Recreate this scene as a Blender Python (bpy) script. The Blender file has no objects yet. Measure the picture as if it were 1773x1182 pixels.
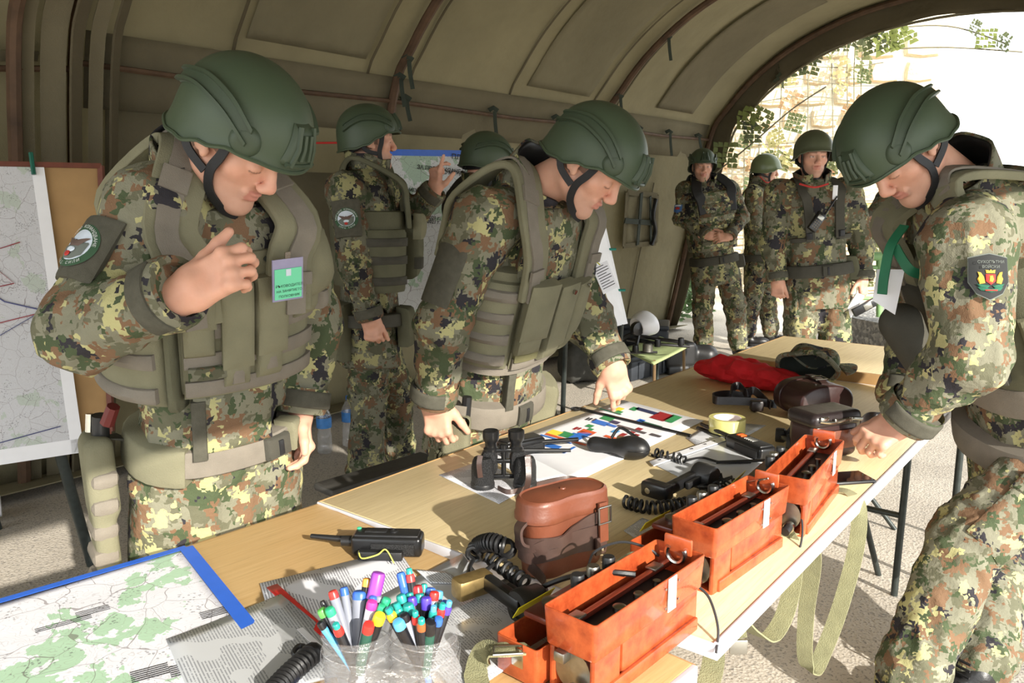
import bpy, math, random
import numpy as np
from mathutils import Vector, Matrix

scene = bpy.context.scene
COL = scene.collection
random.seed(7)

# ------------------------------------------------------------------ camera, sky, sun, exposure
CAM_H, F_PX, PCX, PCY = 1.42, 1400.0, 886.5, 591.0
PITCH = math.atan((591 - 345) / F_PX)
cam = bpy.data.cameras.new('camera')
cam.sensor_width = 36.0
cam.lens = 36.0 * F_PX / 1773.0
cam.clip_start = 0.02
cam_ob = bpy.data.objects.new('camera', cam)
cam_ob.location = (0, 0, CAM_H)
cam_ob.rotation_euler = (math.pi / 2 - PITCH, 0, 0)
COL.objects.link(cam_ob)
scene.camera = cam_ob

world = bpy.data.worlds.new('sky')
scene.world = world
world.use_nodes = True
bg = world.node_tree.nodes['Background']
bg.inputs[0].default_value = (0.92, 0.97, 1.0, 1)
bg.inputs[1].default_value = 2.5

SUN_EL, SUN_TRAVEL = math.radians(22), (-0.52, 0.854)
sun = bpy.data.lights.new('sun', 'SUN')
sun.energy = 7.2
sun.angle = math.radians(0.7)
sun.color = (1.0, 0.94, 0.84)
sun_ob = bpy.data.objects.new('sun', sun)
_d = Vector((SUN_TRAVEL[0] * math.cos(SUN_EL), SUN_TRAVEL[1] * math.cos(SUN_EL), -math.sin(SUN_EL)))
sun_ob.rotation_euler = _d.to_track_quat('-Z', 'Y').to_euler()
sun_ob.location = (2, -4, 4)
COL.objects.link(sun_ob)

scene.view_settings.view_transform = 'Standard'
scene.view_settings.look = 'None'
scene.view_settings.gamma = 1.0
scene.view_settings.use_curve_mapping = False
scene.view_settings.exposure = 0.25

# ------------------------------------------------------------------ survey: rays of the photograph into the place
_c, _s = math.cos(PITCH), math.sin(PITCH)
def _ray(px, py):
    x = (px - PCX) / F_PX; y = -(py - PCY) / F_PX
    return Vector((x, _c + y * _s, -_s + y * _c))
def on_z(px, py, z=0.75):
    r = _ray(px, py)
    return Vector((0, 0, CAM_H)) + r * ((z - CAM_H) / r.z)
def on_y(px, py, Y):
    r = _ray(px, py)
    return Vector((0, 0, CAM_H)) + r * (Y / r.y)

# ------------------------------------------------------------------ objects
def tag(o, label=None, cat=None, group=None, kind=None):
    if label: o['label'] = label
    if cat: o['category'] = cat
    if group: o['group'] = group
    if kind: o['kind'] = kind
    return o
def empty(name, loc=(0, 0, 0), rz=0.0, label=None, cat=None, group=None, kind=None, rot=None):
    o = bpy.data.objects.new(name, None)
    o.empty_display_size = 0.05
    o.location = loc
    o.rotation_euler = rot if rot is not None else (0, 0, rz)
    COL.objects.link(o)
    return tag(o, label, cat, group, kind)
def link(name, me, parent=None, loc=None, label=None):
    o = bpy.data.objects.new(name, me)
    COL.objects.link(o)
    if parent is not None: o.parent = parent
    if loc is not None: o.location = loc
    if label: o['label'] = label
    return o

def fast_mesh(name, verts, quads, mats=(), smooth=True):
    """mesh from an (n,3) array and an (m,4) array of quads"""
    me = bpy.data.meshes.new(name)
    v = np.asarray(verts, np.float32); q = np.asarray(quads, np.int32)
    me.vertices.add(len(v)); me.vertices.foreach_set('co', v.ravel())
    me.loops.add(q.size); me.loops.foreach_set('vertex_index', q.ravel())
    me.polygons.add(len(q))
    me.polygons.foreach_set('loop_start', np.arange(0, q.size, q.shape[1], dtype=np.int32))
    me.polygons.foreach_set('loop_total', np.full(len(q), q.shape[1], np.int32))
    if smooth: me.polygons.foreach_set('use_smooth', np.ones(len(q), bool))
    me.update(calc_edges=True); me.validate()
    for m in mats: me.materials.append(m)
    return me

class MB:
    """collects shapes in local coordinates and links them as one mesh object"""
    def __init__(self): self.v = []; self.f = []; self.m = []; self.s = []; self.X = Matrix.Identity(4)
    def at(self, loc=(0, 0, 0), rot=(0, 0, 0)):
        from mathutils import Euler
        self.X = Matrix.Translation(Vector(loc)) @ Euler(rot).to_matrix().to_4x4()
        return self
    def add(self, vs, fs, mi=0, smooth=True):
        b = len(self.v)
        self.v += [tuple(self.X @ Vector(p)) for p in vs]
        self.f += [tuple(b + i for i in f) for f in fs]
        self.m += [mi] * len(fs); self.s += [smooth] * len(fs)
        return self
    def box(self, c, size, bev=0.0, mi=0, seg=2, taper=1.0):
        sx, sy, sz = size[0] / 2, size[1] / 2, size[2] / 2
        b = min(bev, sx * .98, sy * .98, sz * .98)
        if b <= 0:
            vs = [(c[0] + x * sx * (taper if z > 0 else 1), c[1] + y * sy * (taper if z > 0 else 1), c[2] + z * sz) for z in (-1, 1) for y in (-1, 1) for x in (-1, 1)]
            return self.add(vs, [(0, 2, 3, 1), (4, 5, 7, 6), (0, 1, 5, 4), (2, 6, 7, 3), (0, 4, 6, 2), (1, 3, 7, 5)], mi, False)
        # rounded box: rings of a rounded rectangle
        def ring(ix, iy, z, r):
            out = []
            for (qx, qy, a0) in ((1, 1, 0), (-1, 1, 90), (-1, -1, 180), (1, -1, 270)):
                for k in range(seg + 1):
                    a = math.radians(a0 + 90 * k / seg)
                    out.append((qx * (ix - b) + r * math.cos(a), qy * (iy - b) + r * math.sin(a), z))
            return out
        rings = []
        for k in range(seg + 1):
            a = math.radians(90 * k / seg)
            rings.append(ring(sx, sy, -sz + b - b * math.cos(a), b * math.sin(a)))
        for k in range(seg, -1, -1):
            a = math.radians(90 * k / seg)
            rings.append(ring(sx, sy, sz - b + b * math.cos(a), b * math.sin(a)))
        n = len(rings[0]); vs = []; fs = []
        for r in rings:
            for p in r:
                t = 1 + (taper - 1) * (p[2] + sz) / (2 * sz)
                vs.append((c[0] + p[0] * t, c[1] + p[1] * t, c[2] + p[2]))
        for i in range(len(rings) - 1):
            for j in range(n):
                fs.append((i * n + j, i * n + (j + 1) % n, (i + 1) * n + (j + 1) % n, (i + 1) * n + j))
        fs.append(tuple(range(n - 1, -1, -1))); fs.append(tuple((len(rings) - 1) * n + j for j in range(n)))
        return self.add(vs, fs, mi, True)
    def lathe(self, prof, n=24, mi=0, c=(0, 0, 0), cap=True, sx=1.0, sy=1.0):
        vs = []; fs = []
        for r, z in prof:
            for j in range(n):
                a = 2 * math.pi * j / n
                vs.append((c[0] + sx * r * math.cos(a), c[1] + sy * r * math.sin(a), c[2] + z))
        for i in range(len(prof) - 1):
            for j in range(n):
                fs.append((i * n + j, i * n + (j + 1) % n, (i + 1) * n + (j + 1) % n, (i + 1) * n + j))
        if cap:
            fs.append(tuple(range(n - 1, -1, -1))); fs.append(tuple((len(prof) - 1) * n + j for j in range(n)))
        return self.add(vs, fs, mi, True)
    def tube(self, pts, r, n=8, mi=0, cap=True):
        pts = [Vector(p) for p in pts]
        rs = r if isinstance(r, (list, tuple)) else [r] * len(pts)
        vs = []; fs = []; prev = None
        for i, p in enumerate(pts):
            t = (pts[min(i + 1, len(pts) - 1)] - pts[max(i - 1, 0)]).normalized()
            if prev is None:
                prev = t.orthogonal().normalized()
            prev = (prev - t * prev.dot(t))
            prev = prev.normalized() if prev.length > 1e-6 else t.orthogonal().normalized()
            bt = t.cross(prev)
            for j in range(n):
                a = 2 * math.pi * j / n
                vs.append(p + (prev * math.cos(a) + bt * math.sin(a)) * rs[i])
        for i in range(len(pts) - 1):
            for j in range(n):
                fs.append((i * n + j, i * n + (j + 1) % n, (i + 1) * n + (j + 1) % n, (i + 1) * n + j))
        if cap:
            fs.append(tuple(range(n - 1, -1, -1))); fs.append(tuple((len(pts) - 1) * n + j for j in range(n)))
        return self.add(vs, fs, mi, True)
    def ribbon(self, pts, widths, w, th, mi=0):
        """flat strap: pts centre line, widths = direction of its width per point (or one vector)"""
        pts = [Vector(p) for p in pts]
        W = [Vector(x) for x in widths] if isinstance(widths, list) else [Vector(widths)] * len(pts)
        vs = []; fs = []
        for i, p in enumerate(pts):
            t = (pts[min(i + 1, len(pts) - 1)] - pts[max(i - 1, 0)]).normalized()
            x = (W[i] - t * W[i].dot(t)).normalized()
            nrm = t.cross(x)
            ww = w[i] if isinstance(w, list) else w
            for a, b in ((-.5, -.5), (.5, -.5), (.5, .5), (-.5, .5)):
                vs.append(p + x * (a * ww) + nrm * (b * th))
        for i in range(len(pts) - 1):
            for j in range(4):
                fs.append((i * 4 + j, i * 4 + (j + 1) % 4, (i + 1) * 4 + (j + 1) % 4, (i + 1) * 4 + j))
        e = (len(pts) - 1) * 4
        fs += [(3, 2, 1, 0), (e, e + 1, e + 2, e + 3)]
        return self.add(vs, fs, mi, True)
    def prism(self, poly, z0, z1, mi=0, smooth=False):
        n = len(poly)
        vs = [(p[0], p[1], z0) for p in poly] + [(p[0], p[1], z1) for p in poly]
        fs = [tuple(range(n - 1, -1, -1)), tuple(range(n, 2 * n))] + [(j, (j + 1) % n, n + (j + 1) % n, n + j) for j in range(n)]
        return self.add(vs, fs, mi, smooth)
    def grid(self, fn, nu, nv, mi=0, closed_u=False):
        vs = [fn(i / nu, j / nv) for j in range(nv + 1) for i in range(nu + (0 if closed_u else 1))]
        w = nu + (0 if closed_u else 1); fs = []
        for j in range(nv):
            for i in range(nu):
                i2 = (i + 1) % w
                fs.append((j * w + i, j * w + i2, (j + 1) * w + i2, (j + 1) * w + i))
        return self.add(vs, fs, mi, True)
    def build(self, name, mats, parent=None, loc=None, label=None):
        me = bpy.data.meshes.new(name)
        me.from_pydata(self.v, [], self.f)
        mats = mats if isinstance(mats, (list, tuple)) else [mats]
        for m in mats: me.materials.append(m)
        me.polygons.foreach_set('material_index', self.m)
        me.polygons.foreach_set('use_smooth', self.s)
        me.update()
        o = link(name, me, parent, loc, label)
        if any(self.s):
            try:
                me.set_sharp_from_angle(angle=math.radians(38))
            except Exception: pass
        return o

def fix_normals(o):
    import bmesh
    bm = bmesh.new(); bm.from_mesh(o.data)
    bmesh.ops.recalc_face_normals(bm, faces=bm.faces[:])
    bm.to_mesh(o.data); bm.free()
    return o

def bez(ps, n=12):
    """Catmull-Rom through the points"""
    ps = [Vector(p) for p in ps]; out = []
    for i in range(len(ps) - 1):
        p0, p1, p2, p3 = ps[max(i - 1, 0)], ps[i], ps[i + 1], ps[min(i + 2, len(ps) - 1)]
        for k in range(n):
            t = k / n
            out.append(0.5 * ((2 * p1) + (p2 - p0) * t + (2 * p0 - 5 * p1 + 4 * p2 - p3) * t * t + (3 * p1 - p0 - 3 * p2 + p3) * t ** 3))
    out.append(ps[-1]); return out
def helix(path, R, turns, n=14, taper=1.0):
    pts = bez(path, 40); L = len(pts); out = []
    cum = [0.0]
    for i in range(1, L): cum.append(cum[-1] + (pts[i] - pts[i - 1]).length)
    N = int(turns * n); prev = None
    for k in range(N + 1):
        s = cum[-1] * k / N
        i = 0
        while i < L - 2 and cum[i + 1] < s: i += 1
        f = (s - cum[i]) / max(cum[i + 1] - cum[i], 1e-9)
        p = pts[i].lerp(pts[i + 1], f)
        t = (pts[min(i + 2, L - 1)] - pts[max(i - 1, 0)]).normalized()
        if prev is None: prev = t.orthogonal().normalized()
        prev = (prev - t * prev.dot(t)).normalized()
        b = t.cross(prev); a = 2 * math.pi * turns * k / N
        out.append(p + (prev * math.cos(a) + b * math.sin(a)) * R)
    return out

# ------------------------------------------------------------------ smooth numpy noise
_rng = np.random.default_rng(5)
_LAT = _rng.random((32, 32, 32)).astype(np.float32)
def vnoise(p):
    i = np.floor(p).astype(np.int64); f = (p - i).astype(np.float32); f = f * f * (3 - 2 * f); i &= 31; j = (i + 1) & 31
    def g(a, b, c): return _LAT[a, b, c]
    x, y, z = f[:, 0], f[:, 1], f[:, 2]
    c00 = g(i[:, 0], i[:, 1], i[:, 2]) * (1 - x) + g(j[:, 0], i[:, 1], i[:, 2]) * x
    c10 = g(i[:, 0], j[:, 1], i[:, 2]) * (1 - x) + g(j[:, 0], j[:, 1], i[:, 2]) * x
    c01 = g(i[:, 0], i[:, 1], j[:, 2]) * (1 - x) + g(j[:, 0], i[:, 1], j[:, 2]) * x
    c11 = g(i[:, 0], j[:, 1], j[:, 2]) * (1 - x) + g(j[:, 0], j[:, 1], j[:, 2]) * x
    return (c00 * (1 - y) + c10 * y) * (1 - z) + (c01 * (1 - y) + c11 * y) * z

# ------------------------------------------------------------------ signed distance fields -> one continuous surface
def surface_nets(f, lo, h):
    s = f < 0
    cs = [(a, b, c) for a in (0, 1) for b in (0, 1) for c in (0, 1)]
    n = [d - 1 for d in f.shape]
    sl = lambda c, arr: arr[c[0]:c[0] + n[0], c[1]:c[1] + n[1], c[2]:c[2] + n[2]]
    cnt = sum(sl(c, s).astype(np.int8) for c in cs)
    idx = np.argwhere((cnt > 0) & (cnt < 8))
    acc = np.zeros((len(idx), 3), np.float32); k = np.zeros(len(idx), np.float32)
    val = {c: f[idx[:, 0] + c[0], idx[:, 1] + c[1], idx[:, 2] + c[2]] for c in cs}
    for a in cs:
        for ax in range(3):
            if a[ax]: continue
            b = list(a); b[ax] = 1; b = tuple(b)
            va, vb = val[a], val[b]
            m = (va < 0) != (vb < 0)
            t = np.where(m, va / np.where(m, va - vb, 1), 0)
            for d in range(3):
                acc[:, d] += np.where(m, a[d] + (t if d == ax else 0), 0)
            k += m
    verts = np.asarray(lo, np.float32) + h * (idx + acc / np.maximum(k, 1)[:, None])
    vid = np.full(n, -1, np.int32); vid[idx[:, 0], idx[:, 1], idx[:, 2]] = np.arange(len(idx))
    quads = []
    for ax in range(3):
        u, w = (ax + 1) % 3, (ax + 2) % 3
        sa = [slice(None)] * 3; sb = [slice(None)] * 3
        sa[ax] = slice(0, -1); sb[ax] = slice(1, None)
        ch = s[tuple(sa)] != s[tuple(sb)]
        e = np.argwhere(ch)
        ok = (e[:, u] > 0) & (e[:, w] > 0) & (e[:, u] < f.shape[u] - 1) & (e[:, w] < f.shape[w] - 1)
        e = e[ok]
        def cell(du, dw):
            q = e.copy(); q[:, u] -= du; q[:, w] -= dw
            return vid[q[:, 0], q[:, 1], q[:, 2]]
        q = np.stack([cell(1, 1), cell(0, 1), cell(0, 0), cell(1, 0)], 1)
        ins = s[e[:, 0], e[:, 1], e[:, 2]]
        q[~ins] = q[~ins][:, ::-1]
        quads.append(q)
    q = np.concatenate(quads); q = q[(q >= 0).all(1)]
    return verts, q

class Sdf:
    def __init__(self): self.ops = []
    def _op(self, fn, lo, hi, k, op): self.ops.append((fn, np.array(lo, float), np.array(hi, float), k, op)); return self
    def cap(self, a, b, ra, rb=None, k=.02, op='u'):
        rb = ra if rb is None else rb
        a = np.array(a, float); b = np.array(b, float); d = b - a; L2 = max(float(d @ d), 1e-9); R = max(ra, rb)
        def fn(x, y, z):
            px, py, pz = x - a[0], y - a[1], z - a[2]
            t = np.clip((px * d[0] + py * d[1] + pz * d[2]) / L2, 0, 1)
            return np.sqrt((px - t * d[0]) ** 2 + (py - t * d[1]) ** 2 + (pz - t * d[2]) ** 2) - (ra + t * (rb - ra))
        return self._op(fn, np.minimum(a, b) - R, np.maximum(a, b) + R, k, op)
    def ell(self, c, r, M=None, k=.02, op='u'):
        """ellipsoid; M rows are its axes"""
        c = np.array(c, float); r = np.array(r, float); M = np.eye(3) if M is None else np.array(M, float)
        ext = np.sqrt(((M * r[:, None]) ** 2).sum(0))
        def fn(x, y, z):
            px, py, pz = x - c[0], y - c[1], z - c[2]
            q = [(M[i, 0] * px + M[i, 1] * py + M[i, 2] * pz) for i in range(3)]
            k0 = np.sqrt(sum((q[i] / r[i]) ** 2 for i in range(3)))
            k1 = np.sqrt(sum((q[i] / r[i] ** 2) ** 2 for i in range(3)))
            return k0 * (k0 - 1) / np.maximum(k1, 1e-6)
        return self._op(fn, c - ext, c + ext, k, op)
    def box(self, c, hs, M=None, rad=.005, k=.01, op='u'):
        c = np.array(c, float); hs = np.array(hs, float); M = np.eye(3) if M is None else np.array(M, float)
        ext = (np.abs(M) * hs[:, None]).sum(0)
        def fn(x, y, z):
            px, py, pz = x - c[0], y - c[1], z - c[2]
            q = [np.abs(M[i, 0] * px + M[i, 1] * py + M[i, 2] * pz) - (hs[i] - rad) for i in range(3)]
            return np.sqrt(sum(np.maximum(v, 0) ** 2 for v in q)) + np.minimum(np.maximum(np.maximum(q[0], q[1]), q[2]), 0) - rad
        return self._op(fn, c - ext, c + ext, k, op)
    def fn(self, fn, lo, hi, k=.02, op='u'): return self._op(fn, lo, hi, k, op)
    def mesh(self, h):
        us = [o for o in self.ops if o[4] == 'u']
        lo = np.min([o[1] for o in us], 0) - 3 * h; hi = np.max([o[2] for o in us], 0) + 3 * h
        n = np.ceil((hi - lo) / h).astype(int) + 1
        f = np.full(n, 0.5, np.float32)
        ax = [(lo[i] + h * np.arange(n[i])).astype(np.float32) for i in range(3)]
        for fn, a, b, k, op in self.ops:
            m = max(k, 2 * h) + h
            i0 = np.clip(np.floor((a - m - lo) / h).astype(int), 0, n); i1 = np.clip(np.ceil((b + m - lo) / h).astype(int) + 1, 0, n)
            if (i1 <= i0).any(): continue
            S = tuple(slice(i0[i], i1[i]) for i in range(3))
            d = fn(ax[0][S[0]][:, None, None], ax[1][S[1]][None, :, None], ax[2][S[2]][None, None, :]).astype(np.float32)
            g = f[S]
            if op == 'u':
                t = np.clip(0.5 + 0.5 * (g - d) / k, 0, 1)
                f[S] = g * (1 - t) + d * t - k * t * (1 - t)
            else:
                d = -d
                t = np.clip(0.5 - 0.5 * (g - d) / k, 0, 1)
                f[S] = g * (1 - t) + d * t + k * t * (1 - t)
        return surface_nets(f, lo, h)

def vnormals(v, q):
    n = np.cross(v[q[:, 2]] - v[q[:, 0]], v[q[:, 3]] - v[q[:, 1]])
    out = np.zeros_like(v)
    for i in range(4): np.add.at(out, q[:, i], n)
    return out / np.maximum(np.linalg.norm(out, axis=1, keepdims=True), 1e-9)
def relax(v, q, it=1, w=.5):
    for _ in range(it):
        acc = np.zeros_like(v); c = np.zeros(len(v), np.float32)
        for a, b in ((0, 1), (1, 2), (2, 3), (3, 0)):
            np.add.at(acc, q[:, a], v[q[:, b]]); np.add.at(c, q[:, a], 1)
            np.add.at(acc, q[:, b], v[q[:, a]]); np.add.at(c, q[:, b], 1)
        v = v * (1 - w) + acc / np.maximum(c, 1)[:, None] * w
    return v

# ------------------------------------------------------------------ materials
def srgb(r, g, b):
    f = lambda c: (c / 255 / 12.92) if c / 255 <= .04045 else ((c / 255 + .055) / 1.055) ** 2.4
    return (f(r), f(g), f(b), 1.0)
class NT:
    def __init__(self, name):
        self.m = bpy.data.materials.new(name); self.m.use_nodes = True
        self.t = self.m.node_tree; self.b = self.t.nodes['Principled BSDF']
    def n(self, typ, **kw):
        x = self.t.nodes.new(typ)
        for k, v in kw.items(): setattr(x, k, v)
        return x
    def l(self, a, b): self.t.links.new(a, b)
    def coords(self, scale=1.0, rnd=False, kind='Object'):
        c = self.n('ShaderNodeTexCoord').outputs[kind]
        mp = self.n('ShaderNodeMapping'); mp.inputs['Scale'].default_value = (scale,) * 3 if not isinstance(scale, tuple) else scale
        self.l(c, mp.inputs['Vector'])
        if rnd:
            oi = self.n('ShaderNodeObjectInfo'); ml = self.n('ShaderNodeMath', operation='MULTIPLY'); ml.inputs[1].default_value = 13.7
            self.l(oi.outputs['Random'], ml.inputs[0]); self.l(ml.outputs[0], mp.inputs['Location'])
        return mp.outputs[0]
    def noise(self, vec, scale, detail=3, rough=.5):
        x = self.n('ShaderNodeTexNoise'); x.inputs['Scale'].default_value = scale; x.inputs['Detail'].default_value = detail; x.inputs['Roughness'].default_value = rough
        if vec is not None: self.l(vec, x.inputs['Vector'])
        return x.outputs['Fac']
    def ramp(self, fac, stops, interp='LINEAR'):
        x = self.n('ShaderNodeValToRGB'); x.color_ramp.interpolation = interp
        el = x.color_ramp.elements
        while len(el) < len(stops): el.new(0.5)
        for e, (p, c) in zip(el, stops):
            e.position = p; e.color = c if len(c) == 4 else (*c, 1)
        self.l(fac, x.inputs[0]); return x.outputs[0]
    def math(self, op, a, b=None):
        x = self.n('ShaderNodeMath', operation=op)
        for i, v in enumerate((a, b)):
            if v is None: continue
            if hasattr(v, 'is_output'): self.l(v, x.inputs[i])
            else: x.inputs[i].default_value = v
        return x.outputs[0]
    def mix(self, fac, a, b, mode='MIX'):
        x = self.n('ShaderNodeMix', data_type='RGBA', blend_type=mode)
        for v, k in ((fac, 0), (a, 6), (b, 7)):
            if hasattr(v, 'is_output'): self.l(v, x.inputs[k])
            else: x.inputs[k].default_value = v
        return x.outputs[2]
    def bump(self, h, strength=.3, dist=.01):
        x = self.n('ShaderNodeBump'); x.inputs['Strength'].default_value = strength; x.inputs['Distance'].default_value = dist
        self.l(h, x.inputs['Height']); self.l(x.outputs[0], self.b.inputs['Normal'])
    def base(self, c):
        if hasattr(c, 'is_output'): self.l(c, self.b.inputs['Base Color'])
        else: self.b.inputs['Base Color'].default_value = c
    def set(self, **kw):
        for k, v in kw.items(): self.b.inputs[k].default_value = v
        return self

def plain(name, rgb, rough=.6, metal=0.0, var=.12, nscale=30, bump=.0, bscale=200, spec=.5, coat=0):
    m = NT(name); co = m.coords()
    c = srgb(*rgb)
    if var > 0:
        f = m.noise(co, nscale, 4)
        m.base(m.ramp(f, [(.25, tuple(x * (1 - var) for x in c[:3])), (.75, tuple(min(1, x * (1 + var)) for x in c[:3]))]))
    else: m.base(c)
    m.set(Roughness=rough, Metallic=metal); m.b.inputs['Specular IOR Level'].default_value = spec
    if coat: m.b.inputs['Coat Weight'].default_value = coat
    if bump: m.bump(m.noise(co, bscale, 2), bump, .003)
    return m.m

def camo(name, bright=1.0, cell=.0075, size=1.4):
    m = NT(name); co = m.coords(1.0, True)
    wn = m.n('ShaderNodeTexNoise'); wn.inputs['Scale'].default_value = 55; wn.inputs['Detail'].default_value = 1; m.l(co, wn.inputs['Vector'])
    sub = m.n('ShaderNodeVectorMath', operation='SUBTRACT'); sub.inputs[1].default_value = (.5, .5, .5); m.l(wn.outputs['Color'], sub.inputs[0])
    sc = m.n('ShaderNodeVectorMath', operation='SCALE'); sc.inputs['Scale'].default_value = .022; m.l(sub.outputs[0], sc.inputs[0])
    ad = m.n('ShaderNodeVectorMath', operation='ADD'); m.l(co, ad.inputs[0]); m.l(sc.outputs[0], ad.inputs[1])
    sn = m.n('ShaderNodeVectorMath', operation='SNAP'); sn.inputs[1].default_value = (cell,) * 3; m.l(ad.outputs[0], sn.inputs[0])
    def layer(scale, off, thr, detail=4):
        o = m.n('ShaderNodeVectorMath', operation='ADD'); o.inputs[1].default_value = (off, off * 1.7, -off); m.l(sn.outputs[0], o.inputs[0])
        f = m.noise(o.outputs[0], scale * size, detail, .62)
        return m.math('GREATER_THAN', f, thr)
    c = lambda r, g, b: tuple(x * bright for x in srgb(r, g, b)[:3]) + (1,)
    col = m.mix(layer(11, 3.1, .52), c(124, 122, 104), c(98, 97, 78))
    col = m.mix(layer(12, 21.3, .545), col, c(118, 92, 70))
    col = m.mix(layer(11, 5.7, .575), col, c(172, 167, 120))
    col = m.mix(layer(13, 9.9, .57), col, c(72, 82, 58))
    col = m.mix(layer(9.0, 14.2, .60), col, c(50, 48, 52))
    m.base(col); m.set(Roughness=.85); m.b.inputs['Specular IOR Level'].default_value = .2
    h = m.math('ADD', m.noise(co, 16, 3, .6), m.math('MULTIPLY', m.noise(co, 420, 1), .10))
    m.bump(h, .55, .02)
    return m.m

M = {}
M['camo'] = camo('camouflage_cloth')
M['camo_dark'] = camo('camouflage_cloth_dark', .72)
M['camo_plate'] = camo('camouflage_plate', 1.3, .012, 1.3)
M['camo_far'] = camo('camouflage_cloth_far', .9, .012, 1.1)
M['vest'] = plain('olive_cordura', (122, 119, 97), .9, var=.15, nscale=12, bump=.35, bscale=320, spec=.2)
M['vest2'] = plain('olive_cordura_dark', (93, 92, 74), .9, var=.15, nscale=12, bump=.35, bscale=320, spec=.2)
M['web'] = plain('grey_webbing', (124, 117, 106), .85, var=.1, nscale=25, bump=.4, bscale=500, spec=.25)
M['webd'] = plain('dark_webbing', (74, 72, 64), .85, var=.1, nscale=25, bump=.4, bscale=500, spec=.25)
M['velcro'] = plain('grey_velcro', (86, 84, 74), .95, var=.15, nscale=60, bump=.5, bscale=700, spec=.1)
M['helmet'] = plain('helmet_green', (66, 79, 60), .48, var=.05, nscale=8, bump=.10, bscale=900, spec=.4)
M['helmet_rail'] = plain('helmet_rail_green', (60, 72, 55), .5, var=.05, bump=.05, spec=.4)
M['helmet_old'] = plain('helmet_olive_satin', (84, 90, 70), .38, var=.08, nscale=8, spec=.5)
M['helmet_grey'] = plain('helmet_pale_green', (110, 122, 88), .3, var=.06, nscale=8, spec=.5)
M['black_strap'] = plain('black_strap', (26, 26, 28), .6, var=.2, bump=.2, bscale=400)
M['black_rubber'] = plain('black_rubber', (30, 30, 31), .42, var=.2, nscale=40, bump=.06, bscale=300)
M['bakelite'] = plain('black_bakelite', (24, 24, 25), .28, var=.25, nscale=25, bump=.05, bscale=120)
M['pebble'] = plain('pebbled_leatherette', (22, 22, 23), .38, var=.2, bump=.9, bscale=700)
M['boot'] = plain('black_boot_leather', (28, 27, 27), .4, var=.2, bump=.3, bscale=120)
M['steel'] = plain('bare_steel', (150, 148, 140), .35, 1.0, var=.2, nscale=60)
M['chrome'] = plain('nickel', (190, 188, 180), .22, 1.0, var=.1, nscale=60)
M['dark_steel'] = plain('dark_steel_tube', (58, 64, 62), .45, .4, var=.25, nscale=40)
M['brass'] = plain('worn_brass', (150, 128, 84), .4, .8, var=.3, nscale=60)
M['paper'] = plain('white_paper', (236, 236, 240), .6, var=.02)
M['glass_dark'] = plain('dark_glass', (10, 12, 14), .05, var=0)
M['hair'] = plain('dark_hair', (38, 30, 26), .8, var=.3, nscale=200, bump=.5, bscale=600)
M['white_plastic'] = plain('white_plastic', (232, 232, 236), .35, var=.03)
M['green_ribbon'] = plain('green_ribbon', (22, 98, 66), .6, var=.1)

def skin_mat():
    m = NT('skin'); a = m.n('ShaderNodeVertexColor'); a.layer_name = 'tone'
    co = m.coords(); f = m.noise(co, 45, 4)
    m.base(m.mix(.30, a.outputs[0], m.mix(f, (.55, .24, .15, 1), (.82, .50, .36, 1)), 'MIX'))
    m.set(Roughness=.5); m.b.inputs['Subsurface Weight'].default_value = .12
    m.b.inputs['Subsurface Radius'].default_value = (.01, .004, .002)
    m.b.inputs['Specular IOR Level'].default_value = .35
    m.bump(m.noise(co, 350, 3), .12, .002)
    return m.m
M['skin'] = skin_mat()
SKIN = np.array([.62, .34, .24]); LIP = np.array([.45, .16, .13]); STUB = np.array([.40, .24, .18]); BROW = np.array([.06, .04, .03]); NAIL = np.array([.72, .42, .34])
# ================================================================== the setting
def floor_mat():
    m = NT('pebbled_asphalt'); co = m.coords()
    v = m.n('ShaderNodeTexVoronoi'); v.inputs['Scale'].default_value = 95; m.l(co, v.inputs['Vector'])
    big = m.ramp(m.noise(co, 1.6, 5), [(.3, srgb(184, 177, 167)), (.7, srgb(214, 207, 196))])
    sp = m.ramp(v.outputs['Color'], [(.0, srgb(60, 56, 54)), (.14, srgb(96, 90, 86)), (.2, srgb(214, 206, 194)), (1, srgb(240, 232, 220))])
    fine = m.math('GREATER_THAN', m.noise(co, 110, 3), .60)
    c = m.mix(.42, big, sp, 'MULTIPLY'); c = m.mix(m.math('MULTIPLY', fine, .55), c, srgb(84, 80, 76))
    m.base(c); m.set(Roughness=.9); m.bump(v.outputs['Distance'], .35, .006)
    return m.m
M['floor'] = floor_mat()
def gravel_mat():
    m = NT('grey_gravel'); co = m.coords()
    v = m.n('ShaderNodeTexVoronoi'); v.inputs['Scale'].default_value = 40; m.l(co, v.inputs['Vector'])
    m.base(m.ramp(v.outputs['Color'], [(0, srgb(96, 96, 96)), (.5, srgb(140, 138, 134)), (1, srgb(186, 182, 174))])); m.set(Roughness=.95)
    m.bump(v.outputs['Distance'], .8, .02); return m.m
M['gravel'] = gravel_mat()
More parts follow.
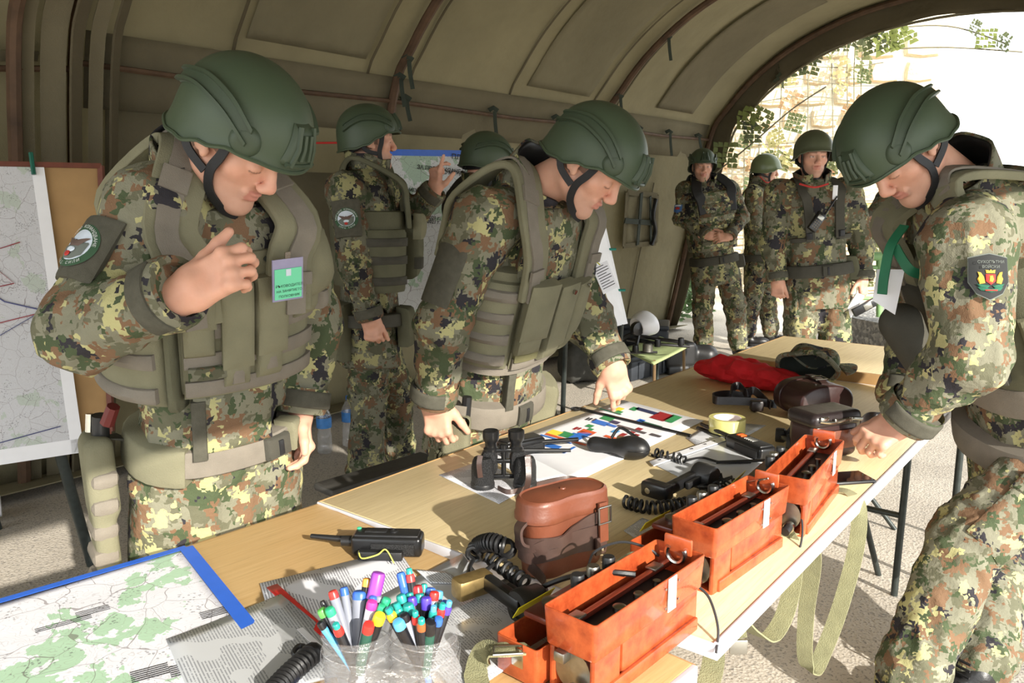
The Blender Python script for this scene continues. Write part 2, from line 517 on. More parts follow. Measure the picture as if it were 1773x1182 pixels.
def canvas_mat(name, rgb, tr=.25):
    m = NT(name); co = m.coords()
    a = srgb(*rgb)[:3]
    f = m.noise(co, 1.1, 6, .65); st = m.noise(co, 9, 4)
    col = m.mix(m.math('MULTIPLY', st, .35), m.ramp(f, [(.3, tuple(x * .8 for x in a)), (.7, tuple(x * 1.15 for x in a))]), tuple(x * .75 for x in a) + (1,))
    m.base(col); m.set(Roughness=.95); m.b.inputs['Specular IOR Level'].default_value = .1
    w = m.math('ADD', m.noise(m.coords((1.5, 1.5, 1.5)), 3.0, 4), m.math('MULTIPLY', m.noise(co, 300, 1), .06))
    m.bump(w, .5, .06)
    t = m.n('ShaderNodeBsdfTranslucent'); m.l(col, t.inputs[0])
    mx = m.n('ShaderNodeMixShader'); mx.inputs[0].default_value = tr
    out = m.t.nodes['Material Output']
    m.l(m.b.outputs[0], mx.inputs[1]); m.l(t.outputs[0], mx.inputs[2]); m.l(mx.outputs[0], out.inputs[0])
    return m.m
M['canvas'] = canvas_mat('tent_canvas', (150, 142, 116), .34)
M['canvas2'] = canvas_mat('tent_canvas_patch', (128, 120, 98), .26)
M['canvas_dark'] = canvas_mat('tent_valance', (98, 90, 72), .10)
M['rust'] = plain('rusty_pole', (88, 66, 48), .7, .2, var=.35, nscale=14, bump=.2, bscale=60)
M['tie'] = plain('dark_green_tie', (46, 54, 44), .8, var=.2)
M['green_paint'] = plain('green_painted_tube', (128, 168, 112), .5, var=.1)

MB().box((0, 6, -.05), (30, 34, .1)).build('floor', M['floor'])['kind'] = 'structure'

# the tunnel tent: axis A runs away along the table, N points from its closed wall to its open side
TA, TN = Vector((-.64, -.7684, 0)), Vector((.7684, -.64, 0))          # TA: from the far arch back towards us
T0 = Vector((1.73, 9.0, 0))
def tent(t, s, z): return T0 + TA * t + TN * s + Vector((0, 0, z))
PROF = [(0, 0), (.22, 1.02), (.43, 2.05), (.62, 2.36), (.92, 2.66), (1.35, 2.93), (1.95, 3.14), (2.7, 3.22), (3.45, 3.14), (4.05, 2.93), (4.48, 2.66), (4.78, 2.36), (4.97, 2.08), (5.03, 1.84)]  # last point adds an unseen low flap at the eave to cut the sun
def prof_pts(n=5):
    return [(p.x, p.y) for p in bez([(a, b, 0) for a, b in PROF], n)]
TL = 10.6
RIBS = [0.06, 2.05, 4.45, 6.36, 8.4, 10.5]
PP = prof_pts(4); NW = 2 * 4                                           # first NW steps = the wall up to the rail
def sag(t, amp):
    ds = sorted(RIBS); k = max(i for i, r in enumerate(ds) if r <= t + 1e-6) if t >= ds[0] else 0
    a, b = ds[min(k, len(ds) - 2)], ds[min(k, len(ds) - 2) + 1]
    u = min(max((t - a) / (b - a), 0), 1)
    return amp * math.sin(math.pi * u)
def canvas_sheet(name, i0, i1, amp, mat):
    mb = MB(); nt = 53
    P = [Vector(p) for p in PP[i0:i1 + 1]]
    def fn(u, v):
        j = min(int(round(v * (len(P) - 1))), len(P) - 1); s, z = P[j]
        a = P[max(j - 1, 0)]; b = P[min(j + 1, len(P) - 1)]; tg = (b - a).normalized()
        t = u * TL
        w = .012 * math.sin(5 * t + 3 * z) * math.sin(2.3 * z + t) * (1 if 0 < v < 1 else 0)
        q = sag(t, amp) * math.sin(math.pi * min(v * 1.0, 1)) ** .5 + w
        return tent(t, s - tg.y * q, z + tg.x * q)
    mb.grid(fn, nt * 2, len(P) - 1)
    o = mb.build(name, mat); o['kind'] = 'structure'
    so = o.modifiers.new('solid', 'SOLIDIFY'); so.thickness = .004
    return o
wall_back = canvas_sheet('wall_back', 0, NW, .03, M['canvas'])
ceiling = canvas_sheet('ceiling', NW, len(PP) - 1, .05, M['canvas'])

def along_profile(t, off, i0=0, i1=None):
    P = PP[i0:(len(PP) if i1 is None else i1)]; out = []
    for j, (s, z) in enumerate(P):
        a = P[max(j - 1, 0)]; b = P[min(j + 1, len(P) - 1)]
        tg = Vector((b[0] - a[0], b[1] - a[1])).normalized()
        out.append(tent(t, s + tg.y * off, z - tg.x * off))
    return out
for i, t in enumerate(RIBS):
    MB().tube(along_profile(t, .05), .028, 8).build('rib', M['rust'], ceiling)
for a, b in zip(RIBS[:3], RIBS[1:4]):
    p, q = tent(a, .47, 2.03), tent(b, .47, 2.03)
    mid = (p + q) / 2 - Vector((0, 0, .015))
    MB().tube([p, mid, q], .014, 6).build('rail', M['rust'], wall_back)
MB().tube([tent(6.36, .47, 2.0), tent(7.0, .47, 1.93), tent(8.4, .47, 1.83)], .014, 6).build('rail', M['rust'], wall_back)
MB().ribbon(bez([tent(6.5, .45, 2.04), tent(7.1, .46, 1.97), tent(8.4, .46, 1.87)], 5), TN + Vector((0, 0, 1)), .05, .006).build('rail_flap', M['canvas2'], wall_back)
# sewn seams and lapped strips of the canvas, laid a few millimetres proud
def lap(t0, t1, i0, i1, mat, off=.012, name='canvas_panel', parent=None, sl=0.0):
    A_ = along_profile(0, off, i0, i1)
    mb = MB(); n = 6
    def fn(u, v):
        j = v * (len(A_) - 1); k = min(int(j), len(A_) - 2); f = j - k
        p = A_[k].lerp(A_[k + 1], f)
        t = t0 + (t1 - t0) * u + sl * v
        s_ = sag(t, -.045 if i0 >= NW else -.028) * math.sin(math.pi * min(max(((i0 + j) - (NW if i0 >= NW else 0)) / ((len(PP) - 1 - NW) if i0 >= NW else NW), 0), 1)) ** .5
        nrm = (TN * 1.0)
        tg = (A_[min(k + 1, len(A_) - 1)] - A_[k]).normalized(); nn = TA.cross(tg)
        if nn.z > 0 and nn.dot(TN) < 0: nn = -nn
        if nn.dot(TN * 1 - Vector((0, 0, 1))) < 0: nn = -nn
        return p + TA * t + nn * (s_ * -0.0) + nn * (-(s_)) * -1.0
    mb.grid(fn, n * 2, max(4, (i1 - i0)))
    o = mb.build(name, mat, parent); so = o.modifiers.new('solid', 'SOLIDIFY'); so.thickness = .003
    return o
for (t0, t1) in ((.55, 1.25), (2.35, 3.15), (4.7, 5.5)):
    lap(t0, t1, NW + 2, NW + 16, M['canvas2'] if t0 < 1 else M['canvas'], .014, 'canvas_panel', ceiling)
for t in (1.9, 2.25, 3.3, 4.3, 4.65, 5.55):
    lap(t, t + .018, NW + 1, NW + 26, M['canvas_dark'], .018, 'seam', ceiling)
for t in (.9, 3.2, 5.3): lap(t, t + .015, 1, NW - 1, M['canvas_dark'], .016, 'seam', wall_back)
for (t0, t1, a, b) in ((2.9, 3.6, 4, 7), (4.5, 5.2, 3, 7), (5.35, 6.2, 5, 8)):
    lap(t0, t1, a, b, M['canvas2'], .014, 'canvas_panel', wall_back)
lap(0.1, 6.3, NW - 1, NW + 2, M['canvas2'], .010, 'eave_band', wall_back)
# ground flap at the foot of the wall
MB().ribbon([tent(0, .10, .03), tent(3, .12, .05), tent(5, .16, .04), tent(8.5, .12, .03)], TN + Vector((0, 0, .15)), .34, .006).build('ground_flap', M['canvas'], wall_back)
# ties on rail and ribs
def tie(p, L=.16, sw=.03):
    mb = MB()
    mb.ribbon([p + Vector((-.03, 0, .02)), p + Vector((0, -.02, .035)), p + Vector((.03, 0, .015))], (0, -.5, 1), .03, .012)
    mb.ribbon(bez([p + Vector((.01, -.02, .01)), p + Vector((sw * .5, -.03, -L * .4)), p + Vector((sw, -.03, -L))], 4), (1, .3, 0), .026, .004)
    return mb.build('tie', M['tie'], wall_back)
for t, L in ((.35, .1), (.95, .2), (1.5, .15), (2.75, .2), (3.5, .22), (4.35, .12), (5.6, .17)):
    tie(tent(t, .49, 2.03), L, .03)
for t, i in ((2.05, NW + 3), (2.05, NW + 9), (4.45, NW + 3), (4.45, NW + 1), (4.1, NW + 12)):
    tie(along_profile(t, .08)[i], .16)
# lapped bundle of canvas edges and pole at the left rib
for k, (dt, off, w) in enumerate(((.10, .08, .10), (.02, .12, .07), (-.08, .09, .06), (-.16, .10, .05), (.20, .07, .05))):
    pts = along_profile(6.36 + dt, off, 0, NW + 12)
    MB().ribbon(pts, TA + TN * (.6 if k % 2 else -.4), w, .012).build('canvas_lap', M['canvas_dark'] if k % 2 else M['canvas2'], wall_back)
MB().tube(along_profile(6.62, .09, 0, NW + 8), .03, 8).build('corner_pole', M['rust'], wall_back)

# valance of the far end arch
mb = MB()
OUT = [(s, z) for s, z in PP] + [(5.2, 1.0), (5.4, 0)]
def inner(s, z):
    w = .14 + .11 * min(z / 2.0, 1)
    c = Vector((2.7, 1.35)); d = (c - Vector((s, z))); d.normalize()
    if z < 1.35: d = Vector((1, 0)) if s < 2.7 else Vector((-1, 0))
    return s + d.x * w, z + d.y * w
def val(u, v):
    j = u * (len(OUT) - 1); k = min(int(j), len(OUT) - 2); f = j - k
    s = OUT[k][0] * (1 - f) + OUT[k + 1][0] * f; z = OUT[k][1] * (1 - f) + OUT[k + 1][1] * f
    si, zi = inner(s, z)
    wv = .035 * math.sin(u * 60) * v
    zz = z + (zi - z) * v
    return tent(.02 - wv, s + (si - s) * v, max(zz + .01 * math.sin(u * 41) * v, 0.004))
mb.grid(val, 80, 5)
o = mb.build('trim_1', M['canvas_dark']); o['kind'] = 'structure'
o.modifiers.new('solid', 'SOLIDIFY').thickness = .01
MB().tube([tent(.0, *inner(*p)) for p in OUT[8:46]], .012, 6).build('rope_hem', M['canvas2'], o)

# canvas window of the back wall with its straps
def wallp(px, py, off=.03):
    # point of the photograph on the leaning back wall
    r = _ray(px, py); o0 = Vector((0, 0, CAM_H))
    nn = (TN - Vector((0, 0, .43 / 2.05))).normalized(); nn = Vector((TN.x, TN.y, -.2098)).normalized()
    k = (T0 + nn * off - o0).dot(nn) / r.dot(nn)
    return o0 + r * k
q = [wallp(1078, 425), wallp(1134, 420), wallp(1136, 338), wallp(1084, 332)]
NNW = Vector((TN.x, TN.y, -.2098)).normalized()
def quad_slab(mb, q, th, n=6, wob=0):
    def fn(u, v):
        p = (q[0] * (1 - u) + q[1] * u) * (1 - v) + (q[3] * (1 - u) + q[2] * u) * v
        return p + NNW * (wob * math.sin(7 * u + 5 * v))
    mb.grid(fn, n, n)
win = empty('window_1', wallp(1106, 380), kind='structure')
def into(o, root):
    o.parent = root; o.matrix_parent_inverse = Matrix.Translation(-Vector(root.location)); return o
mb = MB(); quad_slab(mb, q, 0, 6, .012); o = mb.build('window_flap', M['canvas']); into(o, win); o.modifiers.new('s', 'SOLIDIFY').thickness = .006
for a, b, w in (((1111, 334), (1104, 424), .045), ((1126, 340), (1127, 422), .03), ((1082, 382), (1132, 386), .05)):
    into(MB().ribbon([wallp(*a, .055), wallp(*b, .055)], (wallp(a[0] + (0 if a[0] < b[0] - 20 else 8), a[1] + (8 if a[0] < b[0] - 20 else 0), .055) - wallp(*a, .055)), w, .008).build('window_strap', M['tie']), win)
for a, b in ((0, 1), (1, 2), (2, 3), (3, 0)):
    into(MB().ribbon([q[a] + NNW * .012, q[b] + NNW * .012], NNW.cross(q[b] - q[a]), .05, .01).build('window_frame', M['canvas2']), win)
into(MB().tube(bez([wallp(1136, 345, .06), wallp(1131, 372, .09), wallp(1135, 400, .06), wallp(1128, 424, .07)], 6), [.02] * 19, 6).build('rolled_edge', M['black_strap']), win)

# ---------------------------------------------------------------- outside: stone wall, camouflage net, kerb, railing
def stone_mat():
    m = NT('pale_stone'); co = m.coords(1.0, True)
    m.base(m.ramp(m.noise(co, 3.5, 5), [(.3, srgb(196, 176, 140)), (.5, srgb(222, 206, 172)), (.7, srgb(210, 170, 138))]))
    m.set(Roughness=.95); m.bump(m.noise(co, 14, 5), .6, .03); return m.m
M['stone'] = stone_mat(); M['mortar'] = plain('pale_mortar', (226, 216, 192), .95, bump=.4, bscale=60)
W0, WD = Vector((1.2, 12.6, 0)), Vector((.985, -.17, 0)).normalized(); WN = Vector((WD.y, -WD.x, 0))
wall_out = MB().add([W0 + WD * a + WN * b + Vector((0, 0, z)) for z in (0, 4.0) for a, b in ((-1.5, 0), (5.0, 0), (5.0, -.4), (-1.5, -.4))],
                    [(0, 1, 5, 4), (1, 2, 6, 5), (2, 3, 7, 6), (3, 0, 4, 7), (4, 5, 6, 7)], 0, False).build('wall_outside', M['mortar'])
wall_out['kind'] = 'structure'
rs = random.Random(3)
stone_protos = []
for k in range(6):
    mb = MB(); n = 8
    poly = []
    for j in range(n):
        a = 2 * math.pi * j / n
        sx = max(-1, min(1, 1.25 * math.cos(a))); sz = max(-1, min(1, 1.25 * math.sin(a)))
        poly.append((sx * .5 * rs.uniform(.88, 1), sz * .5 * rs.uniform(.86, 1)))
    vs = [(x, 0, z) for x, z in poly] + [(x * .86, -1, z * .84) for x, z in poly]
    fs = [(j, (j + 1) % n, n + (j + 1) % n, n + j) for j in range(n)] + [tuple(range(n, 2 * n))]
    o = mb.add(vs, fs, 0, True).build('stone', M['stone']); stone_protos.append(o.data); bpy.data.objects.remove(o)
z = .05
while z < 3.7:
    h = rs.uniform(.24, .38); a = -1.2 + rs.uniform(0, .3)
    while a < 4.6:
        w = rs.uniform(.3, .62)
        o = bpy.data.objects.new('stone', rs.choice(stone_protos)); COL.objects.link(o)
        p = W0 + WD * (a + w / 2) + WN * .01 + Vector((0, 0, z + h / 2))
        o.location = p; o.rotation_euler = (0, 0, math.atan2(WD.y, WD.x)); o.scale = (w * .93, rs.uniform(.04, .08), h * .92)
        o.parent = wall_out
        a += w
    z += h

# net: cords, and scrim leaves each hanging on its own
M['net_leaf'] = None
def net_mat(name, cols):
    m = NT(name); oi = m.n('ShaderNodeObjectInfo')
    m.base(m.ramp(oi.outputs['Random'], [(i / len(cols), srgb(*c)) for i, c in enumerate(cols)], 'CONSTANT')); m.set(Roughness=.9)
    t = m.n('ShaderNodeBsdfTranslucent'); t.inputs[0].default_value = srgb(150, 160, 100)
    mx = m.n('ShaderNodeMixShader'); mx.inputs[0].default_value = .25
    m.l(m.b.outputs[0], mx.inputs[1]); m.l(t.outputs[0], mx.inputs[2]); m.l(mx.outputs[0], m.t.nodes['Material Output'].inputs[0])
    return m.m
M['net'] = net_mat('net_scrim', [(88, 92, 60), (150, 142, 96), (176, 158, 116), (70, 82, 54), (160, 120, 92)])
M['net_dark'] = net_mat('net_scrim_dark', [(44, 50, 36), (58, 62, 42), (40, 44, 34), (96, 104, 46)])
M['cord'] = plain('net_cord', (110, 104, 84), .9)
def leaf_mesh(seed):
    # a scrim square with cut tongues that curl out of its plane
    r_ = random.Random(seed); mb = MB(); n = 5
    for i in range(n):
        for j in range(n):
            if r_.random() < .16: continue
            x0, z0 = (i / n - .5), (j / n - .5); d = 1 / n
            c = r_.choice((0, .0, .12, -.14, .2)); k = r_.uniform(.1, .3)
            b = lambda x, z: .10 * math.sin(3 * x + seed) * math.cos(4 * z)
            P = [(x0, b(x0, z0), z0), (x0 + d, b(x0 + d, z0), z0), (x0 + d * (1 - k * .4), b(x0 + d, z0 + d) + c, z0 + d * (1 - k)), (x0 + d * k * .3, b(x0, z0 + d) + c, z0 + d * .98)]
            mb.add(P, [(0, 1, 2, 3)], 0, True)
    o = mb.build('net_leaf', M['net']); me = o.data; bpy.data.objects.remove(o)
    return me
leafs = [leaf_mesh(k) for k in range(7)]
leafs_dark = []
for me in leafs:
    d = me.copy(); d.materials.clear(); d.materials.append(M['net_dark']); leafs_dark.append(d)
net = empty('camouflage_net', W0 + WD * 1.5 + WN * .6, 0, 'camouflage net hanging over the sunlit stone wall outside the tent', 'net')
NB = Vector(net.location)
def hang(p, me, sc, rz, rx=0, name='net_leaf'):
    o = bpy.data.objects.new(name, me); COL.objects.link(o); o.parent = net
    o.location = Vector(p) - NB; o.rotation_euler = (rx, rs.uniform(-.5, .5), rz); o.scale = (sc,) * 3
    return o
mb = MB()
def netp(a, z): return W0 + WD * a + WN * (.35 + .75 * (1 - z / 3.6) + .12 * math.sin(3 * a + 2 * z)) + Vector((0, 0, z))
for k in range(24): mb.tube([netp(-1.2 + k * .22 + .15 * math.sin(k), z_ * .45) for z_ in range(9)], .008, 4)
for k in range(14): mb.tube([netp(-1.2 + j * .4, .15 + k * .26 + .06 * math.sin(j + k)) for j in range(14)], .008, 4)
o = mb.build('net_cords', M['cord']); into(o, net); o['kind'] = 'stuff'
for k in range(235):
    a = rs.uniform(-1.1, 4.0); z_ = rs.uniform(.2, 3.6)
    if rs.random() < .35 and z_ > .9: continue
    if 1.4 < a < 2.4 and rs.random() < .3: a += .6
    hang(netp(a, z_) + WN * .08, rs.choice(leafs), rs.uniform(.16, .30), math.atan2(WD.y, WD.x) + rs.uniform(-.6, .6))
# dark scrim leaves right at the mouth of the tent, against the light
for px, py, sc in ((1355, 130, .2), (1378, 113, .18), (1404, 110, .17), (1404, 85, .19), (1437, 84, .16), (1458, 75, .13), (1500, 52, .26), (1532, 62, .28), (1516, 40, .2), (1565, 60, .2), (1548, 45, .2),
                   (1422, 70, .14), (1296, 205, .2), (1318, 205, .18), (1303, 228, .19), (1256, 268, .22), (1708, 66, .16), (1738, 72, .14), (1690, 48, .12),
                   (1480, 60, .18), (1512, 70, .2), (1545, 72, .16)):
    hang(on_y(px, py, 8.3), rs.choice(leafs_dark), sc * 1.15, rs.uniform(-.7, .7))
mb = MB()
for pts in (((1238, 300), (1300, 250), (1370, 190), (1430, 150)), ((1330, 150), (1420, 95), (1520, 55), (1640, 45), (1740, 75)), ((1540, 85), (1640, 82), (1770, 90))):
    mb.tube(bez([on_y(x, y, 8.35) for x, y in pts], 6), .008, 5)
into(mb.build('net_line', M['cord']), net)

# leafy growth at the foot of the arch
mb = MB(); lv = random.Random(11)
for k in range(900):
    p = on_y(1178 + lv.gauss(0, 22), 500 + lv.gauss(0, 42), 9.6 + lv.uniform(-.25, .25))
    if p.z < .02: continue
    d = Vector((lv.uniform(-1, 1), lv.uniform(-1, .2), lv.uniform(-.4, 1))).normalized(); e = d.orthogonal().normalized(); s_ = lv.uniform(.03, .07)
    mb.add([p, p + d * s_ + e * s_ * .5, p + d * s_ * 2, p + d * s_ - e * s_ * .5], [(0, 1, 2, 3)], 0, False)
o = mb.build('ivy_leaves', plain('ivy_green', (86, 112, 62), .6, var=.4, nscale=12)); tag(o, 'low green ivy growing just outside the left foot of the tent arch', 'plant', kind='stuff')

# raised gravel kerb outside, right
kb = [on_z(1415, 598, 0), on_z(1580, 640, 0)]
kd = (kb[1] - kb[0]).normalized(); kn = Vector((-kd.y, kd.x, 0))
mb = MB(); mb.add([p + Vector((0, 0, z_)) for z_ in (0, .34) for p in (kb[0], kb[0] + kd * 4, kb[0] + kd * 4 + kn * 1.2, kb[0] + kn * 1.2)], [(0, 1, 5, 4), (1, 2, 6, 5), (2, 3, 7, 6), (3, 0, 4, 7), (4, 5, 6, 7)], 0, False)
o = mb.build('trim_2', M['gravel']); o['kind'] = 'structure'
# green tube railing beyond the kerb
rl = empty('railing', on_y(1520, 530, 6.3), 0, 'green painted tube railing standing on the gravel kerb', 'railing')
def rt(name, pts, r): into(MB().tube(pts, r, 10).build(name, M['green_paint']), rl)
Yr = 6.3
rt('top_rail', [on_y(1490, 443, Yr), on_y(1640, 447, Yr)], .035)
rt('mid_rail', [on_y(1490, 462, Yr), on_y(1640, 466, Yr)], .016)
rt('low_rail', [on_y(1490, 516, Yr), on_y(1640, 520, Yr)], .014)
for x in (1523, 1600): rt('post', [on_y(x, 443, Yr), on_y(x, 548, Yr)], .026)
# ================================================================== people
def V(*a): return np.array(a, float)
def nrm(a): a = np.array(a, float); return a / np.linalg.norm(a)
def Y(px, py, y): return np.array(on_y(px, py, y))

TORSO_TAB = [(-.34, .190, .145), (-.15, .186, .142), (.0, .180, .138), (.18, .168, .126), (.45, .178, .132), (.72, .188, .138), (.88, .170, .118), (.97, .125, .095), (1.04, .07, .07)]
class Torso:
    def __init__(s, pelvis, neck, fwd, bow=0.0, wide=1.0, hem=-.34):
        s.p = np.array(pelvis, float); s.n = np.array(neck, float); d = s.n - s.p
        s.L = np.linalg.norm(d); s.U = d / s.L
        f = np.array(fwd, float); f = f - s.U * (f @ s.U); s.F = nrm(f); s.R = np.cross(s.F, s.U); s.bow = bow; s.hem = hem
        s.tu = np.array([t[0] for t in TORSO_TAB]); s.ta = np.array([t[1] for t in TORSO_TAB]) * wide; s.tb = np.array([t[2] for t in TORSO_TAB]) * wide
        s.e = 2.5
    def ab(s, u): return np.interp(u, s.tu, s.ta), np.interp(u, s.tu, s.tb)
    def cen(s, u):
        uc = np.clip(u, 0, 1)
        return s.p + s.U * (u * s.L) + s.F * (s.bow * 4 * uc * (1 - uc))
    def pt(s, phi, u, off=0.0):
        a, b = s.ab(u); ph = math.radians(phi); c, q = math.cos(ph), math.sin(ph)
        a += off; b += off
        r = (abs(q / a) ** s.e + abs(c / b) ** s.e) ** (-1 / s.e)
        return s.cen(u) + s.F * (r * c) + s.R * (r * q)
    def normal(s, phi, u):
        t = s.pt(phi + 3, u) - s.pt(phi - 3, u)
        n = np.cross(t, s.U); n = nrm(n)
        if n @ (s.pt(phi, u) - s.cen(u)) < 0: n = -n
        return n
    def sdf(s, S, off=0.0, u0=None, u1=1.04, k=.03):
        u0 = s.hem if u0 is None else u0
        p, U, F, R, L = s.p, s.U, s.F, s.R, s.L
        def fn(x, y, z):
            dx, dy, dz = x - p[0], y - p[1], z - p[2]
            h = (dx * U[0] + dy * U[1] + dz * U[2]); u = h / L
            uc = np.clip(u, 0, 1)
            f = dx * F[0] + dy * F[1] + dz * F[2] - s.bow * 4 * uc * (1 - uc); r = dx * R[0] + dy * R[1] + dz * R[2]
            a = np.interp(u, s.tu, s.ta) + off; b = np.interp(u, s.tu, s.tb) + off
            rho = (np.abs(r / a) ** s.e + np.abs(f / b) ** s.e) ** (1 / s.e)
            d = (rho - 1) * np.minimum(a, b)
            return np.maximum(np.maximum(d, (u - u1) * L), (u0 - u) * L)
        P = np.array([s.pt(ph, u, off) for ph in range(0, 360, 30) for u in (u0, (u0 + u1) / 2, .72, u1)])
        S.fn(fn, P.min(0) - .03, P.max(0) + .03, k)

class Person:
    def __init__(self, label, root, group=None):
        self.root = empty('person', tuple(float(x) for x in root), 0, label, 'person', group)
        self.o = np.array(root, float)
    def part(self, name, v, q, mats, smooth=True, parent=None, label=None):
        me = fast_mesh(name, np.asarray(v) - self.o, q, mats if isinstance(mats, (list, tuple)) else [mats], smooth)
        return link(name, me, parent or self.root, None, label)
    def mb(self, mb, name, mat, parent=None, label=None):
        o = mb.build(name, mat, parent or self.root, None, label)
        o.data.transform(Matrix.Translation(-Vector(self.o)))
        return o
    # a padded patch lying on the torso
    def patch(self, name, T, p0, p1, u0, u1, off, th, mat, n=10, m=8, parent=None, bulge=0.0, skew=0.0, sharp=8):
        mb = MB()
        ring = abs(p1 - p0) >= 359
        def fn(a, b):
            ea = 1.0 if ring else 1 - abs(2 * a - 1) ** sharp
            eb = 1 - abs(2 * b - 1) ** sharp
            e = min(ea, eb) ** .5
            ph = p0 + (p1 - p0) * a; u = u0 + (u1 - u0) * b + skew * (a - .5)
            return T.pt(ph, u, off + th * e + bulge * math.sin(math.pi * a) * math.sin(math.pi * b) - (.03 if e < .02 else 0))
        # border samples close together so the edge stands up
        def warp(x, k): 
            i = round(x * k); tab = [0, .02, .07] + [.07 + .86 * j / (k - 4) for j in range(1, k - 4)] + [.93, .98, 1]
            return tab[min(i, k)]
        k1, k2 = (40 if ring else n + 4), m + 4
        mb.grid(lambda a, b: fn(a if ring else warp(a, k1), warp(b, k2)), k1, k2)
        return self.mb(mb, name, mat, parent)
    def limb_patch(self, name, A, B, ra, rb, t0, t1, a0, a1, ref, th, mat, parent=None, lift=.0, n=10, m=8, sharp=8, label=None):
        A = np.array(A, float); B = np.array(B, float); ax = nrm(B - A)
        x = np.array(ref, float); x = nrm(x - ax * (x @ ax)); y = np.cross(ax, x)
        mb = MB(); ring = abs(a1 - a0) >= 359
        def fn(a, b):
            e = min(1.0 if ring else 1 - abs(2 * a - 1) ** sharp, 1 - abs(2 * b - 1) ** sharp) ** .5
            an = math.radians(a0 + (a1 - a0) * a); t = t0 + (t1 - t0) * b; r = ra + (rb - ra) * t + lift + th * e - (.016 if e < .02 else 0)
            return A + (B - A) * t + (x * math.cos(an) + y * math.sin(an)) * r
        def warp(v, k):
            i = round(v * k); tab = [0, .02, .07] + [.07 + .86 * j / (k - 4) for j in range(1, k - 4)] + [.93, .98, 1]
            return tab[min(i, k)]
        k1, k2 = (28 if ring else n + 4), m + 4
        mb.grid(lambda a, b: fn(a if ring else warp(a, k1), warp(b, k2)), k1, k2)
        return self.mb(mb, name, mat, parent, label)

def frame(fwd, up):
    f = nrm(fwd); u = np.array(up, float); u = nrm(u - f * (u @ f)); r = np.cross(f, u)
    return np.array([r, f, u])                 # rows: right, face, up

def cloth_disp(v, q, joints, amp=1.0, seed=0):
    """folds: broad wrinkles all over, tighter ones round the joints"""
    n = vnormals(v, q)
    p = v + seed
    d = (vnoise(p * 9) - .5) * .018 + (1 - np.abs(2 * vnoise(p * np.array([17, 17, 11])) - 1)) ** 2 * .010 - .006
    for c, ax, rad in joints:
        rel = v - c; r = np.linalg.norm(rel, axis=1); t = rel @ nrm(ax)
        d += np.exp(-(r / rad) ** 2) * np.sin(t * 2 * math.pi / .06 + 9 * vnoise(p * 6)) * .0100 * vnoise(p * 13 + 7)
    return v + n * (d * amp)[:, None]

def make_jacket(P, T, J, h, mat, seed=0, arm=1.0, amp=1.0):
    S = Sdf(); T.sdf(S)
    for s in 'RL':
        sh, el, wr = J['sh' + s], J['el' + s], J['wr' + s]
        S.cap(T.cen(.93), sh, .066, .082 * arm, .035)
        S.cap(sh, el, .084 * arm, .070 * arm, .03)
        S.cap(el, wr, .069 * arm, .050 * arm, .03)
        d = nrm(wr - el)
        S.box(wr + d * .06, (.09, .09, .06), frame(d, [.3, .2, 1]) [[0, 2, 1]], .002, .004, 's')
    v, q = S.mesh(h)
    v = relax(v, q, 1)
    jt = []
    for s in 'RL':
        sh, el, wr = J['sh' + s], J['el' + s], J['wr' + s]
        jt += [(el, wr - sh, .11), (sh * .75 + el * .25, el - sh, .07), (wr * .7 + el * .3, wr - el, .07)]
    v = cloth_disp(v, q, jt, amp, seed)
    return P.part('jacket', v, q, mat)

def make_trousers(P, T, J, h, mat, seed=0, leg=1.0):
    S = Sdf()
    S.ell(T.p - T.U * .03, (.172, .132, .16), np.array([T.R, T.F, T.U]), .03)
    jt = []
    for s in 'RL':
        hp, kn, an = J['hip' + s], J['kn' + s], J['an' + s]
        S.cap(hp, kn, .108 * leg, .086 * leg, .04); S.cap(kn, an + nrm(kn - an) * .04, .084 * leg, .074 * leg, .03)
        S.ell(an + nrm(kn - an) * .09, (.080 * leg, .084 * leg, .06), None, .03)
        jt += [(kn, an - hp, .14), (an + nrm(kn - an) * .1, an - kn, .1)]
    v, q = S.mesh(h); v = relax(v, q, 1); v = cloth_disp(v, q, jt, 1.15, seed)
    return P.part('trousers', v, q, mat)

def make_boots(P, J, h):
    for s in 'RL':
        kn, an = J['kn' + s], J['an' + s]; fd = J.get('foot' + s, V(0, -1, 0)); fd = nrm([fd[0], fd[1], 0]); sd = V(-fd[1], fd[0], 0)
        A = V(an[0], an[1], max(an[2], .09)); g = A[2] - .09
        S = Sdf()
        S.cap(A + nrm(kn - an) * .14, A, .060, .050, .02); S.cap(A - fd * .03 + V(0, 0, -.04), A + fd * .12 + V(0, 0, -.045), .042, .042, .03)
        S.ell(A + fd * .15 + V(0, 0, -.045), (.07, .046, .045), np.array([fd, sd, [0, 0, 1]]), .03)
        S.box(A + V(0, 0, -.14), (.4, .4, .065), None, .001, .004, 's')
        v, q = S.mesh(h)
        b = P.part('boot', v, q, M['boot'])
        mb = MB(); pl = []
        for k in range(20):
            a = 2 * math.pi * k / 20; x, y = math.cos(a), math.sin(a)
            p = A + fd * (.075 + .145 * x) + sd * (y * .05 * (1 + .12 * x)); pl.append((p[0], p[1]))
        mb.prism(pl, g, g + .028); P.mb(mb, 'sole', M['black_rubber'], b)
        mb = MB()
        for k in range(6):
            c = A + fd * (.058 + .008 * k if k > 2 else .066) + V(0, 0, .052 - .02 * k) if k < 4 else A + fd * (.07 + .03 * (k - 3)) + V(0, 0, .01 - .012 * (k - 3))
            mb.tube([c - sd * .035 - fd * .012, c, c + sd * .035 - fd * .012], .004, 5)
        P.mb(mb, 'laces', M['black_strap'], b)

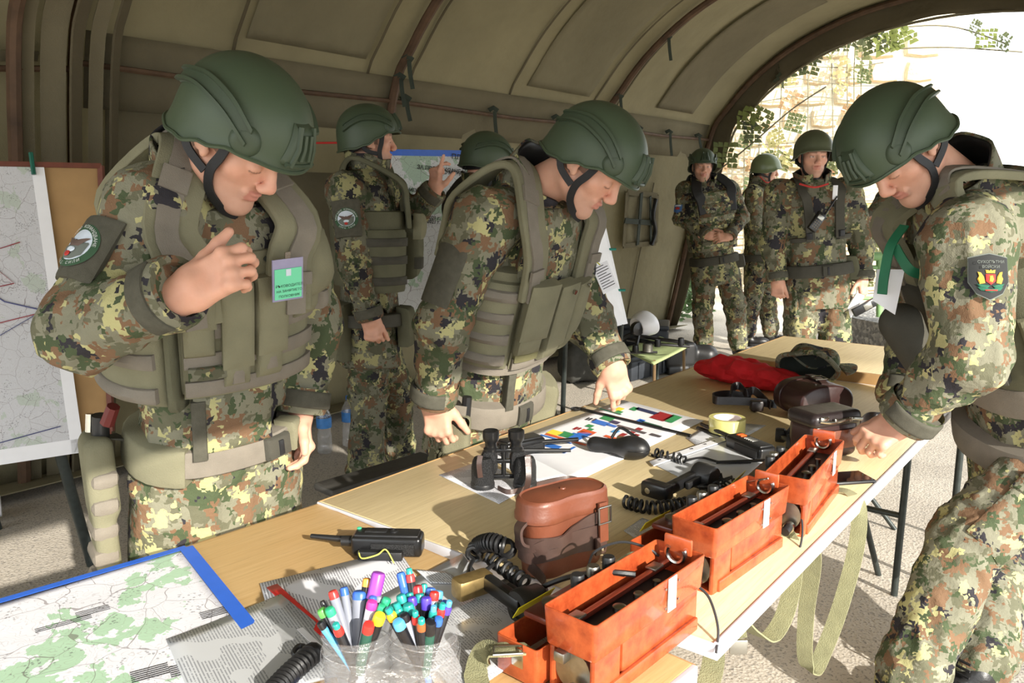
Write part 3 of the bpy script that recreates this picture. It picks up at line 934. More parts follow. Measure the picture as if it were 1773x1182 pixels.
FING = [(-.030, .096, .074, .0095), (-.010, .101, .082, .0098), (.011, .097, .075, .0094), (.030, .088, .058, .0082)]
def hand_sdf(S, wr, yd, zd, side, curls, thumb=((.6, .5), (20, 25)), scale=1.0, spread=1.0):
    """side +1: right hand, thumb towards -x; curls: four (a,b,c) in degrees"""
    Fm = frame(yd, zd); x, y, z = Fm; x = x * (1 if side > 0 else -1)
    L = lambda a, b, c: wr + (x * a + y * b + z * c) * scale
    S.box(L(0, .055, -.002), V(.040, .050, .0145) * scale, np.array([x, y, z]), .013 * scale, .012)
    S.cap(L(-.012, -.05, 0), L(-.010, .02, 0), .026 * scale, .027 * scale, .02); S.cap(L(.012, -.05, 0), L(.010, .02, 0), .026 * scale, .026 * scale, .02)
    nails = []
    for i, (bx, by, ln, r) in enumerate(FING):
        sp = (-.10, -.03, .05, .13)[i] * spread
        d = nrm(y + x * sp); b = L(bx, by, .002); a = 0
        S.ell(b + z * .004 * scale, V(.0115, .0115, .0115) * scale, None, .010)
        for sg, cu in zip((.46, .30, .24), curls[i]):
            a += math.radians(cu)
            dd = d * math.cos(a) - z * math.sin(a)
            e = b + dd * (ln * sg * scale)
            S.cap(b, e, r * scale, r * .9 * scale, .006); b = e; r *= .92
        nails.append((b + (z * math.cos(a) + d * math.sin(a)) * r * .7 * scale))
    (tx, ty), (c1, c2) = thumb
    t0 = L(-.026, .018, -.008); d = nrm(-x * tx + y * ty - z * .25)
    t1 = t0 + d * .042 * scale; S.cap(t0, t1, .017 * scale, .0135 * scale, .014)
    d2 = nrm(d + y * math.tan(math.radians(c1)) ); t2 = t1 + d2 * .034 * scale; S.cap(t1, t2, .0125 * scale, .0115 * scale, .006)
    d3 = nrm(d2 + (y * .6 - z * .3) * math.tan(math.radians(c2))); t3 = t2 + d3 * .028 * scale; S.cap(t2, t3, .0115 * scale, .009 * scale, .005)
    return nails

def make_head(S, O, Fm, neck):
    W = lambda p: O + p[0] * Fm[0] + p[1] * Fm[1] + p[2] * Fm[2]
    E = lambda c, r, k=.015, op='u': S.ell(W(c), r, Fm, k, op)
    C = lambda a, b, ra, rb, k=.012, op='u': S.cap(W(a), W(b), ra, rb, k, op)
    E((0, -.015, .045), (.077, .096, .086), .02); E((0, .028, -.012), (.061, .064, .096), .03)
    for s in (-1, 1):
        C((s * .050, .000, -.058), (s * .016, .066, -.094), .024, .020, .03)
        E((s * .045, .052, -.012), (.024, .024, .024), .02)
        E((s * .033, .102, .010), (.019, .018, .012), .010, 's')
        E((s * .032, .076, .009), (.0165, .0165, .0145), .004)
        E((s * .0125, .104, -.026), (.0095, .0115, .0085), .006)
        E((s * .080, -.014, .004), (.009, .020, .033), .006); E((s * .090, -.008, .006), (.006, .010, .018), .006, 's')
        E((s * .079, .002, -.022), (.008, .009, .012), .005)
        C((s * .012, .089, .036), (s * .048, .074, .036), .011, .009, .012)
    C((0, .086, .032), (0, .110, -.014), .0085, .0115, .010); E((0, .111, -.020), (.0125, .0130, .0110), .008)
    C((-.021, .084, -.050), (.021, .084, -.050), .0085, .0085, .006); E((0, .094, -.050), (.014, .009, .006), .006)
    C((-.017, .084, -.062), (.017, .084, -.062), .0085, .0085, .006); E((0, .092, -.063), (.014, .008, .0065), .006)
    C((-.020, .101, -.0562), (.020, .101, -.0562), .0025, .0025, .004, 's')
    E((0, .076, -.098), (.023, .019, .018), .02)
    S.cap(W((0, -.03, -.05)), neck, .058, .062, .03)

def tones(v, O, Fm, stub=.6, eyes=False):
    l = (v - O) @ Fm.T; x, y, z = np.abs(l[:, 0]), l[:, 1], l[:, 2]
    c = np.tile(SKIN, (len(v), 1)).astype(float)
    sm = lambda a, lo, hi: np.clip((a - lo) / (hi - lo), 0, 1)
    st = sm(-z, .035, .06) * sm(y, .0, .03) * stub
    c += (STUB - c) * st[:, None]
    ch = np.exp(-((x - .045) ** 2 + (z + .02) ** 2) / .0008) * (y > .03) * .35
    c += (np.array([.66, .26, .18]) - c) * ch[:, None]
    ns = np.exp(-(x ** 2 + (z + .02) ** 2) / .0005) * (y > .09) * .4
    c += (np.array([.66, .25, .18]) - c) * ns[:, None]
    br = sm(-np.abs(z - .037 + .10 * (x - .03) * (x - .03) / .02), -.0075, -.003) * (x > .011) * (x < .054) * (y > .06) * .85
    c += (BROW - c) * br[:, None]
    lp = (x < .024 - .004 * (np.abs(z + .056) > .008)) & (y > .088) & (np.abs(z + .0565) < .0125)
    c[lp] = LIP
    hz = np.where(y > -.005, .060, -.035)
    hair = ((z > hz + np.clip(y, 0, .1) * .2) & (x < .076)) | ((y < -.035) & (z > -.045)) | ((np.abs(y - .012) < .012) & (z > -.012) & (x > .06) & (x < .079))
    c[hair] = np.array([.045, .033, .026])
    ls = (np.abs(z - (.002 if not eyes else .010)) < (.0022 if not eyes else .0045)) & (x > .018) & (x < .046) & (y > .078)
    c[ls] = np.array([.09, .05, .04])
    if eyes:
        wh = (np.abs(z - .009) < .004) & (np.abs(np.abs(x - .032) - .0085) < .0035) & (y > .08); c[wh] = np.array([.55, .5, .46])
    return c

def skin_part(P, pieces):
    """one body mesh out of head, hands and the body under the clothes"""
    V_ = []; Q_ = []; C_ = []; b = 0
    for v, q, c in pieces:
        V_.append(v); Q_.append(q + b); C_.append(c); b += len(v)
    v = np.concatenate(V_); q = np.concatenate(Q_); c = np.concatenate(C_)
    o = P.part('body', v, q, M['skin'])
    a = o.data.color_attributes.new('tone', 'FLOAT_COLOR', 'POINT')
    a.data.foreach_set('color', np.concatenate([c, np.ones((len(c), 1))], 1).astype(np.float32).ravel())
    return o

# ---- helmets
HC, HR = (0, -.008, .045), (.117, .140, .126)
RIM = [(0, .047), (35, .048), (60, .040), (80, .014), (100, -.018), (125, -.036), (180, -.048)]
RIM_OLD = [(0, .050), (30, .046), (50, .030), (70, .000), (95, -.020), (130, -.024), (180, -.030)]
def rim_z(phi, tab):
    a = abs((phi + 180) % 360 - 180)
    for (p0, z0), (p1, z1) in zip(tab, tab[1:]):
        if a <= p1:
            t = (a - p0) / (p1 - p0); t = t * t * (3 - 2 * t); return z0 + (z1 - z0) * t
    return tab[-1][1]
def make_helmet(P, O, Fm, style, mat, dphi=0):
    tab = RIM_OLD if style != 'rail' else RIM
    W = lambda p: O + p[0] * Fm[0] + p[1] * Fm[1] + p[2] * Fm[2]
    def loc(phi, z, off=0.0):
        ct = max(-1, min(1, (z - HC[2]) / HR[2])); st = math.sqrt(max(0, 1 - ct * ct)) if ct > 0 else 1.0 + .02 * -ct
        p = math.radians(phi)
        rx, ry, rz = HR[0] + off, HR[1] + off, 0
        return (HC[0] + rx * st * math.sin(p), HC[1] + ry * st * math.cos(p), z + off * max(ct, 0))
    def loce(phi, e, off=0.0):
        zr = rim_z(phi, tab); cr = (zr - HC[2]) / HR[2]
        thr = math.acos(max(-1, min(1, cr))) if cr > 0 else math.pi / 2 + (-cr)
        th = thr * e
        p = math.radians(phi); st = math.sin(min(th, math.pi / 2)); z = HC[2] + HR[2] * math.cos(th) if th <= math.pi / 2 else HC[2] - HR[2] * (th - math.pi / 2)
        fl = (.006 if style == 'rail' else .013) * max(0, (e - .86) / .14) ** 2
        s = st * (math.cos((th - math.pi / 2) * .55) if th > math.pi / 2 else 1.0)
        return (HC[0] + ((HR[0] + off) * s + fl) * math.sin(p), HC[1] + ((HR[1] + off) * s + fl) * math.cos(p), z + off * max(math.cos(th), 0))
    nu, nv = 72, 26
    mb = MB()
    def fn(u, v):
        phi = 360 * u
        if v <= .72: return W(loce(phi, v / .72))
        if v <= .78: return W(loce(phi, 1.0, -.004 if v > .75 else .0))
        return W(loce(phi, max(1 - (v - .78) / .22, 0), -.011))
    mb.grid(fn, nu, nv + 10, closed_u=True)
    h = P.mb(mb, 'helmet', mat)
    # rolled edge
    mb = MB(); mb.tube([W(loce(360 * k / 90, 1.0, .001)) for k in range(91)], .0042, 6, cap=False); P.mb(mb, 'rim', mat, h)
    if style == 'rail':
        rm = M['helmet_rail']
        for s in (1, -1):
            pts = [(52, .075), (64, .088), (78, .098), (95, .100), (112, .094), (128, .076), (146, .050)]
            line = bez([(a, z, 0) for a, z in pts], 6)
            for nm, dz, w, off, th in (('rail', 0, .032, .001, .008), ('rail_bar', .012, .007, .006, .009), ('rail_bar', -.012, .007, .006, .009)):
                mb = MB()
                def sf(u, v):
                    k = u * (len(line) - 1); i = min(int(k), len(line) - 2); f = k - i
                    a = line[i].x * (1 - f) + line[i + 1].x * f; z = line[i].y * (1 - f) + line[i + 1].y * f
                    sl = (line[i + 1].y - line[i].y) / max(1e-6, abs(line[i + 1].x - line[i].x)) 
                    e = (0, .0, 1, 1, .0)[round(v * 4)]; ww = (-.5, -.5, -.42, .42, .5)[round(v * 4)]
                    ee = e if 0 < u < 1 else 0
                    return W(loc(s * (a + ww * w * 160 * max(-.8, min(.8, -sl * 14))), z + dz + ww * w, off + th * ee))
                mb.grid(sf, 28, 4); P.mb(mb, nm, rm, h)
            mb = MB()
            for k in range(3, 33, 3):
                for dz in (.012, -.012):
                    p = line[k]; mb.lathe([(.0014, 0), (.0018, .0)], 6) if 0 else None
            # rounded plate at the front end of the rail
            mb = MB()
            def pf(u, v):
                r = v; a = 2 * math.pi * u; e = (1 - v ** 6)
                return W(loc(s * (54 + 13 * r * math.cos(a)), .066 + .030 * r * math.sin(a), .001 + .008 * e))
            mb.grid(lambda u, v: pf(u, v), 24, 7, closed_u=True); P.mb(mb, 'rail_plate', rm, h)
        # mount on the brow
        mb = MB()
        def sh(u, v):
            e = min(1 - abs(2 * u - 1) ** 10, 1 - abs(2 * v - 1) ** 10)
            wd = 15 + 7 * (1 - v); 
            return W(loc((u - .5) * 2 * wd, .058 + .072 * v, .001 + .010 * e))
        mb.grid(sh, 16, 12); sm_ = P.mb(mb, 'brow_mount', rm, h)
        for a, z0, z1 in ((-13, .062, .125), (13, .062, .125), (-5, .075, .115), (5, .075, .115)):
            mb = MB(); mb.tube([W(loc(a * (1 if z < .09 else .8), z, .013)) for z in (z0, (z0 + z1) / 2, z1)], .0055, 6); P.mb(mb, 'mount_rib', rm, sm_)
        mb = MB(); mb.tube([W(loc(a, .064, .012)) for a in (-18, -9, 0, 9, 18)], .005, 6); P.mb(mb, 'mount_rib', rm, sm_)
    # chin strap
    for s in (-1, 1):
        mb = MB()
        w = Fm[1]
        mb.ribbon([W(p) for p in bez([(s * .086, .042, .052), (s * .081, .038, .0), (s * .074, .030, -.045), (s * .058, .042, -.088), (s * .030, .070, -.112), (0, .086, -.118)], 5)], [Fm[1] * (1 - k / 25) + (Fm[2] * .7) * (k / 25) for k in range(26)], .020, .004)
        P.mb(mb, 'chin_strap', M['black_strap'], h); mb = MB(); mb.ribbon([W(p) for p in bez([(s * .088, -.055, -.012), (s * .083, -.030, -.040), (s * .076, .020, -.052)], 5)], Fm[2], .018, .004)
        P.mb(mb, 'chin_strap', M['black_strap'], h); mb = MB(); mb.ribbon([W(p) for p in bez([(s * .088, -.055, -.012), (s * .070, -.085, -.030), (0, -.105, -.040)], 5)], Fm[2], .034, .012)
        P.mb(mb, 'chin_strap', M['black_strap'], h)
    mb = MB(); mb.grid(lambda u, v: W(loce(150 + 60 * u, .90 + .08 * v, -.020)), 10, 2); P.mb(mb, 'nape_pad', M['black_strap'], h)
    return h

def make_collar(P, T, O, Fm, mat, open_=40, hgt=.135, r0=.088, lean=.0):
    nk = T.cen(.985); up = nrm(T.U * .5 + nrm(O - nk) * .8); f = T.F - up * (T.F @ up); f = nrm(f); r = np.cross(f, up)
    for nm, rr, m, dh in (('collar', 0, mat, 0), ('collar_lining', -.007, M['black_strap'], -.004)):
        mb = MB()
        def fn(u, v):
            a = math.radians(open_ / 2 + (360 - open_) * u); R = r0 + rr + .016 * v + .006 * math.sin(3 * a + 2 * v)
            return nk + f * (R * 1.0 * math.cos(a)) + r * (R * 1.08 * math.sin(a)) + up * (-.035 + (hgt + dh) * v * (1 - .22 * (1 + math.cos(a)) / 2) + .006 * math.sin(5 * a))
        mb.grid(fn, 36, 6); o = P.mb(mb, nm, m)
        so = o.modifiers.new('solid', 'SOLIDIFY'); so.thickness = .006
    return

def cuff(P, el, wr, r=.052, mat='camo', strap=True, ref=(0, -1, .3), parent=None):
    d = nrm(wr - el)
    mb = MB(); x = nrm(np.cross(d, [.3, .5, .8])); y = np.cross(d, x)
    pr = [(-.05, r + .010), (-.02, r + .013), (.0, r + .011), (.012, r + .006), (.010, r - .006), (-.02, r - .012)]
    mb.grid(lambda u, v: wr + d * pr[round(v * 5)][0] + (x * math.cos(2 * math.pi * u) + y * math.sin(2 * math.pi * u)) * pr[round(v * 5)][1], 24, 5, closed_u=True)
    c = P.mb(mb, 'cuff', M[mat], parent)
    if strap: P.limb_patch('cuff_strap', wr - d * .05, wr, r + .010, r + .012, .1, .95, -65, 65, ref, .007, M['velcro'], c)
    return c

def strap_path(T, sd, sh, off=.05, phf=36, phb=145, uf=.62, ub=.62, inner=.5):
    top = T.cen(.95) * (1 - inner) + sh * inner + T.U * (.100 + off - .05)
    return bez([T.pt(sd * phf, uf, off), T.pt(sd * (phf + 3), .80, off), T.pt(sd * (phf + 12), .93, off + .012), top + T.F * .035, top - T.F * .04, T.pt(sd * (phb - 10), .93, off * .6 + .01), T.pt(sd * phb, .80, off * .6), T.pt(sd * phb, ub, off * .5)], 5)
def pads(P, T, J, mat, off=.05, w=.085, inner=.48, web=True, phf=36):
    for s, sd in (('R', 1), ('L', -1)):
        pts = strap_path(T, sd, J['sh' + s], off, phf, inner=inner)
        mb = MB(); mb.ribbon(pts, T.R, w, .022); o = P.mb(mb, 'shoulder_pad', mat)
        b = o.modifiers.new('b', 'BEVEL'); b.width = .006; b.segments = 2; b.limit_method = 'ANGLE'
        n = len(pts)
        if web:
            mb = MB(); mb.ribbon(strap_path(T, sd, J['sh' + s], off + .017, phf, inner=inner)[:24], T.R, .042, .006); P.mb(mb, 'strap', M['web'], o)
            for k in (3, 12):
                mb = MB(); p = strap_path(T, sd, J['sh' + s], off + .024, phf, inner=inner); mb.ribbon([p[k], p[k].lerp(p[k + 1], .5), p[k + 1]], T.R, .054, .009); P.mb(mb, 'strap_loop', M['web'], o)

def molle(P, T, p0, p1, us, off, parent=None, hgt=.048, mat='web'):
    for u in us: P.patch('webbing_row', T, p0, p1, u, u + hgt, off, .006, M[mat], 12, 2, parent, sharp=20)

def belt(P, T, u=.10, w=.09, off=.022, mat='web', buckle=True, bphi=0):
    b = P.patch('belt', T, 0, 360, u, u + w, off, .012, M[mat], 12, 3, sharp=20)
    if buckle:
        k = P.patch('buckle', T, bphi - 11, bphi + 11, u + .008, u + w - .008, off + .012, .014, M['webd'], 6, 4, b, sharp=12)
        P.patch('buckle_slot', T, bphi - 2, bphi + 2, u + .02, u + w - .02, off + .024, .006, M['black_strap'], 4, 3, k)
    return b

def finish(P, T, J, face, up, head, hands, style='rail', helmat='helmet', camo_='camo', h=.009, hh=.0036, seed=0, stub=.6, eyes=False, arm=1.0, leg=1.0, lift=0, collar=True, cuffs=True, hm_up=None, cuff_ref=None, hand_h=.0034):
    Fm = frame(face, up)
    S = Sdf(); make_head(S, head, Fm, T.cen(.97))
    v, q = S.mesh(hh); pieces = [(v, q, tones(v, head, Fm, stub, eyes))]
    for s, (wr, yd, zd, curls, thumb) in hands.items():
        S = Sdf(); nails = hand_sdf(S, wr, yd, zd, 1 if s == 'R' else -1, curls, thumb)
        v, q = S.mesh(hand_h); c = np.tile(SKIN * [1.02, .98, .98], (len(v), 1)); kn = vnoise(v * 60)[:, None]
        c = c * (.9 + .2 * kn)
        for n_ in nails:
            m = np.linalg.norm(v - n_, axis=1) < .0065; c[m] = NAIL
        pieces.append((v, q, c))
    # the body under the clothes joins head, hands and legs into one figure
    S = Sdf(); S.cap(T.p, T.cen(.9), .09, .10, .03); S.cap(T.cen(.8), T.cen(1.0), .06, .055, .03)
    for s in 'RL':
        S.cap(T.cen(.9), J['sh' + s], .05, .045, .03); S.cap(J['sh' + s], J['el' + s], .045, .036, .02); S.cap(J['el' + s], J['wr' + s], .036, .026, .02)
        S.cap(T.p, J['hip' + s], .07, .07, .03); S.cap(J['hip' + s], J['kn' + s], .07, .05, .02); S.cap(J['kn' + s], J['an' + s], .048, .035, .02)
    v, q = S.mesh(.016); pieces.append((v, q, np.tile(SKIN, (len(v), 1))))
    skin_part(P, pieces)
    make_jacket(P, T, J, h, M[camo_], seed, arm)
    make_trousers(P, T, J, h * 1.15, M[camo_], seed + 3, leg)
    make_boots(P, J, .010 if h < .012 else .014)
    make_helmet(P, head, frame(face, hm_up if hm_up is not None else up), style, M[helmat])
    if collar: make_collar(P, T, head, Fm, M[camo_])
    if cuffs:
        for s in 'RL': cuff(P, J['el' + s], J['wr' + s], .050 * arm, camo_, True, (cuff_ref or {}).get(s, (0, -1, .2)))

def legs(J, T, kn, an, foot, spread=.095):
    for s, sd in (('R', 1), ('L', -1)):
        J['hip' + s] = T.p + T.R * sd * spread - T.U * .05
        J['kn' + s] = np.array(kn[s]); J['an' + s] = np.array(an[s]); J['foot' + s] = np.array(foot)

RELAX = [(25, 30, 18), (30, 35, 20), (35, 38, 22), (38, 40, 24)]
FIST = [(62, 85, 50), (66, 88, 50), (70, 88, 50), (72, 88, 50)]
TH = ((.75, .65), (25, 20))
# ------------------------------------------------------------------ the officer at the left, hand on his vest
def person_left():
    F = nrm([.66, -.75, 0])
    pel, nk = Y(372, 778, 1.86), Y(352, 318, 1.74)
    T = Torso(pel, nk, F, .0, .95)
    head = Y(412, 246, 1.64)
    J = dict(shR=Y(272, 370, 1.63), elR=Y(148, 575, 1.50), wrR=Y(306, 504, 1.40),
             shL=Y(470, 380, 1.92), elL=Y(540, 560, 1.98), wrL=Y(518, 705, 1.93))
    legs(J, T, dict(R=pel + V(-.10, -.05, -.43), L=pel + V(.12, .08, -.43)), dict(R=V(pel[0] - .14, pel[1] + .02, .09), L=V(pel[0] + .14, pel[1] + .14, .09)), F)
    P = Person('soldier in camouflage and green helmet with one hand on his vest, green badge on chest', V(pel[0], pel[1], 0))
    face = nrm([.68, -.25, -.69])
    finish(P, T, J, face, V(.6, -.3, .7), head,
           dict(R=(J['wrR'] + V(.012, .0, -.004), V(.80, -.05, .42), V(-.25, -.93, .25), [(42, 55, 35), (48, 58, 35), (52, 60, 35), (52, 62, 35)], ((.55, .85), (8, 8))),
                L=(J['wrL'], V(.10, -.10, -1), V(.75, .55, .1), [(30, 35, 20), (35, 40, 22), (40, 42, 24), (42, 44, 24)], TH)),
           h=.008, seed=0, arm=1.12, cuff_ref=dict(R=(.1, -1, .1), L=(.6, -.6, 0)))
    v = M['vest']
    vs = P.patch('vest', T, 0, 360, .35, .74, .022, .014, v, 12, 8, sharp=14)
    P.patch('chest_panel', T, -44, 44, .62, .96, .020, .018, M['camo'], 10, 8)
    pads(P, T, J, v, .070, .10, .46, True, 27)
    # side pouch with webbing rows
    sp = P.patch('side_pouch', T, 44, 102, .32, .70, .034, .030, v, 10, 8, bulge=.012)
    for u in (.35, .47, .59): P.patch('webbing_row', T, 48, 98, u, u + .055, .064, .010, M['web'], 10, 2, sp, bulge=.012, sharp=20)
    P.patch('side_pouch_edge', T, 40, 45, .30, .72, .034, .034, M['vest2'], 4, 8, sp)
    # front: webbing, magazine pouches with long flaps
    fp = P.patch('front_panel', T, -62, 40, .34, .72, .034, .016, v, 14, 8)
    for u in (.36, .46, .56): P.patch('webbing_row', T, -60, 38, u, u + .055, .050, .006, M['web'], 14, 2, fp, sharp=20)
    for a, b, u0, u1, f0 in ((18, 36, .55, .74, .60), (-4, 14, .43, .75, .45), (-26, -8, .44, .76, .48)):
        m = P.patch('magazine_pouch', T, a, b, u0 - .05, u1 - .03, .044, .024, v, 8, 8, bulge=.006)
        P.patch('pouch_flap', T, a - 1, b + 1, f0, u1, .066, .010, M['vest'], 8, 8, m, bulge=.006)
        P.patch('pull_tab', T, (a + b) / 2 - 4, (a + b) / 2 + 4, f0 - .055, f0 + .01, .056, .016, M['web'], 4, 4, m)
    m = P.patch('radio_pouch', T, -58, -34, .58, .84, .040, .040, v, 8, 8)
    P.patch('pouch_flap', T, -60, -36, .66, .88, .076, .014, v, 8, 8, m, bulge=.014)
    P.patch('pull_tab', T, -52, -46, .60, .67, .070, .024, M['web'], 4, 4, m)
    up = P.patch('map_pocket', T, -30, 20, .73, .83, .040, .010, v, 10, 5)
    mb = MB(); c = T.pt(-18, .805, .054); n = T.normal(-18, .77); mb.tube([c, c + n * .004], .006, 10); P.mb(mb, 'snap', M['dark_steel'], up)
    # name strip
    P.patch('name_strip', T, 8, 34, .425, .47, .060, .006, M['camo_dark'], 8, 3, fp)
    # tail and belt
    P.patch('groin_flap', T, -30, 36, .12, .34, .020, .014, M['camo'], 10, 6)
    P.patch('velcro_patch', T, 26, 36, .10, .33, .030, .008, M['velcro'], 4, 4)
    b = belt(P, T, .03, .10, .012, 'web', True, -32)
    P.patch('belt_pad', T, 40, 150, .00, .14, .016, .016, v, 10, 4, b)
    P.patch('belt_pouch', T, -58, -46, .03, .15, .026, .014, v, 6, 6, b)
    # holster on the right hip, pistol grip showing
    hA = T.pt(100, .12, .075); hB = T.pt(92, -.50, .10) + V(.03, -.03, .02)
    ax = nrm(hB - hA); nn = T.normal(98, 0); sd = np.cross(ax, nn)
    R3 = np.array([sd, ax, nn])
    S = Sdf(); S.box((hA + hB) / 2, (.048, np.linalg.norm(hB - hA) / 2, .024), R3, .018, .01); S.box(hA + ax * .08 + sd * .012, (.058, .09, .026), R3, .018, .02)
    vv, q = S.mesh(.006); ho = P.part('holster', vv, q, v)
    for t in (.22, .38, .54, .70, .86):
        mb = MB(); c = hA + (hB - hA) * t; mb.X = Matrix(((sd[0], ax[0], nn[0], c[0]), (sd[1], ax[1], nn[1], c[1]), (sd[2], ax[2], nn[2], c[2]), (0, 0, 0, 1))); mb.box((0, 0, 0), (.104 if t > .4 else .122, .040, .056), .016); P.mb(mb, 'webbing_row', M['web'], ho)
    mb = MB(); g = hA - ax * .01; mb.tube([g + ax * .02, g - ax * .045 - sd * .01], [.020, .018], 10); gp = P.mb(mb, 'pistol_grip', M['black_rubber'], ho)
    mb = MB(); mb.tube([g - ax * .01 + nn * .022, g - ax * .05 + nn * .02], .008, 8); P.mb(mb, 'grip_cap', M['chrome'], ho)
    mb = MB(); mb.tube([g - ax * .03 - sd * .03 - nn * .01, g - ax * .07 - sd * .05 - nn * .02], [.016, .014], 8); P.mb(mb, 'knife_handle', plain('dark_red', (96, 30, 28), .5), ho)
    mb = MB(); mb.ribbon([T.pt(104, .10, .03), hA + nn * -.01, hA + ax * .10 - nn * .022], sd, .05, .008); P.mb(mb, 'holster_strap', M['webd'], ho)
    arm_badge(P, J['shR'], J['elR'], .094, .082, .52, .60, V(-.55, -.8, .1), 'round')
    # badge in a clear sleeve
    badge(P, T.pt(-17, .76, .112), T.normal(-10, .74), T.U)
    # rank slide on the shoulder
    P.limb_patch('rank_slide', J['shR'] - T.R * .05 + T.U * .01, J['shR'] + T.R * .04 - T.U * .02, .086, .094, .1, .95, -28, 28, T.U + T.F * .3, .008, M['tie'])
    mb = MB()
    for k in (-1, 0, 1):
        c = J['shR'] + T.U * .098 + T.F * .02 * k + T.F * .03
        mb.ribbon([c - T.R * .04, c + T.R * .035 - T.U * .014], T.F, .004, .003)
    P.mb(mb, 'rank_stripes', M['black_strap'])
    return P

def text_mesh(s, size, mat, spacing=1.0, bold=.0, align='CENTER'):
    cu = bpy.data.curves.new('writing', 'FONT'); cu.body = s; cu.size = size; cu.align_x = align; cu.align_y = 'CENTER'; cu.space_character = spacing
    cu.offset = bold; cu.resolution_u = 2
    o = bpy.data.objects.new('writing', cu); COL.objects.link(o)
    dg = bpy.context.evaluated_depsgraph_get()
    me = bpy.data.meshes.new_from_object(o.evaluated_get(dg)); bpy.data.objects.remove(o)
    me.materials.clear(); me.materials.append(mat); me.name = 'writing'
    return me
INK = plain('black_ink', (34, 34, 38), .7, var=0)
WHITE_INK = plain('white_thread', (214, 216, 214), .8, var=0)
def place_text(P, s, size, pos, right, up, mat, parent=None, **kw):
    me = text_mesh(s, size, mat, **kw); r = Vector(nrm(right)); u = Vector(nrm(up)); u = (u - r * u.dot(r)).normalized(); n = r.cross(u)
    Mx = Matrix((r, u, n)).transposed().to_4x4(); Mx.translation = Vector(pos) - Vector(P.o)
    me.transform(Mx); return link('writing', me, parent or P.root)

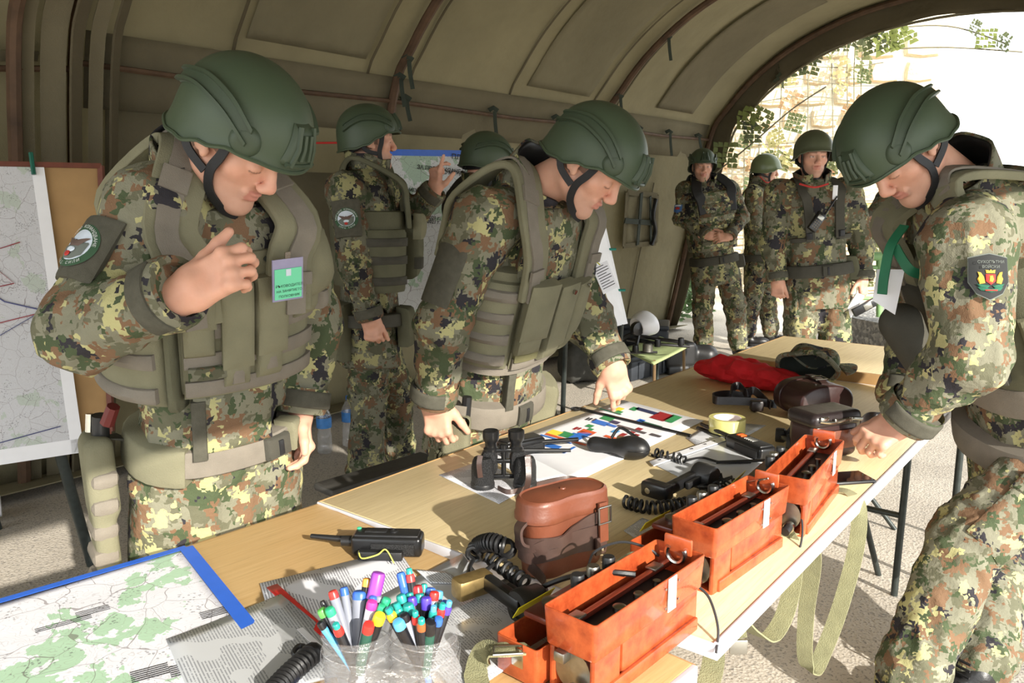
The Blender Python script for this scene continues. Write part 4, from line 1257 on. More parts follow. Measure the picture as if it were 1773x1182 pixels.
def disk(c, x, y, r, n=28, ry=None, z=(0, 0, 0)):
    mb = MB(); ry = ry or r
    mb.add([c] + [c + x * (r * math.cos(2 * math.pi * k / n)) + y * (ry * math.sin(2 * math.pi * k / n)) for k in range(n)], [(0, k + 1, (k + 1) % n + 1) for k in range(n)], 0, False)
    return mb
EMB = {k: plain('thread_' + k, c, .8, var=.1) for k, c in dict(green=(52, 84, 58), white=(206, 216, 228), brown=(96, 78, 70), red=(178, 50, 44), gold=(196, 160, 62), black=(34, 36, 36), dgreen=(30, 96, 72), navy=(70, 110, 170), grey=(104, 110, 104)).items()}
def arm_badge(P, A, B, ra, rb, t, w, ref, kind, dk=1.0):
    """embroidered badge curved round the sleeve; drawn as thin raised layers"""
    A = np.array(A, float); B = np.array(B, float); ax = nrm(B - A); L = np.linalg.norm(B - A)
    x = np.array(ref, float); x = nrm(x - ax * (x @ ax)); y = np.cross(ax, x)
    r = ra + (rb - ra) * t
    def at(a, b, off):                      # a: round the arm (m, right when seen from outside), b: up the arm (m)
        an = -a / r
        return A + ax * (L * t - b) + (x * math.cos(an) + y * math.sin(an)) * (r + .010 + off)
    def shape(name, fn, mat, off, parent=None, n=28):
        mb = MB(); mb.grid(lambda u, v: at(fn(u, v)[0], fn(u, v)[1], off + .0015 * (v < .99)), n, 4, closed_u=True)
        return P.mb(mb, name, mat, parent)
    circ = lambda R, ox=0, oy=0, ry=None: (lambda u, v: (ox + R * v * math.cos(2 * math.pi * u), oy + (ry or R) * v * math.sin(2 * math.pi * u)))
    poly = lambda pts: (lambda u, v: (lambda k, f: ((sum(p[0] for p in pts) / len(pts)) * (1 - v) + v * (pts[k][0] * (1 - f) + pts[(k + 1) % len(pts)][0] * f), (sum(p[1] for p in pts) / len(pts)) * (1 - v) + v * (pts[k][1] * (1 - f) + pts[(k + 1) % len(pts)][1] * f)))(int(u * len(pts)) % len(pts), (u * len(pts)) % 1))
    def txt(s, size, R, a0, da, parent):
        for i, ch in enumerate(s):
            if ch == ' ': continue
            a = math.radians(a0 - da * i); c = at(R * math.cos(a), R * math.sin(a), .005)
            rr = (y * -math.sin(a) * -1 - ax * -1 * math.cos(a) * -1) if False else None
            e1 = at(R * math.cos(a - .1), R * math.sin(a - .1), .005) - c; e2 = at(R * 1.1 * math.cos(a), R * 1.1 * math.sin(a), .005) - c
            if da < 0: e1, e2 = -e1, -e2
            if da < 0: pass
            place_text(P, ch, size, c, e1, e2, WHITE_INK, parent)
    if kind == 'round':
        if w < .59 or True:
            P.limb_patch('velcro_panel', A, B, ra, rb, t - .26, t + .24, -42, 42, x, .006, M['velcro'], None, .004)
        o = shape('sleeve_badge', circ(.046), EMB['green'], .002)
        shape('badge_field', circ(.033), EMB['white'], .0035, o)
        shape('badge_ground', poly([(-.031, -.006), (-.012, .004), (.010, .004), (.030, .008), (.026, -.019), (.010, -.031), (-.010, -.031), (-.026, -.019)]), EMB['grey'], .005, o)
        shape('badge_eagle', poly([(-.028, .016), (-.006, .004), (.0, .010), (.006, .004), (.028, .016), (.012, -.004), (-.012, -.004)]), EMB['brown'], .0065, o, 28)
        shape('badge_canopy', circ(.010, 0, -.012, .006), EMB['white'], .0075, o)
        shape('badge_rose', circ(.006, -.001, -.022), EMB['red'], .0085, o)
        txt('БРИГАДНО КОМАНДВАНЕ', .0095, .0385, 180, 9.6, o)
        txt('СПЕЦ.СИЛИ', .009, .0405, 228, -10.5, o)
    elif kind == 'shield':
        pts = [(-.037, .042), (.0, .050), (.037, .042), (.038, -.012), (.024, -.038), (.0, -.052), (-.024, -.038), (-.038, -.012)]
        o0 = shape('sleeve_badge', poly([(a * 1.06, b * 1.05) for a, b in pts]), EMB['grey'], .001, None, 48)
        shape('badge_field', poly(pts), EMB['black'], .003, o0, 48)
        place_text(P, 'СУХОПЪТНИ', .0088, at(0, .031, .0085), at(.01, .031, .0085) - at(-.01, .031, .0085), -ax, EMB['grey'], o0)
        place_text(P, 'ВОЙСКИ', .0088, at(0, .020, .0085), at(.01, .02, .0085) - at(-.01, .02, .0085), -ax, EMB['grey'], o0)
        # coat of arms: red shield, crown, two golden supporters, leaves and ribbon
        shape('badge_shield', poly([(-.009, .004), (.009, .004), (.009, -.012), (.0, -.020), (-.009, -.012)]), EMB['red'], .006, o0, 30)
        shape('badge_crown', poly([(-.008, .006), (-.009, .014), (-.003, .011), (0, .016), (.003, .011), (.009, .014), (.008, .006)]), EMB['gold'], .006, o0, 28)
        shape('badge_lion', poly([(-.003, .0), (.003, .001), (.005, -.008), (.002, -.015), (-.004, -.012)]), EMB['gold'], .008, o0, 25)
        for s in (-1, 1):
            shape('badge_supporter', poly([(s * .010, -.016), (s * .012, -.002), (s * .017, .008), (s * .023, .010), (s * .021, .001), (s * .024, -.006), (s * .020, -.018)]), EMB['gold'], .006, o0, 28)
            shape('badge_leaves', poly([(s * .002, -.022), (s * .012, -.019), (s * .026, -.017), (s * .020, -.025), (s * .008, -.029)]), EMB['dgreen'], .007, o0, 25)
        shape('badge_ribbon', poly([(-.024, -.024), (-.010, -.030), (.010, -.030), (.024, -.024), (.018, -.032), (.0, -.037), (-.018, -.032)]), EMB['dgreen'], .006, o0, 28)
        shape('badge_ribbon', poly([(-.012, -.031), (.012, -.031), (.010, -.034), (-.010, -.034)]), EMB['red'], .008, o0, 24)
    else:
        o = shape('sleeve_badge', poly([(-.035, .035), (.035, .035), (.035, -.025), (0, -.045), (-.035, -.025)]), EMB['navy'], .002, None, 40)
        shape('badge_field', poly([(-.02, .005), (.0, .014), (.02, .005), (.015, -.012), (-.015, -.012)]), EMB['red'], .004, o, 30)
        shape('badge_bar', poly([(-.026, .030), (.026, .030), (.026, .018), (-.026, .018)]), EMB['white'], .004, o, 28)

def badge(P, c, n, up, ink=True):
    up = nrm(np.array(up) - n * (np.array(up) @ n)); r = np.cross(up, n); n = np.array(n)
    def slab(name, w, h, oy, d0, d1, mat, parent=None):
        mb = MB(); q = [c + r * (sx * w / 2) + up * (oy + sy * h / 2) for sx, sy in ((-1, -1), (1, -1), (1, 1), (-1, 1))]
        mb.add([p + n * d0 for p in q] + [p + n * d1 for p in q], [(3, 2, 1, 0), (4, 5, 6, 7), (0, 1, 5, 4), (1, 2, 6, 5), (2, 3, 7, 6), (3, 0, 4, 7)], 0, False)
        return P.mb(mb, name, mat, parent)
    o = slab('badge_sleeve', .068, .088, 0, 0, .003, plain('clear_lilac_sleeve', (150, 146, 176), .2, var=.1))
    slab('badge_card', .060, .064, -.008, .003, .0045, plain('mint_card', (112, 214, 168), .6, var=.02), o)
    slab('badge_crest', .011, .014, .016, .0045, .006, EMB['white'], o)
    for k, (s, sz) in enumerate((('РЪКОВОДИТЕЛ', .0078), ('НА ЗАНЯТИЕТО', .0074), ('ПОЛКОВНИК', .0074))):
        me = place_text(P, s, sz, c + up * (-.012 - k * .011) + n * .0052 + r * .002, r, up, INK, o)
    mb = MB(); mb.ribbon([c + up * .040 + n * .001, c + up * .058 + n * .002], r, .012, .003); P.mb(mb, 'badge_clip', M['chrome'], o)

# ------------------------------------------------------------------ the officer bending over the chart
def person_middle():
    F = nrm([.80, -.60, 0])
    pel, nk = Y(842, 672, 2.52), Y(918, 325, 2.34)
    T = Torso(pel, nk, F, -.02, .97)
    head = Y(1020, 287, 2.24)
    J = dict(shR=Y(838, 385, 2.20), elR=Y(768, 560, 2.16), wrR=Y(752, 690, 2.22), shL=Y(972, 400, 2.52), elL=Y(1020, 560, 2.58), wrL=Y(1060, 632, 2.50))
    legs(J, T, dict(R=pel + V(-.10, -.06, -.42), L=pel + V(.06, .10, -.42)), dict(R=V(pel[0] - .14, pel[1] - .0, .09), L=V(pel[0] + .06, pel[1] + .20, .09)), F)
    P = Person('soldier in camouflage and green helmet bending to point a finger at the coloured chart', V(pel[0], pel[1], 0))
    face = nrm([.64, -.30, -.70])
    finish(P, T, J, face, V(.65, -.3, .7), head,
           dict(R=(J['wrR'], V(.12, -.08, -1), V(-.3, -.95, .05), [(35, 55, 30), (40, 60, 35), (45, 60, 35), (48, 60, 35)], ((.5, .8), (10, 10))),
                L=(J['wrL'], V(.30, .02, -.95), V(.15, -.85, .35), [(16, 12, 6), (45, 60, 35), (52, 66, 40), (56, 66, 40)], ((.6, .75), (20, 15)))),
           h=.009, seed=11, arm=1.08, stub=.8, cuff_ref=dict(R=(-.5, -.8, 0), L=(.3, -1, 0)))
    v = M['vest']
    P.patch('vest', T, 0, 360, .26, .72, .022, .014, v, 12, 8, sharp=14)
    P.patch('chest_panel', T, -52, 50, .58, .98, .022, .020, M['camo'], 10, 8)
    pads(P, T, J, v, .066, .095, .5)
    sp = P.patch('side_pouch', T, 40, 100, .26, .68, .034, .030, v, 10, 8, bulge=.012)
    for u in (.30, .40, .50, .60): P.patch('webbing_row', T, 44, 96, u, u + .05, .064, .010, M['web'], 10, 2, sp, bulge=.012, sharp=20)
    fp = P.patch('front_panel', T, -70, 40, .25, .66, .034, .016, v, 14, 8)
    for u in (.26, .35): P.patch('webbing_row', T, -68, 38, u, u + .055, .050, .006, M['web'], 14, 2, fp, sharp=20)
    for a, b, u0, u1, f0 in ((14, 38, .38, .70, .43), (-12, 10, .33, .68, .36), (-36, -16, .34, .66, .38)):
        m = P.patch('magazine_pouch', T, a, b, u0 - .04, u1 - .03, .046, .042, v, 8, 8, bulge=.010)
        P.patch('pouch_flap', T, a - 1, b + 1, f0, u1, .088, .012, v, 8, 8, m, bulge=.008)
    P.patch('velcro_strip', T, -2, 36, .30, .35, .056, .008, plain('olive_velcro', (112, 108, 74), .95, bump=.5, bscale=600), 8, 3, fp)
    for a in (-2, -24):
        mb = MB(); c = T.pt(a, .645, .104); n = T.normal(a, .64); mb.tube([c, c + n * .005], .007, 10); P.mb(mb, 'snap', M['chrome'], fp)
    P.patch('vest_hem', T, 0, 360, .22, .27, .026, .014, M['web'], 12, 3, sharp=20)
    P.patch('groin_flap', T, -34, 30, .04, .24, .022, .012, M['camo'], 10, 6)
    P.patch('velcro_patch', T, 24, 34, .04, .22, .032, .008, M['velcro'], 4, 4)
    b = belt(P, T, -.05, .11, .024, 'web', True, 6)
    P.patch('belt_pouch', T, -70, -42, -.18, .06, .036, .04, v, 6, 6, b)
    # holster with open flap
    hA = T.pt(70, .06, .08); hB = T.pt(62, -.34, .12); ax = nrm(hB - hA); nn = T.normal(68, 0); sd = np.cross(ax, nn); R3 = np.array([sd, ax, nn])
    S = Sdf(); S.box((hA + hB) / 2, (.040, np.linalg.norm(hB - hA) / 2, .024), R3, .014, .01); vv, q = S.mesh(.006); ho = P.part('holster', vv, q, v)
    mb = MB(); mb.ribbon([hA - ax * .03 + nn * .02, hA + ax * .02 + nn * .032, hA + ax * .08 + nn * .03], sd, .05, .006); P.mb(mb, 'holster_strap', M['web'], ho)
    mb = MB(); mb.tube([hA + ax * .01 - sd * .02, hA - ax * .05 - sd * .02], .014, 8); P.mb(mb, 'pistol_grip', M['black_rubber'], ho)
    for k in (0, 1, 2):
        mb = MB(); c = hB + nn * .02 + sd * (.028 + .012 * k); mb.ribbon([c - ax * .16, c - ax * .02, c + ax * .02 - sd * .01], nn, .05, .006); P.mb(mb, 'holster_fold', M['vest2'], ho)
    P.limb_patch('velcro_panel', J['shR'], J['elR'], .090, .076, .30, .88, -30, 40, V(-.5, -.85, .1), .008, M['velcro'], None, .002)
    P.limb_patch('rank_slide', J['shR'] - T.R * .06 + T.U * .0, J['shR'] + T.R * .03 - T.U * .03, .084, .092, .1, .95, -26, 26, T.U + T.F * .2, .010, M['tie'])
    # paper tag hanging on a yellow string at the left breast
    c = T.pt(-52, .66, .12); n = nrm(V(.3, -.9, .15)); up = nrm(V(-.45, 0, 1)); r = np.cross(up, n)
    mb = MB(); q = [c + r * (a * .028) + up * (b * .045 - .03) for a, b in ((-1, -1), (1, -1), (1, 1), (-1, 1))]; mb.add(q + [p + n * .001 for p in q], [(3, 2, 1, 0), (4, 5, 6, 7), (0, 1, 5, 4), (1, 2, 6, 5), (2, 3, 7, 6), (3, 0, 4, 7)], 0, False)
    tg = P.mb(mb, 'paper_tag', M['paper'])
    mb = MB()
    for k in range(9):
        p = c + up * (.008 - k * .0085 ) + n * .0016; mb.ribbon([p - r * .022, p + r * (.022 if k % 3 else .01)], up, .0022, .0004)
    P.mb(mb, 'tag_print', INK, tg)
    mb = MB(); mb.tube(bez([c + up * .012 + n * .002, c + up * .03 - r * .01, c + up * .045 - r * .03], 5), .002, 5); P.mb(mb, 'tag_string', plain('yellow_string', (206, 200, 60), .6), tg)
    # two loose straps
    mb = MB(); s0 = T.pt(-80, .06, .05); mb.ribbon(bez([s0, s0 + V(.06, 0, -.16), s0 + V(.12, .05, -.33), s0 + V(.14, .05, -.36)], 5), V(.6, -.6, .2), .024, .003); P.mb(mb, 'loose_strap', M['webd'])
    return P

# ------------------------------------------------------------------ the man who raises a finger
def person_pointing():
    F = nrm([.92, .22, 0])
    pel, nk = Y(640, 545, 3.75), Y(634, 297, 3.75)
    T = Torso(pel, nk, F, 0, 1.0)
    head = Y(640, 247, 3.74)
    J = dict(shR=Y(600, 333, 3.58), elR=Y(614, 462, 3.52), wrR=Y(640, 548, 3.54), shL=Y(672, 330, 3.94), elL=Y(702, 392, 3.98), wrL=Y(752, 330, 3.92))
    legs(J, T, dict(R=Y(638, 685, 3.70), L=Y(688, 680, 3.95)), dict(R=V(*(on_z(632, 845, .09))), L=V(*(on_z(690, 798, .09)))), nrm([.9, -.1, 0]))
    P = Person('soldier in camouflage raising one finger before the wall poster, round badge on his sleeve', V(pel[0], pel[1], 0))
    finish(P, T, J, nrm([.93, .34, -.02]), V(0, 0, 1), head,
           dict(R=(J['wrR'], V(.18, -.1, -1), V(-.1, -1, .1), FIST, ((.3, .9), (10, 10))),
                L=(J['wrL'], V(.12, -.1, 1), V(-.6, -.6, .1), [(4, 4, 2), (45, 35, 20), (62, 60, 40), (66, 66, 40)], ((.7, .6), (20, 20)))),
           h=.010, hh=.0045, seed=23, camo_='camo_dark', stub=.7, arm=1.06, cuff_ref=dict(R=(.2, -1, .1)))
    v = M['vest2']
    P.patch('vest', T, 0, 360, .22, .74, .022, .014, v, 12, 8, sharp=14)
    pads(P, T, J, v, .055, .10, .5, False)
    sp = P.patch('side_pouch', T, 42, 100, .18, .62, .034, .030, v, 10, 8, bulge=.01)
    for u in (.24, .38, .50): P.patch('webbing_row', T, 46, 96, u, u + .06, .064, .008, M['webd'], 10, 2, sp, bulge=.01, sharp=20)
    for a, b, u0, u1 in ((6, 34, .26, .72), (-24, 2, .26, .70), (-52, -28, .28, .68)):
        m = P.patch('magazine_pouch', T, a, b, u0, u1 - .04, .040, .065, v, 8, 8, bulge=.014)
        P.patch('pouch_flap', T, a - 1, b + 1, u1 - .18, u1, .105, .016, M['vest'], 8, 8, m, bulge=.01)
        P.patch('webbing_row', T, a + 1, b - 1, u0 + .08, u0 + .16, .112, .008, M['webd'], 8, 2, m, sharp=20)
    belt(P, T, -.05, .09, .022, 'webd', True, 0)
    P.patch('belt_pouch', T, 120, 170, -.28, .12, .036, .06, v, 6, 6)
    P.patch('belt_pouch', T, 20, 50, -.20, .08, .036, .04, v, 6, 6)
    arm_badge(P, J['shR'], J['elR'], .090, .076, .40, .5, V(.05, -1, .1), 'round')
    return P

# ------------------------------------------------------------------ the man half hidden behind the bending officer
def person_behind():
    F = nrm([.75, .6, 0])
    pel, nk = Y(850, 520, 4.25), Y(836, 330, 4.22)
    pel[2] = .92; T = Torso(pel, nk, F, 0, 1.0); head = Y(842, 287, 4.2)
    s = lambda a, b, c: T.cen(.93) + T.R * a + T.F * b + T.U * c
    J = dict(shR=s(.19, 0, -.02), elR=s(.25, -.02, -.30), wrR=s(.22, .15, -.48), shL=s(-.19, 0, -.02), elL=s(-.25, -.02, -.30), wrL=s(-.20, .16, -.48))
    legs(J, T, dict(R=pel + T.R * .11 + V(0, 0, -.43), L=pel - T.R * .11 + V(0, 0, -.43)), dict(R=V(*(pel + T.R * .12)[:2], .09), L=V(*(pel - T.R * .12)[:2], .09)), F)
    P = Person('soldier with dark green helmet, mostly hidden behind the one bending over the table', V(pel[0], pel[1], 0))
    finish(P, T, J, nrm([.75, .50, -.30]), V(.2, .1, 1), head,
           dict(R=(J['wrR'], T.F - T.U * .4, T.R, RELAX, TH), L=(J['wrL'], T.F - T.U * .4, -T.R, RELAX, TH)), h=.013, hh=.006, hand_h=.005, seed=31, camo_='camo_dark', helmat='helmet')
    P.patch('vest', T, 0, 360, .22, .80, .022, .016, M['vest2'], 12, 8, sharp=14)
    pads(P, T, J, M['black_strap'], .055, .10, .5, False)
    return P

# ------------------------------------------------------------------ the man at the right bending over the field telephones
def person_right():
    F = nrm([-.96, -.20, 0])
    pel, nk = Y(1790, 735, 2.30), Y(1668, 322, 2.14)
    T = Torso(pel, nk, F, -.05, 1.08)
    head = Y(1560, 262, 2.06)
    J = dict(shL=Y(1672, 420, 1.93), elL=Y(1678, 612, 1.86), wrL=Y(1568, 722, 1.96), shR=Y(1640, 390, 2.34), elR=Y(1590, 560, 2.42), wrR=Y(1560, 690, 2.30))
    legs(J, T, dict(L=Y(1672, 940, 2.14), R=Y(1735, 950, 2.42)), dict(L=V(*on_z(1560, 1205, .09)), R=V(*on_z(1690, 1165, .09))), nrm([-.95, -.2, 0]))
    P = Person('soldier bending over the table edge beside the field telephones, lion badge on sleeve', V(pel[0], pel[1], 0))
    finish(P, T, J, nrm([-.52, -.27, -.81]), V(-.8, -.2, .57), head,
           dict(L=(J['wrL'], V(-.80, .0, -.58), V(-.30, -.60, .72), [(38, 45, 25), (42, 50, 28), (46, 52, 28), (46, 54, 28)], ((.35, .95), (5, 10))),
                R=(J['wrR'], V(-.5, -.2, -.6), V(-.3, .3, .8), RELAX, TH)), h=.009, seed=43, stub=.5, arm=1.22, leg=1.12, cuff_ref=dict(L=(.1, -.9, .3)))
    v = M['vest']
    P.patch('vest', T, 0, 360, .30, .80, .026, .016, M['vest2'], 12, 8, sharp=14)
    pads(P, T, J, v, .060, .105, .52)
    # broad padded strap running from the chest over the near shoulder
    for k in (0, 1):
        pass
    P.patch('back_panel', T, 120, 240, .50, .98, .030, .030, M['camo'], 10, 8)
    P.patch('vest_belt', T, 0, 360, .20, .32, .030, .014, M['web'], 12, 3, sharp=20)
    P.patch('front_pouch', T, -40, 40, .36, .70, .040, .05, M['webd'], 12, 8, bulge=.01)
    P.patch('magazine_pouch', T, -80, -52, .36, .62, .040, .03, v, 8, 8)
    belt(P, T, -.06, .12, .026, 'web', False)
    P.patch('belt_pad', T, -150, -60, -.16, -.02, .034, .022, M['web'], 10, 4)
    arm_badge(P, J['shL'], J['elL'], .104, .090, .38, .5, V(-.10, -1, .05), 'shield')
    # green ribbon tied to the vest, white card hanging below it
    g = Y(1548, 440, 2.02)
    mb = MB(); mb.ribbon(bez([g + V(.03, .02, .07), g + V(-.01, 0, .02), g + V(-.02, .0, -.05), g + V(-.022, 0, -.10)], 5), V(.6, -.7, 0), .024, .004)
    mb.ribbon(bez([g + V(.0, 0, .02), g + V(.03, -.02, -.035), g + V(.07, -.01, -.05)], 5), V(0, -.2, 1), .024, .004); P.mb(mb, 'ribbon', M['green_ribbon'])
    c = Y(1540, 500, 2.05); mb = MB(); mb.add([c + V(*q) for q in ((-.035, 0, .05), (-.04, 0, -.03), (.015, -.01, -.065), (.03, -.01, .05))] + [c + V(*q) for q in ((-.035, .002, .05), (-.04, .002, -.03), (.015, -.008, -.065), (.03, -.008, .05))], [(0, 1, 2, 3), (7, 6, 5, 4), (0, 4, 5, 1), (1, 5, 6, 2), (2, 6, 7, 3), (3, 7, 4, 0)], 0, False); P.mb(mb, 'card', M['paper'])
    # holster under the arm
    hA, hB = Y(1560, 560, 2.12), Y(1610, 660, 2.10); S = Sdf(); S.cap(hA, hB, .055, .035, .02); vv, q = S.mesh(.008); P.part('holster', vv, q, M['webd'])
    # cargo pocket and knee seams of the near leg
    ra, rb = .108 * 1.12, .086 * 1.12
    pk = P.limb_patch('cargo_pocket', J['hipL'], J['knL'], ra, rb, .50, 1.02, -38, 42, V(-.1, -1, .1), .016, M['camo'])
    P.limb_patch('pocket_flap', J['hipL'], J['knL'], ra, rb, .40, .58, -40, 44, V(-.1, -1, .1), .024, M['camo'], pk)
    P.limb_patch('hip_pocket', J['hipL'], J['knL'], ra, rb, .0, .34, -50, 10, V(-.3, -1, .1), .010, M['camo'])
    return P

# ------------------------------------------------------------------ the row of men at the mouth of the tent
def standing(label, y, feet, pel, nk, head, joints, F, face, hands, up=(0, 0, 1), kn=None, **kw):
    T = Torso(Y(*pel, y), Y(*nk, y), F, 0, kw.pop('wide', 1.0))
    J = {k: Y(a, b, y + dy) for k, (a, b, dy) in joints.items()}
    an = {s: V(*on_y(feet[s][0], feet[s][1], y + feet[s][2])) for s in 'RL'}
    for s in 'RL': an[s][2] = .09
    K = {s: (Y(kn[s][0], kn[s][1], y + kn[s][2]) if kn else (T.p + an[s]) / 2) for s in 'RL'}
    legs(J, T, K, an, F)
    P = Person(label, V(T.p[0], T.p[1], 0))
    finish(P, T, J, face, V(*up), Y(head[0], head[1], y + kw.pop('hy', -.02)), hands(J, T), **kw)
    return P, T, J

def person_guard():
    P, T, J = standing('soldier in a camouflage plate vest with hands clasped at his belt by the tent arch', 7.2,
        dict(R=(1218, 612, .0), L=(1278, 606, .05)), (1236, 448), (1222, 319), (1216, 291),
        dict(shR=(1187, 331, .05), elR=(1180, 378, -.02), wrR=(1224, 407, -.22), shL=(1262, 328, .0), elL=(1284, 374, -.05), wrL=(1262, 409, -.24)),
        nrm([.22, -1, 0]), nrm([-.05, -1, -.05]),
        lambda J, T: dict(R=(J['wrR'], V(.95, -.25, -.1), V(.1, -.9, .4), [(35, 40, 20)] * 4, TH), L=(J['wrL'], V(-.95, -.25, -.1), V(.1, -.9, .4), [(40, 45, 20)] * 4, TH)),
        kn=dict(R=(1217, 530, -.05), L=(1272, 525, .0)), h=.013, hh=.006, hand_h=.005, seed=51, camo_='camo_far', eyes=True, style='rail', leg=1.1)
    v = M['camo_far']
    P.patch('plate_vest', T, 0, 360, .12, .80, .026, .018, v, 12, 8, sharp=14)
    fp = P.patch('front_plate', T, -52, 52, .16, .90, .040, .024, M['camo_plate'], 12, 8)
    for u in (.22, .34, .46, .58, .70): P.patch('webbing_row', T, -48, 48, u, u + .05, .062, .008, M['camo_dark'], 12, 2, fp, sharp=20)
    pads(P, T, J, M['black_strap'], .060, .09, .5, False)
    belt(P, T, -.06, .11, .024, 'webd', True, 0)
    P.patch('belt_pouch', T, -90, -60, -.16, .02, .036, .04, M['webd'], 6, 6)
    arm_badge(P, J['shR'], J['elR'], .090, .076, .75, .5, V(-.7, -.8, .1), 'unit')
    return P
def person_profile():
    P, T, J = standing('soldier in pale round helmet seen from the side behind the man with a radio', 7.9,
        dict(R=(1292, 598, -.05), L=(1334, 594, .05)), (1314, 450), (1312, 321), (1326, 297),
        dict(shR=(1306, 335, -.18), elR=(1306, 385, -.2), wrR=(1338, 418, -.16), shL=(1320, 333, .18), elL=(1328, 380, .2), wrL=(1345, 415, .1)),
        nrm([.95, -.15, 0]), nrm([.95, -.15, -.12]),
        lambda J, T: dict(R=(J['wrR'], V(.9, 0, -.2), V(0, -1, .2), RELAX, TH), L=(J['wrL'], V(.9, -.1, -.2), V(0, 1, .2), RELAX, TH)),
        kn=dict(R=(1300, 525, -.1), L=(1328, 522, .08)), h=.014, hh=.006, hand_h=.006, seed=61, camo_='camo_far', style='plain', helmat='helmet_grey', leg=1.05)
    for s, sd in (('R', 1), ('L', -1)):
        mb = MB(); mb.ribbon(strap_path(T, sd, J['sh' + s], .03), T.R, .05, .008); P.mb(mb, 'strap', M['webd'])
    mb = MB(); mb.tube(bez([Y(1316, 306, 7.72), Y(1328, 316, 7.7), Y(1338, 312, 7.75)], 5), .006, 5); P.mb(mb, 'red_cord', EMB['red'])
    belt(P, T, .0, .09, .022, 'webd', True, 0)
    return P
def person_radio():
    P, T, J = standing('soldier facing us with a handheld radio clipped on his chest and papers in one hand', 5.2,
        dict(R=(1382, 705, -.05), L=(1448, 702, .0)), (1414, 478), (1408, 318), (1408, 273),
        dict(shR=(1352, 337, .03), elR=(1338, 420, .0), wrR=(1346, 484, -.05), shL=(1464, 336, .0), elL=(1492, 416, .0), wrL=(1494, 482, -.06)),
        nrm([.03, -1, 0]), nrm([-.04, -1, -.10]),
        lambda J, T: dict(R=(J['wrR'], V(.05, -.1, -1), V(-.5, -.85, 0), FIST, ((.3, .9), (10, 10))), L=(J['wrL'], V(.02, -.2, -1), V(.6, -.8, 0), [(30, 60, 30)] * 4, TH)),
        kn=dict(R=(1386, 580, -.06), L=(1446, 580, -.04)), h=.011, hh=.005, hand_h=.0045, seed=71, camo_='camo_far', eyes=True, style='old', helmat='helmet_old', wide=1.08, arm=1.15, leg=1.15, stub=.8)
    for s, sd in (('R', 1), ('L', -1)):
        mb = MB(); mb.ribbon(strap_path(T, sd, J['sh' + s], .026, phf=30, uf=.42), T.R, .055, .010); st = P.mb(mb, 'strap', M['webd'])
        P.patch('chest_strap', T, sd * 30, sd * 66, .40, .45, .016, .010, M['webd'], 6, 3)
        P.patch('strap_buckle', T, sd * 26, sd * 36, .43, .50, .030, .012, M['black_strap'], 4, 4)
    belt(P, T, .02, .13, .022, 'webd', True, 0)
    P.patch('belt_pouch', T, -86, -62, -.06, .20, .034, .03, M['vest2'], 6, 6)
    mb = MB(); mb.tube(bez([Y(1384, 318, 5.0), Y(1410, 324, 4.98), Y(1434, 318, 5.02)], 6), .006, 5); P.mb(mb, 'red_cord', EMB['red'])
    c = Y(1446, 333, 5.0); mb = MB(); mb.box(tuple(c), (.030, .003, .085), .001); P.mb(mb, 'card', M['paper'])
    return P, T, J
def person_hidden():
    P, T, J = standing('soldier behind the man at the right, only his vest and one hand showing', 6.9,
        dict(R=(1555, 625, 0), L=(1605, 625, 0)), (1575, 462), (1572, 330), (1577, 300),
        dict(shR=(1538, 342, .0), elR=(1508, 378, -.05), wrR=(1516, 388, -.28), shL=(1612, 342, .0), elL=(1625, 392, 0), wrL=(1560, 405, -.25)),
        nrm([-.15, -1, 0]), nrm([-.2, -1, -.1]),
        lambda J, T: dict(R=(J['wrR'], V(.5, -.4, -.6), V(-.2, -.7, .5), RELAX, TH), L=(J['wrL'], V(-.8, -.3, -.3), V(.1, -.9, .4), RELAX, TH)),
        kn=dict(R=(1556, 545, 0), L=(1602, 545, 0)), h=.014, hh=.007, hand_h=.006, seed=81, camo_='camo_far', style='plain', helmat='helmet_grey')
    P.patch('vest', T, 0, 360, .22, .80, .022, .016, M['vest'], 12, 8, sharp=14)
    for a in (-40, -12, 16):
        m = P.patch('magazine_pouch', T, a, a + 24, .32, .66, .040, .04, M['vest'], 8, 8)
        P.patch('pouch_flap', T, a, a + 24, .52, .70, .074, .014, M['vest'], 8, 5, m)
    return P

PL = person_left(); PM = person_middle(); PP_ = person_pointing(); PB = person_behind(); PR = person_right()
PG = person_guard(); PF = person_profile(); PC, TC, JC = person_radio(); PH = person_hidden()
# ================================================================== tables
TD = Vector((.62, .7846, 0)); TNR = Vector((.7846, -.62, 0))
def wood(name, a, b, rough=.42):
    m = NT(name)
    co = m.coords((1.2, 30, 30)); co2 = m.coords((1, 1, 1))
    g = m.noise(co, 4, 5, .6); st = m.noise(m.coords((3, 160, 160)), 3, 3)
    c = m.ramp(g, [(.3, srgb(*a)), (.7, srgb(*b))])
    c = m.mix(m.math('MULTIPLY', m.math('GREATER_THAN', st, .60), .22), c, srgb(150, 116, 68))
    stain = m.math('GREATER_THAN', m.noise(m.coords((1.5, 6, 6)), 3.1, 5), .735)
    c = m.mix(m.math('MULTIPLY', stain, .55), c, srgb(128, 84, 44))
    m.base(c); m.set(Roughness=rough); m.b.inputs['Specular IOR Level'].default_value = .35; m.bump(g, .05, .002)
    return m.m
M['veneer'] = wood('pale_veneer', (222, 200, 152), (238, 218, 174))
M['veneer2'] = wood('honey_veneer', (218, 178, 118), (232, 196, 140))
M['edge'] = plain('white_edge_band', (216, 216, 222), .35, var=.06)
M['raw'] = plain('raw_board', (176, 140, 92), .8, var=.15, nscale=20)
TZ = .75
